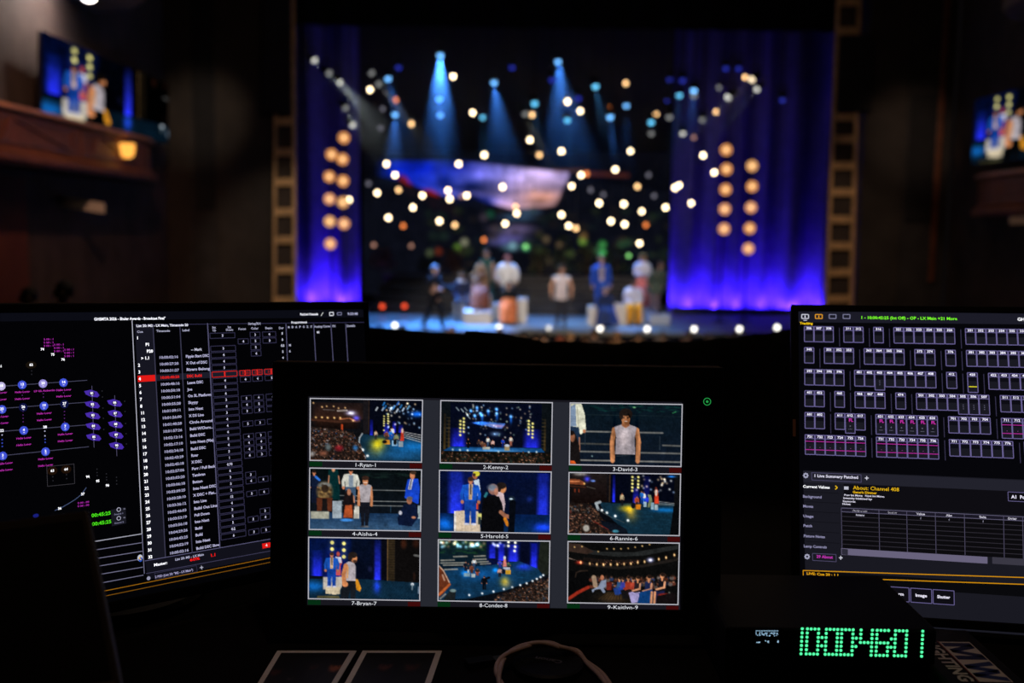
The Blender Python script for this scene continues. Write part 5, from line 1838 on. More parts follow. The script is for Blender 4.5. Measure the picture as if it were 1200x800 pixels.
for k in range(9):
    x = 885.5 + k * 3.0
    od.quad([(x, 738.2), (x + 2.5, 738.3), (x + 2.4, 739.4), (x - .1, 739.3)], (130, 165, 190), 2)
    for j in range(5):
        xx, y = x + rr.uniform(-.4, 1.8), 740 + rr.uniform(0, 4.2)
        od.quad([(xx, y), (xx + rr.uniform(.6, 1.4), y), (xx + 1, y + 1.1), (xx, y + 1.1)], (150, 190, 220), 2)
for x, w in ((886, 5), (896, 4), (909, 3)):
    for j in range(4):
        xx, y = x + rr.uniform(0, w), 749.4 + rr.uniform(0, 2.6)
        od.quad([(xx, y), (xx + 1.6, y), (xx + 1.4, y + 1.1), (xx, y + 1.1)], (160, 200, 225), 2)
oo = od.build('status_display', tb)
oo['label'] = 'tiny pale blue status display'

# ---- case with the lighting company's label, lower right
ZC = DESK_Z + .03
A_, B_, C_, D_ = [at_z(*p, ZC) for p in ((1100, 752), (1130, 747), (1186, 793.5), (1148, 799))]
ex = (D_ - A_).normalized()
Ln = (D_ - A_).length
ey = Vector((-ex.y, ex.x, 0))
Wd = (B_ - A_).dot(ey)
mid = A_ + ex * Ln * .5 + ey * Wd * .2
ct = empty('equipment_case', (mid.x, mid.y, DESK_Z), 'flat black case with a blue and white MW LIGHTING label, lower right', 'case')
Rc = Matrix((ex, ey, Vector((0, 0, 1)))).transposed()
MB().box(Vector((mid.x, mid.y, DESK_Z + .015)), (Ln * 1.75, Wd * 2.4, .03), Rc).build('body', M_BLACK, ct, bevel=.003)
MB().box(Vector((mid.x, mid.y, DESK_Z + .015)) + ey * Wd * 1.22, (Ln * .35, .006, .014), Rc).build('latch', M_METAL, ct, bevel=.001)


def diffuse_attr():
    m = bpy.data.materials.new('printed_label')
    m.use_nodes = True
    nt = m.node_tree
    a = nt.nodes.new('ShaderNodeAttribute')
    a.attribute_name = 'Col'
    b = nt.nodes['Principled BSDF']
    b.inputs['Roughness'].default_value = .6
    nt.links.new(a.outputs['Color'], b.inputs['Base Color'])
    return m


M_PRINT = diffuse_attr()
PLB = Plane(A_ + Vector((0, 0, .0002)), ex, -ey, (0, 0, 1))
lb = Flat(PLB)
WHT, NVY = (205, 200, 196), (22, 34, 84)


def LR(pts, c, layer):
    lb.face([(a * Ln, -b * Wd) for a, b in pts], lin(c), layer)


LR([(0, 0), (1, 0), (1, 1), (0, 1)], WHT, 1)
LR([(-.02, -.05), (1.02, -.05), (1.02, 0), (-.02, 0)], (110, 26, 22), 1)
LR([(.02, .04), (.02, .96), (.10, .96), (.235, .30), (.235, .04)], (0, 0, 0), 0)
# M: four bold slanted strokes, then W
for x0 in (0.03, 0.0):
    pass
Mst = [[(.03, .04), (.03, .96), (.13, .96), (.13, .04)], [(.07, .96), (.17, .96), (.29, .1), (.20, .1)], [(.33, .96), (.42, .96), (.29, .1), (.20, .1)], [(.37, .04), (.37, .96), (.47, .96), (.47, .04)]]
for q in Mst:
    LR(q, NVY, 2)
Wst = [[(.51, .96), (.61, .96), (.68, .04), (.60, .04)], [(.60, .04), (.69, .04), (.79, .80), (.71, .96)], [(.71, .96), (.80, .90), (.89, .04), (.80, .04)], [(.80, .04), (.89, .04), (.99, .96), (.89, .96)]]
for q in Wst:
    LR(q, (30, 50, 110), 2)
lb.text_uv('LIGHTING', Ln * .5, Wd * .34, Wd * .42, WHT, 'c', Ln * 1.02, 1, 3)
lb.build('label', ct, M_PRINT)['label'] = 'white printed label with navy MW lettering'

# ---- two photo prints
M_PAPER = mat('photo_paper', (.78, .74, .70), .45, noise=.04, scale=60)


def photo(corners, label, faces):
    P4 = [at_z(*c, DESK_Z + .0012) for c in corners]
    c = sum(P4, Vector()) / 4
    root = empty('photo_print', (c.x, c.y, DESK_Z), label, 'photo', 'instant photos on the desk')
    MB().plate([p + Vector((0, 0, -.0008)) for p in P4], (0, 0, .0008)).build('paper', M_PAPER, root)
    w, h = (P4[1] - P4[0]), (P4[3] - P4[0])
    pic = Pic(48, 36, 0, 100, 0, 75, (8, 6, 6), 5)
    for x, y, r, col in faces:
        pic.el(x, y, r, r * 1.25, col, .7)
        pic.el(x, y - r * .9, r * 1.1, r * .6, (10, 7, 6), .7)
        pic.el(x - r * .4, y - r * .1, r * .2, r * .12, (16, 10, 8), .7)
        pic.el(x + r * .4, y - r * .1, r * .2, r * .12, (16, 10, 8), .7)
        pic.poly([(x - r * 2, 75), (x - r * 1.2, y + r * 1.5), (x + r * 1.2, y + r * 1.5), (x + r * 2, 75)], (16, 13, 13))
    bl = lambda a, b: P4[0].lerp(P4[1], a).lerp(P4[3].lerp(P4[2], a), b)
    i0, i1, i2, i3 = bl(.07, .07), bl(.93, .07), bl(.93, .93), bl(.07, .93)
    pic_mesh('picture', pic.out(), [i0, i1, i2, i3], root, M_PRINT, Vector((0, 0, .0004)))
    return root


a0, a1 = at_z(325, 762, DESK_Z), at_z(418, 762, DESK_Z)
b0, b1 = at_z(425, 762, DESK_Z), at_z(518, 762, DESK_Z)


def down(p, px_target, L):
    """point L metres nearer than p along the desk whose photo column runs to px_target"""
    q = at_z(*px_target, DESK_Z)
    return p + (q - p).normalized() * L


def pxof(p):
    d = p - CAM
    return (600 + F * d.dot(rgt) / d.dot(fwd), 400 - F * d.dot(upv) / d.dot(fwd))


for (p0, p1, pa, pb, lab, fc) in ((a0, a1, (302, 800), (395, 800), 'white bordered photo print at the left of the pair, three faces in the dark', [(8, 40, 9, (60, 30, 18)), (60, 30, 7, (50, 26, 16)), (92, 32, 9, (150, 84, 52)), (35, 56, 4, (60, 58, 58))]),
                                  (b0, b1, (404, 800), (505, 800), 'white bordered photo print nearest the cable, two dark faces', [(36, 30, 9, (84, 42, 26)), (74, 30, 10, (60, 30, 20))])):
    q0, q1 = down(p0, pa, .095), down(p1, pb, .095)
    photo([pxof(p0), pxof(p1), pxof(q1), pxof(q0)], lab, fc)

# ---- pale cable loop, lens cap, memory stick
cp = [(592, 812, .010), (586, 800, .012), (583.5, 788, .014), (586, 776, .016), (594, 766.5, .018), (606, 760, .020), (620, 755.5, .022), (634, 753, .023), (646, 754.5, .022), (656, 758.5, .018), (668, 760.5, .014), (676, 764, .010), (681, 769.5, .006), (690, 778, .0045), (704, 790, .004), (716, 806, .004)]
cb = empty('cable', at_z(632, 775, DESK_Z), 'pale doubled cable looped on the desk below the middle monitor', 'cable')
M_CORD = mat('pale_cable_jacket', (.46, .33, .28), .5, noise=.1, scale=80)
for s in (0, 1):
    pts = []
    for i in range(len(cp) * 4 - 3):
        k, tt = divmod(i / 4.0, 1.0)
        k = int(k)
        a = np.array(cp[k])
        b = np.array(cp[min(k + 1, len(cp) - 1)])
        am = np.array(cp[max(k - 1, 0)])
        bp = np.array(cp[min(k + 2, len(cp) - 1)])
        q = .5 * ((2 * a) + (-am + b) * tt + (2 * am - 5 * a + 4 * b - bp) * tt ** 2 + (-am + 3 * a - 3 * b + bp) * tt ** 3)
        ph = i * .28 + s * math.pi
        z = DESK_Z + max(q[2], .0036) + .0015 * math.sin(ph)
        w = at_z(q[0], q[1], z)
        d = Vector((w.x - at_z(632, 790, z).x, w.y - at_z(632, 790, z).y, 0)).normalized()
        pts.append(w + d * .0024 * math.cos(ph))
    MB().path(pts, .0026, 8).build('strand', M_CORD, cb, smooth=True)
lc = at_z(642, 784, DESK_Z)
lcap = empty('lens_cap', (lc.x, lc.y, DESK_Z), 'round black lens cap lettered Canon lying inside the cable loop', 'lens cap')
MB().lathe((lc.x, lc.y, DESK_Z), [(0, 0), (.036, 0), (.037, .003), (.037, .007), (.034, .009), (0, .009)], 32).build('disc', M_BLACK, lcap)
an = math.radians(180 - 20)
PLc = Plane((lc.x, lc.y, DESK_Z + .0091), (math.cos(an), math.sin(an), 0), (math.sin(an), -math.cos(an), 0), (0, 0, 1))
lf = Flat(PLc)
lf.text_uv('Canon', 0, .002, .0075, (88, 88, 100), 'c', .030, 1, 2)
lf.build('lettering', lcap, M_PRINT)
us = at_z(562, 780, DESK_Z)
ut = empty('memory_stick', (us.x, us.y, DESK_Z), 'small black memory stick with a grey plug beside the cable', 'memory stick')
Ru = Matrix.Rotation(math.radians(22), 3, 'Z')
MB().box((us.x, us.y, DESK_Z + .004), (.030, .014, .008), Ru).build('body', M_BLACK, ut, bevel=.001)
MB().box(Vector((us.x, us.y, DESK_Z + .004)) + Ru @ Vector((.020, 0, 0)), (.011, .010, .0045), Ru).build('plug', mat('dull_steel', (.12, .12, .12), .4, .8), ut)

# ---- switched-off laptop at the lower left, nearest the lens
LA, LB_ = CAM + ray(-60, 619) * .80, CAM + ray(101, 598) * .80
LC_, LD_ = CAM + ray(146, 830) * .74, CAM + ray(-60, 850) * .74
lp = empty('laptop', ((LA.x + LB_.x) / 2, (LA.y + LC_.y) / 2, DESK_Z), 'switched-off black laptop standing open at the lower left', 'laptop')
nrm = (LB_ - LA).cross(LD_ - LA).normalized()
if nrm.y > 0:
    nrm = -nrm
zb = DESK_Z + .016


def drop(a, b, z):
    return a + (b - a) * ((z - a.z) / (b.z - a.z))


LCb, LDb = drop(LB_, LC_, zb), drop(LA, LD_, zb)
M_LAP = mat('brown_black_lid', (.030, .022, .016), .45, noise=.15, scale=20)
MB().plate([LA, LB_, LCb, LDb], -nrm * .008).build('lid', M_LAP, lp, bevel=.001)
ins = [LA.lerp(LCb, .03) + nrm * .0005, LB_.lerp(LDb, .03) + nrm * .0005, LCb.lerp(LA, .05) + nrm * .0005, LDb.lerp(LB_, .05) + nrm * .0005]
MB().plate(ins, nrm * .0006).build('dark_screen', mat('switched_off_glass', (.010, .009, .008), .35, spec=.25), lp)
st = [LB_.lerp(LA, .12), LB_.lerp(LA, -.0)]
f0 = LB_.lerp(LCb, .52)
e1, e2 = (LA - LB_).normalized(), (LCb - LB_).normalized()
k_ = (LCb - LB_).length
MB().plate([f0 + e1 * .022 + nrm * .0012, f0 + e1 * .002 + nrm * .0012, f0 + e1 * .002 + e2 * .010 + nrm * .0012, f0 + e1 * .022 + e2 * .012 + nrm * .0012], nrm * .0004).build('reflection_strip', mat('taupe_reflection', (.085, .065, .05), .5), lp)  # paler strip added as a painted reflection on the dark screen
ev = Vector((0, -1, 0))
kd = [LDb, LCb, LCb + ev * .2, LDb + ev * .2]
MB().plate([Vector((q.x, q.y, DESK_Z + .002)) for q in kd], (0, 0, .014)).build('keyboard_deck', M_LAP, lp, bevel=.002)


# ================================================================== OPERA BOXES, SIDE SCREENS, HOUSE FIXTURES
M_RAIL = mat('polished_rail', (.60, .30, .19), .28, noise=.2, scale=2, spec=.5)
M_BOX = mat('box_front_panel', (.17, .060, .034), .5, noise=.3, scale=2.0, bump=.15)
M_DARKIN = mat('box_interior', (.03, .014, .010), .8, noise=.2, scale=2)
MIR = 2.6


def opera_box(side, label):
    """side -1 left, +1 right (mirrored about the stage centre)"""
    def X(x):
        return x if side < 0 else MIR - x
    path = [(-9.0, 13.0), (-9.0, 15), (-9.0, 17), (-9.0, 19), (-9.0, 21), (-9.0, 23), (-8.98, 24.2), (-9.05, 25.0), (-9.25, 25.7), (-9.6, 26.3), (-9.98, 26.6)]
    path = [(X(x), y) for x, y in path]
    root = empty('opera_box', (X(-9.5), 20, 2.2), label, 'balcony')
    fr_, inn = MB(), MB()
    n = len(path)
    nr = []
    for i in range(n):
        a, b = path[max(0, i - 1)], path[min(n - 1, i + 1)]
        d = Vector((b[0] - a[0], b[1] - a[1], 0)).normalized()
        nv = Vector((d.y, -d.x, 0))
        if nv.x * side > 0:
            nv = -nv
        nr.append(nv)
    prof = [(.10, 2.22), (.16, 2.30), (.14, 2.42), (.02, 2.50), (.0, 2.56), (.0, 3.12), (.06, 3.16), (.06, 3.20)]
    MB().grid([[Vector((path[i][0], path[i][1], z)) + nr[i] * o for i in range(n)] for o, z in prof]).build('front', M_BOX, root, smooth=False)
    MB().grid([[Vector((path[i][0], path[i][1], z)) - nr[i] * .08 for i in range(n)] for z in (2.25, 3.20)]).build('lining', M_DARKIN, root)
    rl_ = []
    for o, z in ((.10, 3.19), (.12, 3.235), (.08, 3.275), (-.02, 3.285), (-.10, 3.26), (-.12, 3.19)):
        rl_.append([Vector((path[i][0], path[i][1], z)) + nr[i] * o for i in range(n)])
    MB().grid(rl_).build('rail', M_RAIL, root, smooth=True)
    xw = X(-9.99)
    fl_ = [Vector((p[0], p[1], 2.22)) for p in path] + [Vector((xw, 26.6, 2.22)), Vector((xw, 13, 2.22))]
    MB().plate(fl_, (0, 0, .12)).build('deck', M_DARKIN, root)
    # raised mouldings: frames and slanted battens on the front
    for ya, yb in ((17.2, 20.6), (21.0, 24.0)):
        xx = X(-9.0 + .015)
        for z in (2.62, 3.06):
            MB().box((xx, (ya + yb) / 2, z), (.04, yb - ya, .05)).build('moulding', M_WOOD, root)
        for y in (ya, yb):
            MB().box((xx, y, 2.84), (.04, .06, .44)).build('moulding', M_WOOD, root)
        MB().plate([(xx, ya + .5, 2.64), (xx, ya + .62, 2.64), (xx, ya + .92, 3.05), (xx, ya + .80, 3.05)], (.03 * -side, 0, 0)).build('moulding', M_WOOD, root)
        MB().plate([(xx, ya + 1.0, 3.02), (xx, ya + 1.1, 3.05), (xx, yb - .1, 2.66), (xx, yb - .2, 2.64)], (.03 * -side, 0, 0)).build('moulding', M_WOOD, root)
    return root


opera_box(-1, 'mahogany opera box with a polished rail on the left wall')
opera_box(1, 'dim mahogany opera box on the right wall below the side screen').location.z -= .60


def sconce(p, label, side):
    t = empty('wall_sconce', p, label, 'lamp')
    MB().box(p + Vector((-side * .0, 0, 0)) + Vector((.03 * side, 0, .0)), (.05, .16, .34)).build('back_plate', M_GOLD, t, bevel=.01)
    MB().lathe(p + Vector((-.10 * side, 0, -.16)), [(.055, 0), (.13, .05), (.165, .18), (.17, .33)], 14).build('shade', glow('amber_glass', (1.0, .42, .07), 1.5, True), t, smooth=True)
    MB().ball(p + Vector((-.10 * side, 0, .06)), .08, 10, 6).build('bulb', glow('amber_bulb', (1.0, .62, .22), 3.5), t, smooth=True)
    return t


sp = at_y(150.5, 177, 23.05)
sconce(Vector((-8.93, 23.05, sp.z)), 'glowing amber sconce on the left opera box front', -1)
sconce(Vector((11.53, 18.0, sp.z)), 'amber sconce on the right opera box front', 1)


def side_screen(C, Ys, label):
    P4 = [at_y(c[0], c[1], y) for c, y in zip(C, Ys)]
    c = sum(P4, Vector()) / 4
    root = empty('side_screen', c, label, 'screen', 'video screens beside the stage')
    n = (P4[1] - P4[0]).cross(P4[3] - P4[0]).normalized()
    if n.y > 0:
        n = -n
    o = [P4[0].lerp(P4[2], -.004), P4[1].lerp(P4[3], -.004), P4[2].lerp(P4[0], -.004), P4[3].lerp(P4[1], -.004)]
    MB().plate([q - n * .02 for q in o], -n * .05).build('panel_frame', M_METAL, root)
    for k in (.25, .75):
        q = P4[0].lerp(P4[1], k)
        xw = -9.99 if q.x < 0 else 12.59
        MB().tube(q - n * .05, Vector((xw, q.y, q.z)), .025, .025, 6).build('bracket', M_METAL, root)
    lum = PICS[6].max(axis=2, keepdims=True)
    pc = np.clip(PICS[6] * 1.2 * lum / (lum + .12), 0, 3)
    pic_mesh('picture', pc[::1, ::1], P4, root, M_SCREEN)
    return root


side_screen([(49, 36), (197, 98), (197, 168), (49, 148)], (20.6, 27.2, 27.2, 20.6), 'video screen over the left opera box showing a man in a sleeveless top')
side_screen([(1143, 117), (1292, 78), (1290, 176), (1138, 193)], (25.8, 20.8, 20.8, 25.8), 'video screen on the right wall, cut by the picture edge')

# upper slab over the left box and its bright spotlight
us_ = [Vector(p) for p in ((-9.99, 12, 6.15), (-8.0, 12, 6.15), (-8.0, 21.5, 6.15), (-8.3, 23, 6.15), (-9.0, 24, 6.15), (-9.99, 24.4, 6.15))]
M_SOFFIT = mat('pale_soffit', (.20, .16, .15), .8, noise=.25, scale=.9, bump=.1)
structure('trim_4', MB().plate(us_, (0, 0, .5)), M_SOFFIT)['label'] = 'soffit of the upper box on the left wall'
us2 = [Vector((MIR - p.x, p.y, p.z)) for p in us_]
structure('trim_5', MB().plate(us2, (0, 0, .5)), M_SOFFIT)['label'] = 'soffit of the upper box on the right wall'
hp = at_y(104, -4, 21.5)
hs_ = empty('house_spotlight', hp, 'blazing white spotlight under the upper box, top left corner', 'light')
MB().tube(hp + Vector((-.12, .12, .06)), hp + Vector((-.34, .34, .20)), .15, .13, 14).build('housing', M_HOUS, hs_, smooth=True)
MB().tube(hp + Vector((-.2, .2, .15)), Vector((hp.x - .2, hp.y + .2, 6.15)), .02, .02, 6).build('bracket', M_METAL, hs_)
MB().ball(hp, (.15, .15, .11), 14, 8).build('lens', glow('white_hot_lens', (1.0, .93, .88), 9.0), hs_, smooth=True)
lamp('spill_lamp', 'SPOT', hp + Vector((-.1, -.1, .05)), hp + Vector((-1, -.1, .0)), 330, (1.0, .84, .76), parent=hs_, spot_size=RAD(160), spot_blend=.4, shadow_soft_size=.10)
# pale notice boards under the boxes
for C, Yw, zh, lab in (([(58, 228), (122, 238), (122, 250), (58, 240)], 22.2, 2.22, 'pale lettered-looking strip panel under the left opera box'), ([(1184, 254), (1225, 252), (1225, 262), (1184, 263)], 22, 1.62, 'pale strip panel under the right opera box')):
    q = [at_y(*c, Yw) for c in C]
    lab = lab.replace('lettered-looking ', '')
    o = empty('sign_panel', sum(q, Vector()) / 4, lab, 'panel')
    MB().plate(q, (0, .06, 0)).build('sign_face', mat('dusty_white_panel', (.62, .58, .54), .7, noise=.15, scale=3), o)
    for k in (.2, .8):
        e = q[0].lerp(q[1], k)
        MB().tube(e + Vector((0, .03, 0)), Vector((e.x, e.y + .03, zh)), .012, .012, 6).build('hanger', M_METAL, o)


# ================================================================== STAGE PICTURE: SCENERY
# painted landscape cloth; glow is put into its colours instead of light on it
def backdrop():
    X0, X1, Y0, Y1 = 425, 790, 178, 345
    p = Pic(220, 100, X0, X1, Y0, Y1, (5, 6, 12), 21)
    # sky with clouds
    X, Y = p.X, p.Y
    r = np.random.default_rng(5)
    n = np.zeros(X.shape)
    for k in range(40):
        cx_, cy_ = r.uniform(430, 670), r.uniform(188, 245)
        n += r.uniform(-1, 1) * np.exp(-(((X - cx_) / r.uniform(10, 34)) ** 2 + ((Y - cy_) / r.uniform(3, 8)) ** 2))
    tX = np.clip((X - 470) / 150, 0, 1) ** 1.2
    base = np.stack([6 + 158 * tX, 38 + 108 * tX, 205 - 6 * tX], -1)
    tY = np.clip((Y - 205) / 34, 0, 1)[..., None]
    warm = np.array([224, 168, 165.])
    base = base * (1 - tY * tX[..., None] * .75) + warm * tY * tX[..., None] * .75
    base = base * (1 + .40 * n[..., None]) + np.clip(n, -1, 1)[..., None] * np.array([26, 16, 6])
    top = 187 + np.clip((X - 540) / 125, 0, 1) * 13
    low = np.interp(X, [425, 440, 470, 500, 530, 556, 580, 600, 640, 656, 668], [206, 207, 211, 224, 233, 229, 240, 246, 243, 240, 200])
    right = np.interp(Y, [190, 205, 225, 240, 250], [676, 674, 668, 658, 650])
    m = np.clip((Y - top) / 3, 0, 1) * np.clip((low - Y) / 3, 0, 1) * np.clip((right - X) / 3, 0, 1) * np.clip((X - 438) / 26, 0, 1)
    p.a = p.a * (1 - m[..., None]) + base * m[..., None]
    p.gl(560, 236, 30, 6, (6, 20, 90))
    p.gl(636, 230, 22, 8, (40, 10, -30))
    p.gl(520, 198, 50, 5, (-20, -20, -10))
    p.el(566, 234, 13, 5, (16, 30, 110), 1.2, .8)
    # red trees and hills
    for k in range(34):
        x = r.uniform(470, 535)
        p.el(x, 212 + (x - 470) * .55 + r.uniform(-5, 7), r.uniform(3, 7), r.uniform(2, 5), (150, 26, 18), 1, .8)
    p.poly([(425, 210), (452, 209), (472, 213), (502, 226), (532, 236), (556, 231), (574, 239), (598, 247), (640, 245), (651, 239), (668, 204), (690, 212), (790, 225), (790, 345), (425, 345)], (11, 13, 22), .93)
    p.line([(690, 203), (735, 205)], 5, (120, 52, 40), .6)
    p.line([(650, 200), (685, 199)], 3, (130, 80, 60), .6)
    # pale river
    for x, y, rx, ry_, c in ((606, 254, 22, 4, (60, 90, 120)), (602, 268, 24, 6, (120, 104, 150)), (596, 279, 22, 5, (104, 96, 165)), (585, 283, 14, 4, (84, 84, 150)), (600, 289, 12, 4, (90, 130, 150)), (620, 247, 14, 3, (80, 110, 140))):
        p.el(x, y, rx, ry_, c, 1.0, .7)
    # gardens
    for k in range(150):
        x, y = r.uniform(500, 790), r.uniform(245, 335)
        c = [(30, 48, 34), (44, 56, 30), (60, 48, 34), (22, 34, 36), (36, 30, 26), (20, 22, 34)][int(r.integers(6))]
        p.el(x, y, r.uniform(3, 8), r.uniform(2, 6), c, 1, .45)
    for x, y, c in ((616, 288.7, (90, 200, 130)), (601, 287, (120, 165, 175)), (536, 289.5, (100, 140, 50)), (544.5, 283, (150, 150, 120)), (504, 296, (80, 90, 60)), (514, 294, (120, 44, 24)), (640, 280, (100, 84, 60)), (656, 286, (110, 90, 64)), (632, 292, (60, 80, 50)), (668, 296, (70, 84, 44)), (683, 282, (120, 165, 60)), (684, 276, (120, 90, 50)), (706, 286, (70, 165, 80)), (706, 296, (80, 200, 100)), (728, 286, (40, 70, 44)), (735, 284, (36, 66, 44)), (644, 305, (70, 60, 40)), (575, 250, (20, 70, 50)), (567, 254, (60, 50, 60)), (700, 292, (50, 90, 60))):
        p.el(x, y, 4.2, 4.2, c, .9, .9)
    return p.out() * .95, (X0, X1, Y0, Y1)


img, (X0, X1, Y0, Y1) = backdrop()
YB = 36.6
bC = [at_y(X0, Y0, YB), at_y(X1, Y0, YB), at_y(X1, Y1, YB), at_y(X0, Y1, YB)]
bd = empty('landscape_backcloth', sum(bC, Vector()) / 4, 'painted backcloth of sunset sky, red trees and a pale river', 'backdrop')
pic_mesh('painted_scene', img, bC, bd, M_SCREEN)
tb0, tb1 = bC[0], bC[1]
MB().tube(tb0 + Vector((0, .05, 0)), tb1 + Vector((0, .05, 0)), .03, .03, 8).build('batten', M_METAL, bd)
for k in (.1, .5, .9):
    q = tb0.lerp(tb1, k) + Vector((0, .05, 0))
    MB().tube(q, Vector((q.x, q.y, 11.1)), .008, .008, 5).build('cord', M_METAL, bd)

# stepped platform across the back of the stage
M_STEP = mat('dark_platform', (.010, .011, .014), .6, noise=.2, scale=3)
M_NOSE = mat('pale_step_edge', (.05, .05, .048), .6, noise=.2, scale=5)  # paler than the steps, along each front edge
pf = empty('stepped_platform', (at_y(600, 360, 33).x, 33.5, STAGE_Z), 'wide dark stepped platform with pale nosings behind the actors', 'platform')
for k in range(4):
    y0_ = 32.2 + k * .75
    z = STAGE_Z + .28 * (k + 1)
    a, b = at_y(432 + k * 6, 360, y0_).x, at_y(778 - k * 8, 360, y0_).x
    MB().box(((a + b) / 2, (y0_ + 35.9) / 2, z - .14), (b - a, 35.9 - y0_, .278)).build('step', M_STEP, pf)
    MB().box(((a + b) / 2, y0_ + .02, z + .012), (b - a, .08, .022)).build('nosing', M_NOSE, pf)
# garden foliage: clumps standing on the platform
M_LEAF = [mat('dark_leaf', (.02, .04, .018), .7, noise=.3, scale=9), mat('autumn_leaf', (.07, .028, .015), .7, noise=.3, scale=9), mat('olive_leaf', (.04, .045, .014), .7, noise=.3, scale=9)]


def bush(px, py, w, h, m, lab, Yb=35.4):
    b = at_y(px, py, Yb)
    base = Vector((b.x, Yb, STAGE_Z + .28 * 4 + .0))
    t = empty('shrub', base, lab, 'plant', 'garden shrubs on the stepped platform')
    f = MB()
    r = random.Random(int(px * 7 + py))
    top = b.z - base.z + h
    for k in range(150):
        a, q = r.uniform(0, 6.28), r.random()
        zz = .15 + q * (top - .15)
        rad = w * (1 - .6 * abs(q - .45)) * math.sqrt(r.random())
        c = base + Vector((rad * math.cos(a), rad * .5 * math.sin(a), zz))
        d = Vector((r.uniform(-1, 1), r.uniform(-1, 1), r.uniform(-.4, 1))).normalized()
        e = d.orthogonal().normalized()
        L = r.uniform(.09, .2)
        f.add([c, c + d * L * .5 + e * L * .3, c + d * L, c + d * L * .5 - e * L * .3], [(0, 1, 2, 3)])
    f.build('foliage', m, t)
    MB().tube(base, base + Vector((0, 0, top * .7)), .03, .015, 6).build('stem', M_LEAF[1], t)


for i, (px, py, w, h) in enumerate(((500, 318, .45, .5), (530, 312, .45, .6), (632, 306, .42, .5), (660, 300, .42, .7), (688, 306, .42, .5), (722, 308, .5, .5), (448, 312, .5, .6))):
    bush(px, py, w, h, M_LEAF[(0, 1, 2, 0, 2, 0, 1)[i]], ['green shrub third from the left on the platform', 'reddish shrub behind the seated fur-clad figure', 'olive shrub behind the man in the sleeveless top', 'tall dark green shrub right of the sleeveless man', 'olive shrub behind the man in the blue suit', 'green shrub beside the woman in pink', 'reddish shrub nearest the left curtain'][i])


# ------------------------------------------------------------------ hanging bulbs
def bulb_proto(colname, rgb, s, r):
    t = empty('pendant_bulb', (0, 0, 0))
    MB().ball((0, 0, 0), (r, r, r * 1.1), 10, 7).build('bulb', glow(colname, rgb, s), t, smooth=True)
    MB().tube((0, 0, r * .95), (0, 0, r * .95 + .08), .026, .03, 8).build('socket', M_HOUS, t)
    MB().tube((0, 0, r * .95 + .08), (0, 0, 1.0), .006, .006, 5).build('cord', M_METAL, t)
    return t


PB = {'w': bulb_proto('warm_white_bulb', (1.0, .78, .48), 8.5, .062), 'a': bulb_proto('amber_white_bulb', (1.0, .58, .25), 3.8, .062), 'o': bulb_proto('orange_bulb', (1.0, .26, .06), 1.9, .062),
      'd': bulb_proto('dim_grey_bulb', (.5, .48, .6), .45, .06), 'g': bulb_proto('green_bulb', (.28, .8, .22), 1.8, .055), 'p': bulb_proto('dim_pink_bulb', (1.0, .50, .36), .6, .06)}
bulbs = {'w': [(531, 89.5), (433.5, 105), (554, 132), (621, 164), (567.5, 181.5), (453, 192), (537.5, 192), (463, 205), (442, 226), (495, 229), (484, 243), (525, 223), (527, 233), (547, 229), (589, 219), (605.5, 250), (665, 119), (680, 130), (658, 177), (739, 177), (721, 198.5), (681, 205), (670, 218), (702, 238), (731, 239), (752, 247.5), (780, 243), (791, 220), (796, 217), (810, 238), (824, 182), (837, 202), (455, 255), (515, 259), (592, 262), (658, 251.5), (666.5, 264.6), (716, 259), (732, 262.7), (749.5, 285), (409, 234)],
         'a': [(623.5, 134.5), (482, 145), (632, 181.5), (604, 242), (533, 263.6), (675, 267.4), (769, 133.5), (839, 131), (873, 90.5), (467, 222.5), (747, 218.5), (733.5, 97.5)],
         'o': [(464, 117), (714, 127), (687.5, 203.5), (472.5, 264.6), (567, 281), (757, 263.6), (448, 359), (474, 358.6)],
         'd': [(448.5, 127.5), (432, 215), (692, 222.5), (707, 228), (760, 205), (766.5, 229.5), (446, 150)],
         'g': [(736.7, 299.5), (616, 288.7)],
         'p': [(541, 230), (625.5, 225), (813, 161), (438, 287), (482, 288)]}
KW = {'w': ('warm white round bulb hanging on a cord over the stage', 'warm white bulbs over the stage'), 'a': ('amber tinted round bulb hanging on a cord over the stage', 'amber bulbs over the stage'),
      'o': ('deep orange round bulb hanging on a cord over the stage', 'orange bulbs over the stage'), 'd': ('unlit greyish round bulb hanging on a cord over the stage', 'dim bulbs over the stage'),
      'g': ('green glowing round bulb hanging low over the stage', 'green bulbs over the stage'), 'p': ('dim pinkish round bulb hanging on a cord over the stage', 'pinkish bulbs over the stage')}
ORD = 'leftmost second third fourth fifth sixth seventh eighth ninth tenth eleventh twelfth thirteenth fourteenth fifteenth sixteenth seventeenth eighteenth nineteenth twentieth'.split()


def nth(i):
    return 'leftmost' if i == 0 else ORD[i] + ' from the left'


def zone(px, py):
    if py < 187:
        return 'above the painted sky'
    if px < 440:
        return 'left of the painted sky'
    if py <= 250:
        return 'in front of the painted sky' if px <= 668 else 'right of the painted sky'
    return 'below the painted sky'


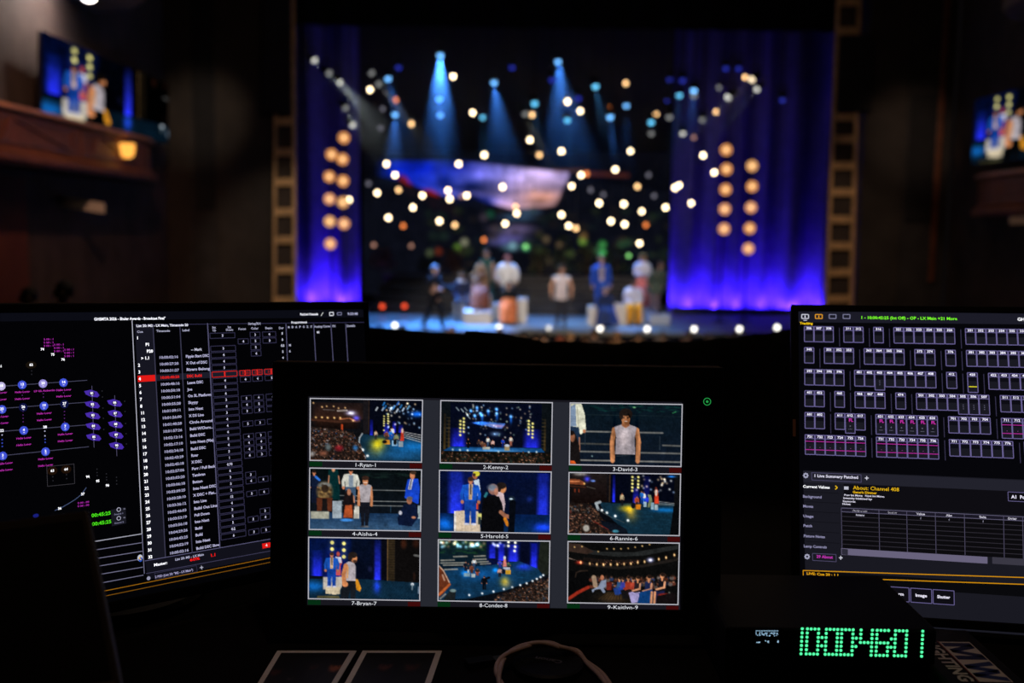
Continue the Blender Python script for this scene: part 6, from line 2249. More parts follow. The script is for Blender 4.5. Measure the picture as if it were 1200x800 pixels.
BW = {'w': 'warm white hanging bulb', 'a': 'amber hanging bulb', 'o': 'orange hanging bulb', 'd': 'dim grey hanging bulb', 'g': 'green hanging bulb', 'p': 'dim pinkish hanging bulb'}
rb = random.Random(12)
GRID_Z = 11.0
for kk, pts in bulbs.items():
    for i, (px, py) in enumerate(pts):
        if py > 350:
            continue
        Yb = rb.uniform(30.0, 33.2) if not (380 < px < 425) else 30.8
        pos = at_y(px, py, Yb)
        o = PB[kk] if i == 0 else dup(PB[kk], pos)
        o.location = pos
        peers = sorted(q for q in pts if zone(*q) == zone(px, py) and q[1] < 350)
        put(o, BW[kk] + ', ' + (nth(peers.index((px, py))) + ' of those ' if len(peers) > 1 else 'the only one ') + zone(px, py), 'bulb', KW[kk][1])
        for ch in o.children:
            if ch.name.startswith('cord'):
                L = GRID_Z - pos.z
                z0_ = .062 * .95 + .08
                ch.scale = (1, 1, (L - z0_) / (1 - z0_))
                ch.location = (0, 0, z0_ - z0_ * ch.scale[2])

# two red floor lamps at the left of the platform
for i, (px, py) in enumerate(((448, 359), (474, 358.6))):
    pos = at_y(px, py, 31.8)
    t_ = empty('floor_marker_lamp', Vector((pos.x, pos.y, STAGE_Z)), ('red marker lamp at the platform foot, nearer the left curtain', 'red marker lamp at the platform foot, nearer the camera operator')[i], 'lamp', 'red lamps on the stage floor')
    MB().tube((pos.x, pos.y, STAGE_Z), (pos.x, pos.y, pos.z - .05), .03, .03, 8).build('post', M_HOUS, t_)
    MB().lathe((pos.x, pos.y, STAGE_Z), [(0, 0), (.1, 0), (.1, .02), (0, .03)], 12).build('foot', M_HOUS, t_)
    MB().ball(pos, .075, 10, 7).build('bulb', glow('red_marker_glow', (1.0, .09, .03), 1.6), t_, smooth=True)

# ------------------------------------------------------------------ moving heads with real beams
pipe_y = {29.9: 'first', 31.0: 'second', 32.2: 'third', 33.4: 'fourth'}
battens = {}
for Yp in pipe_y:
    zz = 9.6 if Yp < 31 else 9.8
    b_ = empty('lighting_batten', (1.3, Yp, zz), 'black lighting pipe over the stage, %s from the front' % pipe_y[Yp], 'pipe', 'lighting pipes over the stage')
    MB().tube((-6.6, Yp, zz), (9.4, Yp, zz), .03, .03, 8).build('pipe', M_METAL, b_)
    for x in (-5, -1, 3, 7):
        MB().tube((x, Yp, zz), (x, Yp, GRID_Z + .05), .008, .008, 5).build('cable', M_METAL, b_)

LENS = {'blue': ((.16, .48, 1.0), 2.6, (.06, .27, 1.0)), 'cyan': ((.14, .62, 1.0), 1.9, (.10, .45, 1.0)), 'white': ((.85, .85, .78), 1.3, (.72, .80, .78)), 'dimw': ((.55, .56, .55), .55, (.7, .75, .75)), 'navy': ((.04, .06, .75), .55, (.05, .05, 1.0)), 'warmw': ((1.0, .80, .52), 2.2, (1.0, .8, .6))}
FX = [  # px, py, colour, beam watts, direction (dx, dz), cone degrees
    (516, 66, 'blue', 60000, (.02, -1), 34), (455, 93, 'blue', 3600, (.3, -1), 24), (515, 117, 'blue', 6000, (.05, -1), 20), (516, 135.5, 'blue', 8000, (.17, -1), 13), (463, 135, 'blue', 8500, (.0, -1), 32),
    (579, 97.5, 'blue', 8500, (.14, -1), 34), (566, 138, 'cyan', 1600, (.05, -1), 26), (626.5, 122, 'cyan', 1200, (.1, -1), 22), (654, 73, 'blue', 9000, (.12, -1), 40), (647, 94.5, 'navy', 0, (.1, -1), 12),
    (698, 102, 'cyan', 1800, (.2, -1), 22), (665, 141.5, 'cyan', 1400, (.05, -1), 22), (734, 124.5, 'blue', 1500, (.0, -1), 24), (715, 138, 'blue', 11000, (.10, -1), 14), (763, 144, 'cyan', 0, (0, -1), 12),
    (796, 112.5, 'cyan', 900, (-.1, -1), 20), (813, 107, 'blue', 1600, (-.1, -1), 26), (813, 113, 'dimw', 0, (0, -1), 12), (763, 157, 'dimw', 0, (0, -1), 12), (800, 157, 'white', 0, (0, -1), 12),
    (369, 71, 'white', 3200, (1, -.92), 12), (386, 86, 'dimw', 2400, (1, -.92), 14), (399.5, 97, 'white', 4200, (.72, -1), 14), (405.5, 127, 'dimw', 3400, (.72, -1), 14), (413.5, 147, 'white', 1200, (.7, -1), 14), (436, 86, 'dimw', 1500, (.8, -1), 12), (444, 99, 'dimw', 1500, (.8, -1), 12),
    (616, 134, 'dimw', 2200, (.5, -1), 14), (842, 103, 'dimw', 0, (-.7, -1), 10), (852.5, 114.5, 'white', 700, (-.9, -1), 12), (880.5, 93.5, 'warmw', 800, (-.9, -1), 12), (886.5, 105, 'white', 700, (-.9, -1), 12), (784.5, 138, 'dimw', 0, (0, -1), 10), (823, 141, 'dimw', 0, (0, -1), 10),
    (850.5, 81, 'navy', 0, (0, -1), 10), (865.5, 81, 'navy', 0, (0, -1), 10), (917, 118, 'navy', 0, (0, -1), 10), (785, 94, 'navy', 0, (0, -1), 10), (800, 95, 'navy', 0, (0, -1), 10), (782.5, 119.5, 'navy', 0, (0, -1), 10), (467, 80, 'navy', 0, (0, -1), 10), (600, 80, 'navy', 0, (0, -1), 10), (677.5, 116, 'navy', 0, (0, -1), 10)]
LABS = {'blue': 'bright blue moving-head stage light over the scenery', 'cyan': 'small cyan moving-head stage light over the scenery', 'white': 'pale white moving-head stage light at the side of the rig', 'dimw': 'faint grey moving-head stage light in the rig', 'navy': 'dim navy blue moving-head stage light in the rig', 'warmw': 'warm white moving-head stage light at the right end of the rig'}
HEADW = {'blue': 'bright blue moving stage light', 'cyan': 'small cyan moving stage light', 'white': 'pale white moving stage light', 'dimw': 'faint grey moving stage light', 'navy': 'dim navy moving stage light', 'warmw': 'warm white moving stage light'}
ys_ = list(pipe_y)
used_ = []
for i, (px, py, cn, pw, dr, cone) in enumerate(FX):
    Yp = ys_[(i + i // 4) % 4] if py > 100 else ys_[i % 3]
    for kx in range(4):
        yc = ys_[(ys_.index(Yp) + kx) % 4]
        if not any(abs(ux - px) < 9 and uy == yc for ux, uy in used_):
            Yp = yc
            break
    used_.append((px, Yp))
    pos = at_y(px, py, Yp)
    zz = 9.6 if Yp < 31 else 9.8
    peers = sorted((q[0], q[1]) for q in FX if q[2] == cn)
    lab_ = HEADW[cn] + (', the only one' if len(peers) == 1 else ', ' + nth(peers.index((px, py))) + ' of the ' + HEADW[cn].split(' moving')[0] + ' ones')
    t_ = empty('moving_head', Vector((pos.x, Yp, pos.z)), lab_, 'light', LABS[cn].split(' over')[0].split(' at')[0].split(' in')[0] + 's')
    d = Vector((dr[0], -.28, dr[1])).normalized()
    r_ = .085
    MB().tube(pos - d * .30, pos - d * .04, .10, .11, 12).build('head', M_HOUS, t_, smooth=True)
    MB().ball(pos - d * .03, (r_, r_, r_), 12, 7).build('lens', glow('lens_' + cn, LENS[cn][0], LENS[cn][1]), t_, smooth=True)
    top = pos - d * .2 + Vector((0, 0, .22))
    yk = MB()
    for s in (-1, 1):
        yk.box(pos - d * .2 + Vector((s * .14, 0, .08)), (.025, .07, .3))
    yk.box(top + Vector((0, 0, .02)), (.3, .08, .04))
    yk.build('yoke', M_METAL, t_)
    MB().tube(top + Vector((0, 0, .02)), Vector((top.x, Yp, max(zz, top.z + .1))), .02, .02, 6).build('drop_rod', M_METAL, t_)
    if pw and cn in ('blue', 'cyan'):
        pw *= .62
    if pw:
        lamp('beam_lamp', 'SPOT', pos + d * .10, pos + d * 3, pw, LENS[cn][2], parent=t_, spot_size=RAD(cone), spot_blend=.6, shadow_soft_size=.06)

# haze hanging in the upper part of the stage
hz = MB().box((1.2, 31.4, 5.6), (15.6, 3.7, 7.0)).build('stage_haze', None)
put(hz, 'thin theatrical haze hanging among the stage lights', 'haze', None, 'stuff')
hm = bpy.data.materials.new('thin_haze')
hm.use_nodes = True
nt = hm.node_tree
nt.nodes.clear()
oo_ = nt.nodes.new('ShaderNodeOutputMaterial')
vs_ = nt.nodes.new('ShaderNodeVolumeScatter')
vs_.inputs['Color'].default_value = (.9, .95, 1, 1)
hg = nt.nodes.new('ShaderNodeNewGeometry')
hx = nt.nodes.new('ShaderNodeSeparateXYZ')
hr = nt.nodes.new('ShaderNodeMapRange')          # haze thins out towards the floor
hr.interpolation_type = 'SMOOTHSTEP'
hr.inputs['From Min'].default_value = 2.2
hr.inputs['From Max'].default_value = 6.2
hr.inputs['To Min'].default_value = 0.0
hr.inputs['To Max'].default_value = .026
nt.links.new(hg.outputs['Position'], hx.inputs[0])
nt.links.new(hx.outputs['Z'], hr.inputs['Value'])
nt.links.new(hr.outputs['Result'], vs_.inputs['Density'])
vs_.inputs['Anisotropy'].default_value = 0.0
nt.links.new(vs_.outputs[0], oo_.inputs['Volume'])
hz.data.materials.append(hm)

# ------------------------------------------------------------------ lamp towers at the sides of the stage
def tower(pts, Yt, label, tilt):
    b = at_y(pts[-1][0], pts[-1][1], Yt)
    t_ = empty('lamp_tower', Vector((b.x, Yt + .2, STAGE_Z)), label, 'light', 'warm lamp towers at the stage sides')
    top = at_y(pts[0][0], pts[0][1], Yt)
    MB().path([(b.x, Yt + .2, STAGE_Z + .03), (b.x, Yt + .2, b.z), (top.x, Yt + .2, top.z + .3)], .03, 8).build('pole', M_METAL, t_)
    MB().lathe((b.x, Yt + .2, STAGE_Z), [(0, 0), (.2, 0), (.2, .03), (0, .04)], 20).build('base', M_METAL, t_)
    for i, (px, py, c) in enumerate(pts):
        q = at_y(px, py, Yt)
        n = Vector((tilt, -1, 0)).normalized()
        MB().tube(q - n * .16, q, .12, .19, 18).build('lamp_can', M_HOUS, t_, smooth=True)
        MB().disc(q + n * .004, n, .165, 24, .004).build('lens', glow('warm_lens_%d' % c, [(1.0, .40, .12), (1.0, .48, .17), (1.0, .42, .20)][c], [.92, .95, .95][c]), t_)
        MB().ball(q + n * .03, (.075, .04, .075), 12, 6).build('lamp_core', glow('warm_core_%d' % c, (1.0, .62, .30), 1.25), t_, smooth=True)


tower([(403, 161.5, 0), (401.4, 186.6, 0), (402, 212, 0), (402, 237, 1), (403, 262, 2)], 30.4, 'tower of warm round lamps at the left, nearer the stage centre', .25)
tower([(388.6, 181, 0), (386, 207, 0), (386.2, 233, 2), (386.4, 259.4, 1), (387, 285.6, 2)], 31.0, 'tower of warm round lamps at the left, nearer the gold frame', .25)
tower([(851, 175.5, 0), (851.3, 198.2, 0), (850.3, 222, 0), (849.3, 245, 2), (848.5, 268.2, 2)], 30.4, 'tower of warm round lamps at the right, nearer the stage centre', -.1)
tower([(881.3, 194.4, 1), (881.3, 218.4, 0), (880, 243, 2), (878.6, 267.4, 0), (877, 291.3, 2)], 31.0, 'tower of warm round lamps at the right, nearer the gold frame', -.1)

# footlights along the curved stage edge
FP = [(463, 386.3), (585, 388), (643, 387.3), (703, 388.4), (758, 388), (813, 387), (866, 385.4), (910, 383.4)]
for i, (px, py) in enumerate(FP):
    q = at_z(px, py, STAGE_Z + .10)
    q.y = 26.95 + 1.0 * ((q.x - 1.0) / 8.5) ** 2 + .14
    q = at_y(px, py, q.y)
    q.z = max(q.z, STAGE_Z + .1)
    t_ = empty('footlight', Vector((q.x, q.y, STAGE_Z)), ['white footlight at the far left of the stage edge, half behind the cloth', 'white footlight below the seated woman in the orange skirt', 'dim white footlight below the man in the sleeveless top', 'white footlight below the man in the blue suit', 'white footlight below the man in yellow trousers', 'white footlight first right of the actors', 'white footlight second right of the actors', 'white footlight nearest the right monitor'][i], 'light', 'footlights along the stage edge')
    MB().box((q.x, q.y + .02, STAGE_Z + .05), (.18, .14, .10)).build('housing', M_HOUS, t_, bevel=.01)
    MB().ball((q.x, q.y - .05, q.z), (.066, .05, .066), 12, 7).build('lens', glow('foot_lens_dim' if i == 2 else 'foot_lens', (1.0, .95, .86), 1.3 if i == 2 else 3.6), t_, smooth=True)


# ================================================================== PEOPLE
BODIES = []
BONES = [('pelvis', 'waist', 'torso'), ('waist', 'chest', 'torso'), ('chest', 'neckb', 'torso'), ('neckb', 'neckt', 'head'), ('neckt', 'head', 'head'), ('head', 'crown', 'head'), ('head', 'nose', 'head')]
for s in 'LR':
    BONES += [('chest', 'sh' + s, 'torso'), ('sh' + s, 'el' + s, 'uparm'), ('el' + s, 'wr' + s, 'forearm'), ('wr' + s, 'palm' + s, 'hand'), ('pelvis', 'hip' + s, 'hips'), ('hip' + s, 'kn' + s, 'thigh'), ('kn' + s, 'an' + s, 'shin'), ('an' + s, 'to' + s, 'foot')]
    for k in range(5):
        BONES += [('palm' + s if k < 4 else 'wr' + s, 'f%da' % k + s, 'hand'), ('f%da' % k + s, 'f%db' % k + s, 'hand')]
RADII = {'pelvis': .083, 'waist': .074, 'chest': .083, 'neckb': .035, 'neckt': .027, 'head': .054, 'crown': .036, 'nose': .008}
for s in 'LR':
    RADII.update({'sh' + s: .038, 'el' + s: .025, 'wr' + s: .017, 'palm' + s: .019, 'hip' + s: .052, 'kn' + s: .034, 'an' + s: .022, 'to' + s: .017})
    for k in range(5):
        RADII.update({'f%da' % k + s: .0052, 'f%db' % k + s: .0042})


def joints(pose='stand', seat=.45, arms='down', stride=0.0, lean=0.0, twist=0.0, H=1.75, sw=1.0):
    J = {'pelvis': (0, 0, .52), 'waist': (0, 0, .60), 'chest': (0, 0, .715), 'neckb': (0, 0, .815), 'neckt': (0, -.006, .85), 'head': (0, -.012, .905), 'crown': (0, -.004, .955), 'nose': (0, -.075, .905)}
    for s, d in (('L', -1), ('R', 1)):
        J['sh' + s] = (d * .098 * sw, 0, .79)
        J['hip' + s] = (d * .052, 0, .495)
        if arms == 'down':
            J['el' + s], J['wr' + s] = (d * .128 * sw, .012, .63), (d * .134 * sw, -.02, .485)
        elif arms == 'lap':
            J['el' + s], J['wr' + s] = (d * .135, -.03, .63), (d * .06, -.14, .56)
        elif arms == 'hold':
            J['el' + s], J['wr' + s] = (d * .13, -.02, .635), (d * .05 + .03, -.15, .62)
        elif arms == 'wide':
            J['el' + s], J['wr' + s] = (d * .165, .0, .65), (d * .155, -.05, .52)
        if pose == 'stand':
            J['kn' + s], J['an' + s], J['to' + s] = (d * .056, -.01 - stride * d, .275), (d * .058, .015 - 2 * stride * d + .03 * abs(stride) * 8, .040), (d * .064, -.085 - 2 * stride * d, .017)
        else:
            zs = seat / H + .055
            J['kn' + s], J['an' + s], J['to' + s] = (d * .075, -.245, zs + .01), (d * .07, -.25 + .02, .040), (d * .075, -.33, .017)
    if pose == 'sit':
        dz = seat / H + .055 - .52
        for k in list(J):
            if k[:2] not in ('kn', 'an', 'to'):
                x, y, z = J[k]
                J[k] = (x, y, z + dz)
    for s, d in (('L', -1), ('R', 1)):
        w, e = Vector(J['wr' + s]), Vector(J['el' + s])
        f = (w - e).normalized()
        side = Vector((0, 1, 0)) if abs(f.y) < .8 else Vector((1, 0, 0))
        side = (side - f * side.dot(f)).normalized()
        inn = f.cross(side).normalized()
        J['palm' + s] = tuple(w + f * .030)
        for k in range(4):
            L = (.030, .036, .034, .026)[k]
            o = side * (k - 1.5) * .0125
            a = w + f * (.040 + L * .5) + o
            J['f%da' % k + s] = tuple(a)
            J['f%db' % k + s] = tuple(a + f * L * .55 - inn * d * .010)
        J['f4a' + s] = tuple(w + f * .024 - side * .024)
        J['f4b' + s] = tuple(w + f * .044 - side * .030)
    if lean:
        zp = J['pelvis'][2]
        for k in J:
            if k[:2] in ('kn', 'an', 'to') or k.startswith('hip'):
                continue
            x, y, z = J[k]
            h = z - zp
            J[k] = (x, y - h * math.sin(lean), zp + h * math.cos(lean))
    return {k: Vector(v) * H for k, v in J.items()}


def queue_body(root, J, H, yaw, fat=1.0):
    Rz = Matrix.Rotation(yaw, 3, 'Z')
    J = {k: Rz @ v for k, v in J.items()}
    names = list(J)
    ix = {k: i for i, k in enumerate(names)}
    me = bpy.data.meshes.new('body')
    me.from_pydata([tuple(J[k]) for k in names], [(ix[a], ix[b]) for a, b, _ in BONES], [])
    o = link('body', me, root)
    sk = o.modifiers.new('skin', 'SKIN')
    sk.use_smooth_shade = True
    sv = me.skin_vertices[0].data
    for k in names:
        r = RADII[k] * H * (fat if k in ('pelvis', 'waist', 'chest') else 1)
        sv[ix[k]].radius = (r, r)
        sv[ix[k]].use_root = k == 'pelvis'
    ss = o.modifiers.new('smooth', 'SUBSURF')
    ss.levels = ss.render_levels = 1
    return o, J


def garment(name, body_mesh, bones_of, which, m, root, out=.012, zmin=None, zmax=None):
    n = len(body_mesh.vertices)
    co = np.zeros(n * 3)
    body_mesh.vertices.foreach_get('co', co)
    co = co.reshape(-1, 3)
    no = np.zeros(n * 3)
    body_mesh.vertices.foreach_get('normal', no)
    no = no.reshape(-1, 3)
    keep = np.array([b in which for b in bones_of])
    if zmin is not None:
        keep &= co[:, 2] > zmin
    if zmax is not None:
        keep &= co[:, 2] < zmax
    fs = [tuple(p.vertices) for p in body_mesh.polygons if all(keep[v] for v in p.vertices)]
    used = sorted({v for f in fs for v in f})
    mp = {v: i for i, v in enumerate(used)}
    if not fs:
        return None
    me = bpy.data.meshes.new(name)
    me.from_pydata([tuple(co[v] + no[v] * out) for v in used], [], [tuple(mp[v] for v in f) for f in fs])
    me.materials.append(m)
    me.polygons.foreach_set('use_smooth', [True] * len(me.polygons))
    return link(name, me, root)


PEOPLE = []


def person(loc, label, J, H, yaw, skin, hair, tops, fat=1.0, group=None, name='person', extra=None, haircut='short'):
    root = empty(name, loc, label, 'person', group)
    o, Jw = queue_body(root, J, H, yaw, fat)
    PEOPLE.append(dict(root=root, body=o, J=Jw, H=H, yaw=yaw, skin=skin, hair=hair, tops=tops, extra=extra, haircut=haircut))
    return root


def finish_people():
    dg = bpy.context.evaluated_depsgraph_get()
    dg.update()
    out = []
    for p in PEOPLE:
        out.append(bpy.data.meshes.new_from_object(p['body'].evaluated_get(dg)))
    for p, me in zip(PEOPLE, out):
        o = p['body']
        o.modifiers.clear()
        o.data = me
        me.materials.clear()
        me.materials.append(p['skin'])
        me.polygons.foreach_set('use_smooth', [True] * len(me.polygons))
        J, H, root = p['J'], p['H'], p['root']
        n = len(me.vertices)
        co = np.zeros(n * 3)
        me.vertices.foreach_get('co', co)
        co = co.reshape(-1, 3)
        best = np.full(n, 1e9)
        who = np.array(['torso'] * n, dtype=object)
        for a, b, tag in BONES:
            A, B = np.array(J[a]), np.array(J[b])
            d = B - A
            t = np.clip(((co - A) @ d) / (d @ d), 0, 1)
            dist = np.linalg.norm(co - A - t[:, None] * d, axis=1) - .5 * (RADII[a] + RADII[b]) * H
            k = dist < best
            best[k] = dist[k]
            who[k] = tag
        for nm, which, m, off in p['tops']:
            garment(nm, me, who, which, m, root, off)
        # hair and face
        Rz = Matrix.Rotation(p['yaw'], 3, 'Z')
        hc = Vector(J['head']) + Vector((0, 0, .018 * H))
        base = root.location
        w = wloc(root)
        hb = MB()
        hb.ball(w + hc + Rz @ Vector((0, .012 * H, .0)), (.060 * H, .062 * H, .062 * H), 14, 9, zmin=-.22, R=Rz @ Matrix.Rotation(math.radians(-34), 3, 'X'))
        if p['haircut'] == 'long':
            hb.ball(w + hc + Rz @ Vector((0, .035 * H, -.06 * H)), (.058 * H, .035 * H, .10 * H), 12, 8)
        if p['haircut'] == 'curly':
            r = random.Random(3)
            for k in range(26):
                a, b = r.uniform(0, 6.28), r.uniform(-.1, 1.5)
                q = Vector((math.cos(a) * math.cos(b), math.sin(a) * math.cos(b), math.sin(b)))
                if q.y < -.5 and q.z < .5:
                    continue
                hb.ball(w + hc + Rz @ Vector((q.x * .06 * H, q.y * .062 * H + .012 * H, q.z * .062 * H)), .018 * H, 6, 4)
        if p['hair'] is not None:
            hb.build('hair', p['hair'], root, smooth=True)
        for d in (-1, 1):
            MB().ball(w + Vector(J['head']) + Rz @ Vector((d * .021 * H, -.047 * H, .006 * H)), .0075 * H, 6, 4).build('eye', M_EYE, root, smooth=True)
            MB().ball(w + Vector(J['head']) + Rz @ Vector((d * .056 * H, .004 * H, -.002 * H)), (.008 * H, .012 * H, .018 * H), 6, 5).build('ear', p['skin'], root, smooth=True)
        MB().ball(w + Vector(J['head']) + Rz @ Vector((0, -.050 * H, -.028 * H)), (.017 * H, .006 * H, .005 * H), 8, 4).build('mouth', M_LIP, root, smooth=True)
        if p['extra']:
            p['extra'](root, J, H, Rz, w)


M_EYE = mat('dark_eye', (.02, .015, .012), .3)
M_LIP = mat('lip', (.35, .10, .08), .5)


def cloth(name, c, rough=.85):
    return mat(name, c, rough, noise=.12, scale=12, bump=.1, spec=.15)


SK1 = mat('tan_skin', (.52, .27, .16), .55, noise=.08, scale=14)
SK2 = mat('fair_skin', (.60, .36, .26), .55, noise=.08, scale=14)
SK3 = mat('brown_skin', (.30, .15, .09), .55, noise=.08, scale=14)
HB = mat('black_hair', (.012, .009, .008), .6, noise=.2, scale=30)
HBR = mat('brown_hair', (.06, .03, .015), .6, noise=.2, scale=30)
HGR = mat('grey_hair', (.14, .13, .13), .6, noise=.2, scale=30)
HRED = mat('auburn_hair', (.22, .05, .025), .6, noise=.2, scale=30)
BLK = cloth('black_clothing', (.010, .010, .011))
TEE = ('torso', 'uparm', 'hips')
LONG = ('torso', 'uparm', 'forearm', 'hips')
LEGS = ('hips', 'thigh', 'shin')
SHOES = mat('dark_shoe', (.02, .018, .018), .5, noise=.1, scale=20)
WSHOE = mat('white_shoe', (.6, .6, .62), .5, noise=.1, scale=20)


def feet(px, py, z=STAGE_Z, Yf=None):
    return at_z(px, py, z) if Yf is None else Vector((at_y(px, py, Yf).x, Yf, z))


# plinths the actors use
M_PLI = mat('cream_plinth', (.62, .58, .50), .6, noise=.06, scale=4)
M_PLG = mat('grey_plinth', (.42, .46, .50), .6, noise=.06, scale=4)


def plinth(px, Yp, w, h, label, m=None, d=.5):
    q = at_y(px, 370, Yp)
    return put(MB().box((q.x, Yp, STAGE_Z + h / 2), (w, d, h)).build('plinth', m or M_PLI, None, bevel=.01, loc=(q.x, Yp, STAGE_Z)), label, 'plinth', 'box plinths on the stage')


# man in a sleeveless top, standing in front
person(feet(657, 384), 'man standing in front in a pale grey sleeveless top and dark trousers', joints('stand', H=1.80, arms='wide', sw=1.08), 1.80, 0.05, SK1, HB,
       [('sleeveless_top', ('torso', 'hips'), cloth('pale_grey_knit', (.62, .55, .55)), .02), ('trousers', ('hips', 'thigh', 'shin'), cloth('charcoal_trousers', (.03, .03, .035)), .014), ('shoes', ('foot',), SHOES, .01)], haircut='curly')


# camera operator walking at the left
def cam_extra(root, J, H, Rz, w):
    c = w + (Vector(J['wrL']) + Vector(J['wrR'])) / 2 + Rz @ Vector((0, -.08, .04))
    cm = MB()
    cm.box(c, (.16, .30, .17), Rz)
    cm.tube(c + Rz @ Vector((0, -.13, 0)), c + Rz @ Vector((0, -.28, 0)), .05, .06, 10)
    put(cm.build('video_camera', M_HOUS, None, loc=tuple(c)), 'black handheld video camera held by the operator in black', 'camera')
    a = (Vector(J['shL']) * .55 + Vector(J['elL']) * .45)
    MB().ball(w + a, (.075, .075, .07), 10, 6).build('armband', mat('blue_armband', (.03, .12, .7), .6, noise=.1), root, smooth=True)


person(feet(509, 386), 'camera operator all in black with a blue armband walking at the left', joints('stand', H=1.80, arms='hold', stride=.075), 1.80, 1.0, SK2, HGR,
       [('shirt', TEE, BLK, .024), ('trousers', LEGS, BLK, .018), ('shoes', ('foot',), SHOES, .01)], fat=1.15, extra=cam_extra)


# seated figures left group
def skirt_seated(m, spread=.30, name='skirt'):
    def f(root, J, H, Rz, w):
        k = (Vector(J['knL']) + Vector(J['knR'])) / 2
        p = Vector(J['pelvis'])
        mb = MB()
        rows = []
        zk = w.z + k.z
        zlow = w.z + .10
        for t, z, rx, ry_ in ((0.0, zk + .24, .17, .15), (.18, zk + .17, .21, .21), (.5, zk + .10, .25, .33), (.62, zk + .02, .26, .34), (.85, zk - .14, (.26 + spread) / 2, .28), (1.05, zlow, spread, spread * .8)):
            c = w + p.lerp(k, t)
            rows.append([Vector((c.x, c.y, z)) + Rz @ Vector((rx * (1 + .05 * math.sin(6 * u) * t) * math.cos(u), ry_ * math.sin(u), 0)) for u in [2 * math.pi * q / 18 for q in range(19)]])
        mb.grid(rows)
        mb.build(name, m, root, smooth=True)
    return f


def seated(px, py, Yp, seat, label, H, yaw, skin, hair, tops, extra=None, haircut='short', arms='lap', lean=0.0, z=STAGE_Z, group=None):
    q = at_y(px, py, Yp)
    return person(Vector((q.x, Yp - .0, z)), label, joints('sit', seat=seat, H=H, arms=arms, lean=lean), H, yaw, skin, hair, tops, extra=extra, haircut=haircut, group=group)


def fur(m):
    def f(root, J, H, Rz, w):
        c = w + Vector(J['chest'])
        mb = MB()
        r = random.Random(8)
        for k in range(46):
            a, zz = r.uniform(0, 6.28), r.uniform(-.22, .30)
            rr = .22 - .12 * abs(zz)
            mb.ball(c + Vector((rr * math.cos(a), rr * .8 * math.sin(a), zz)), r.uniform(.05, .08), 6, 4)
        mb.build('fur_wrap', m, root, smooth=True)
        hb = MB()
        hb.ball(w + Vector(J['head']) + Vector((0, .03, .05)), (.17, .15, .15), 12, 7, zmin=-.2)
        hb.build('fur_hood', m, root, smooth=True)
        skirt_seated(cloth('rust_skirt', (.17, .055, .028)), .30)(root, J, H, Rz, w)
    return f


plinth(541, 30.0, .45, .56, 'pale plinth under the seated figure in dark blue', M_PLG)
seated(541, 350, 29.95, .44, 'seated figure in dark blue with pale collar left of the fur-clad one', 1.72, .1, SK3, HBR, [('coat', LONG, cloth('midnight_coat', (.02, .025, .05)), .03), ('trousers', LEGS, cloth('dark_trousers', (.03, .035, .05)), .015), ('shoes', ('foot',), SHOES, .01)],
       z=STAGE_Z + .12, extra=lambda root, J, H, Rz, w: MB().ball(w + Vector(J['neckb']) + Vector((0, -.02, .03)), (.15, .11, .06), 10, 6).build('collar', cloth('pale_collar', (.45, .5, .6)), root, smooth=True))
plinth(563, 29.75, .62, .80, 'cream plinth the fur-clad figure sits on', M_PLI, .45)
plinth(560, 29.2, .8, .38, 'wide low cream plinth under the feet of the fur-clad figure', M_PLI, .6)
seated(563, 350, 29.62, .42, 'seated figure wrapped in brown fur over a rust skirt', 1.72, 0, SK3, None, [('dress', LONG, cloth('brown_dress', (.10, .05, .03)), .02), ('boots', ('foot', 'shin'), SHOES, .01)], extra=fur(mat('shaggy_fur', (.24, .15, .075), .9, noise=.5, scale=16, bump=.5)), haircut='long', z=STAGE_Z + .38)
plinth(580, 30.4, .72, .50, 'tall pale plinth behind the fur-clad figure', M_PLG, .6)


def gown(m, top_r, bot_r, zb, name='skirt'):
    def f(root, J, H, Rz, w):
        zt = J['waist'].z
        mb = MB()
        n = 18
        rows = []
        for i in range(6):
            t = i / 5
            r = top_r + (bot_r - top_r) * t ** .8
            rows.append([w + Vector((r * (1 + .08 * math.sin(5 * u) * t) * math.cos(u), r * .8 * math.sin(u), zt + (zb - zt) * t)) for u in [2 * math.pi * q / n for q in range(n + 1)]])
        mb.grid(rows)
        mb.build(name, m, root, smooth=True)
    return f


M_GRN = cloth('dark_green_gown', (.015, .075, .065))
pq = at_y(568, 350, 30.75)
person(Vector((pq.x + .05, 30.4, STAGE_Z + .50)), 'woman in a dark green gown standing on the tall plinth at left', joints('stand', H=1.66), 1.66, 0, SK2, HBR,
       [('bodice', ('torso', 'hips'), M_GRN, .014)], extra=gown(M_GRN, .15, .26, .04), haircut='long')
# man in white shirt on the platform
pq = at_y(594, 350, 31.2)
plinth(597, 31.2, .7, .20, 'pale plinth under the man in the white shirt', M_PLG, .6)
person(Vector((pq.x, 31.2, STAGE_Z + .20)), 'man in a loose white shirt and jeans standing behind the seated woman', joints('stand', H=1.80, arms='wide', sw=1.05), 1.80, 0, SK1, HRED,
       [('shirt', LONG, cloth('white_shirt', (.80, .79, .74)), .05), ('jeans', LEGS, cloth('blue_jeans', (.10, .15, .22)), .02), ('shoes', ('foot',), SHOES, .01)])
plinth(609, 29.6, .42, .72, 'cream plinth beside the seated woman in the orange skirt', M_PLI, .4)
plinth(596, 29.3, .4, .42, 'low cream plinth under the seated woman in the orange skirt', M_PLI, .4)
seated(596, 350, 29.15, .42, 'seated woman in black with a long orange skirt', 1.62, 0, SK2, HB, [('top', LONG, BLK, .02), ('shoes', ('foot',), SHOES, .01)], extra=skirt_seated(cloth('orange_skirt', (.55, .15, .05)), .25), haircut='long')
# blue suit on a plinth
plinth(704, 29.7, .6, .28, 'cream plinth under the man in the blue suit', M_PLI, .6)
pq = at_y(704, 350, 29.7)
M_BLU = cloth('royal_blue_suit', (.022, .075, .40))


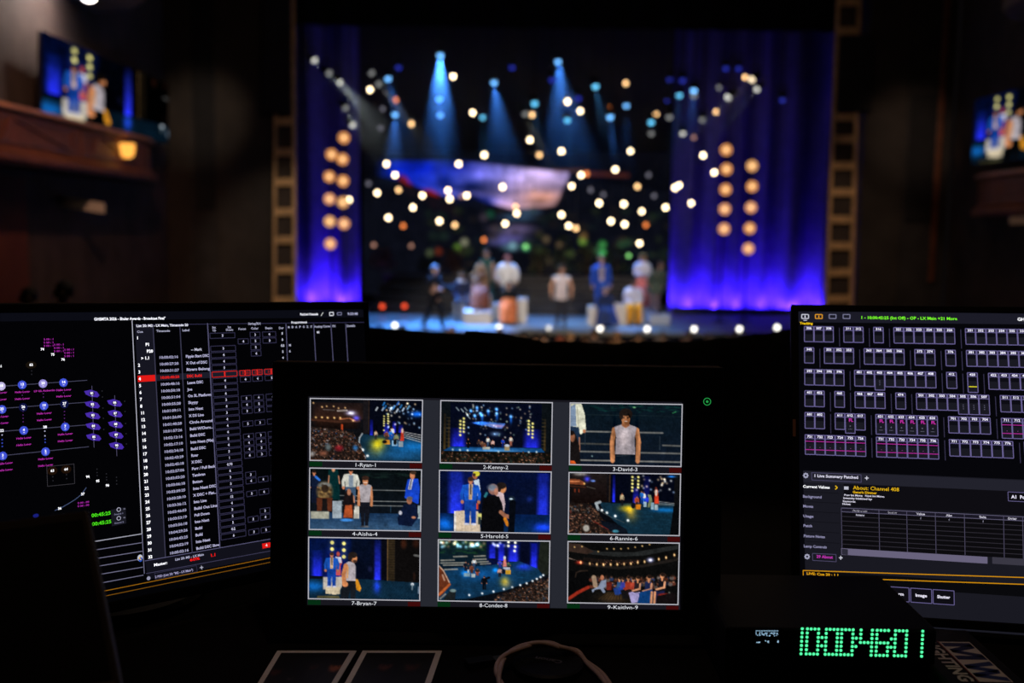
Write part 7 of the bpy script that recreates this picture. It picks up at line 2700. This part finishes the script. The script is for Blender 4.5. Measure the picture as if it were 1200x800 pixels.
def suit_extra(root, J, H, Rz, w):
    c = w + Vector(J['chest'])
    MB().plate([c + Vector((-.07, -.19, .13)), c + Vector((.07, -.19, .13)), c + Vector((.05, -.175, -.28)), c + Vector((-.05, -.175, -.28))], (0, .03, 0)).build('shirt_front', cloth('beige_waistcoat', (.55, .45, .38)), root)
    MB().plate([c + Vector((-.02, -.205, .12)), c + Vector((.02, -.205, .12)), c + Vector((.03, -.20, -.12)), c + Vector((0, -.20, -.17)), c + Vector((-.03, -.20, -.12))], (0, .012, 0)).build('tie', cloth('slate_tie', (.09, .09, .13)), root)
    gown(M_BLU, .21, .25, J['pelvis'].z - .18, 'jacket_skirt')(root, J, H, Rz, w)


person(Vector((pq.x, 29.7, STAGE_Z + .28)), 'man in a royal blue suit and tie standing on a plinth', joints('stand', H=1.78, sw=1.1), 1.78, .15, SK2, HBR,
       [('jacket', LONG, M_BLU, .03), ('suit_trousers', LEGS, M_BLU, .025), ('shoes', ('foot',), WSHOE, .01)], extra=suit_extra, fat=1.08)
plinth(695, 29.2, .3, .55, 'small cream plinth at the left of the crouching figure in navy', M_PLI, .35)
M_NVY = cloth('navy_dress', (.018, .028, .075))
plinth(709, 28.9, .42, .30, 'low navy draped plinth under the crouching figure', M_NVY, .4)
seated(709, 350, 28.9, .30, 'seated figure in a navy dress in front of the blue suit', 1.66, .1, SK2, HGR, [('dress', LONG, M_NVY, .02)], extra=skirt_seated(M_NVY, .36))
# yellow trousers
plinth(725, 29.4, .42, .62, 'cream plinth at the left of the man in yellow trousers', M_PLI, .4)
plinth(742, 29.6, .6, .45, 'grey plinth under the man in yellow trousers', M_PLG, .45)
M_YEL = cloth('mustard_trousers', (.80, .36, .03))
seated(742, 350, 29.5, .45, 'seated man in a pale shirt and bright mustard yellow trousers', 1.74, 0, SK3, HB, [('shirt', LONG, cloth('pale_blue_shirt', (.58, .60, .72)), .045), ('trousers', LEGS, M_YEL, .05), ('shoes', ('foot',), SHOES, .01)], arms='lap')
# woman in white and pink
plinth(757, 30.6, .7, .36, 'pale plinth under the woman in white and pink', M_PLG, .6)
pq = at_y(752, 350, 30.6)
M_PNK = cloth('coral_pink_skirt', (.78, .23, .20))


def pink_extra(root, J, H, Rz, w):
    gown(M_PNK, .16, .27, .12)(root, J, H, Rz, w)
    c = w + Vector(J['chest'])
    MB().ball(c + Vector((0, 0, .05)), (.27, .16, .20), 14, 8).build('shawl', cloth('white_shawl', (.76, .73, .74)), root, smooth=True)
    h = w + Vector(J['crown'])
    MB().ball(h + Vector((0, .01, .0)), (.12, .12, .07), 12, 6).build('headscarf', cloth('olive_scarf', (.22, .17, .06)), root, smooth=True)


person(Vector((pq.x, 30.6, STAGE_Z + .36)), 'woman in a white shawl and coral pink skirt standing at right', joints('stand', H=1.72, arms='hold'), 1.72, 0, SK1, HRED,
       [('blouse', LONG, cloth('white_blouse', (.74, .70, .72)), .02), ('shoes', ('foot',), WSHOE, .01)], extra=pink_extra, haircut='long')
plinth(772, 29.7, .62, .30, 'grey plinth under the figure in the olive coat', M_PLG, .5)
pq = at_y(769, 350, 29.7)
M_OLV = cloth('olive_grey_coat', (.085, .11, .075))
person(Vector((pq.x - .05, 29.7, STAGE_Z + .30)), 'figure in an olive grey coat bending towards the woman in pink', joints('stand', H=1.66, arms='wide', lean=.42), 1.66, .5, SK1, HBR,
       [('coat', LONG, M_OLV, .035), ('trousers', LEGS, cloth('mauve_trousers', (.20, .15, .17)), .02), ('shoes', ('foot',), SHOES, .01)], extra=lambda root, J, H, Rz, w: gown(M_OLV, .21, .26, J['pelvis'].z - .22, 'coat_skirt')(root, J, H, Rz, w))

# two dim onlookers at the foot of the left wall
for i, (px, Yp) in enumerate(((74, 11.0), (32, 12.0))):
    q = at_y(px, 300, Yp)
    person(Vector((q.x, Yp, house_z(Yp))), ['dark clothed onlooker standing under the left opera box', 'dark clothed onlooker standing farthest left under the opera box'][i], joints('stand', H=1.72), 1.72, [-1.2, -1.0][i], SK3, HB,
           [('coat', LONG, BLK, .03), ('trousers', LEGS, BLK, .02), ('shoes', ('foot',), SHOES, .01)])

# audience in the rows before the stage: one body, copied
aud_proto = person(Vector((0, 24.3, -2.65)), 'seated audience member seen from behind in the rows before the stage', joints('sit', seat=.45, H=1.72, arms='lap'), 1.72, math.pi, SK1, HBR,
                   [('shirt', LONG, cloth('dark_shirt', (.06, .05, .05)), .02), ('trousers', LEGS, BLK, .015), ('shoes', ('foot',), SHOES, .01)], group='audience before the stage')
finish_people()
# seat under each audience member
M_SEAT = mat('red_plush_seat', (.14, .02, .02), .85, noise=.2, scale=12)
seat_proto = empty('theatre_seat', (0, 24.3, -2.65), 'red plush theatre seat in the rows before the stage', 'seat', 'theatre seats before the stage')
MB().box((0, 24.28, -2.65 + .40), (.5, .46, .09)).build('seat', M_SEAT, seat_proto, bevel=.02)
MB().box((0, 24.0, -2.65 + .66), (.5, .07, .46)).build('backrest', M_SEAT, seat_proto, bevel=.02)
for s in (-.26, .26):
    MB().box((s, 24.22, -2.65 + .30), (.04, .40, .6)).build('armrest', M_METAL, seat_proto)
hairs = [HB, HBR, HGR, HRED, mat('fair_hair', (.30, .18, .08), .6, noise=.2, scale=30)]
shirts = [cloth('wine_shirt', (.12, .02, .03)), cloth('grey_shirt', (.16, .15, .15)), cloth('blue_shirt', (.04, .06, .14)), cloth('tan_jacket', (.22, .13, .07)), cloth('dark_shirt', (.06, .05, .05))]
ra = random.Random(31)
first = True
for row, Yr in enumerate((24.3, 25.2)):
    x = -3.6 + .25 * row
    cnt = 0
    rown = ['second row', 'row nearest the stage'][row]
    while x < 6.6:
        if not (ra.random() < .06):
            loc = Vector((x + ra.uniform(-.05, .05), Yr, -2.65))
            if first:
                a_, s_ = aud_proto, seat_proto
                a_.location, s_.location = loc, Vector((x, Yr, -2.65))
                first = False
            else:
                a_ = dup(aud_proto, loc)
                s_ = dup(seat_proto, Vector((x, Yr, -2.65)))
                k = ra.uniform(.90, 1.02)
                a_.scale = (k, k, k)
                hm_, sm_ = hairs[ra.randrange(5)], shirts[ra.randrange(5)]
                for ch in a_.children:
                    nm = ch.name.split('.')[0]
                    if nm in ('hair', 'shirt'):
                        ch.data = ch.data
                        ch.material_slots[0].link = 'OBJECT'
                        ch.material_slots[0].material = hm_ if nm == 'hair' else sm_
            a_['label'] = 'audience member seen from behind, ' + nth(cnt) + ' in the ' + rown
            s_['label'] = 'red plush theatre seat, ' + nth(cnt) + ' in the ' + rown
            cnt += 1
        x += .60
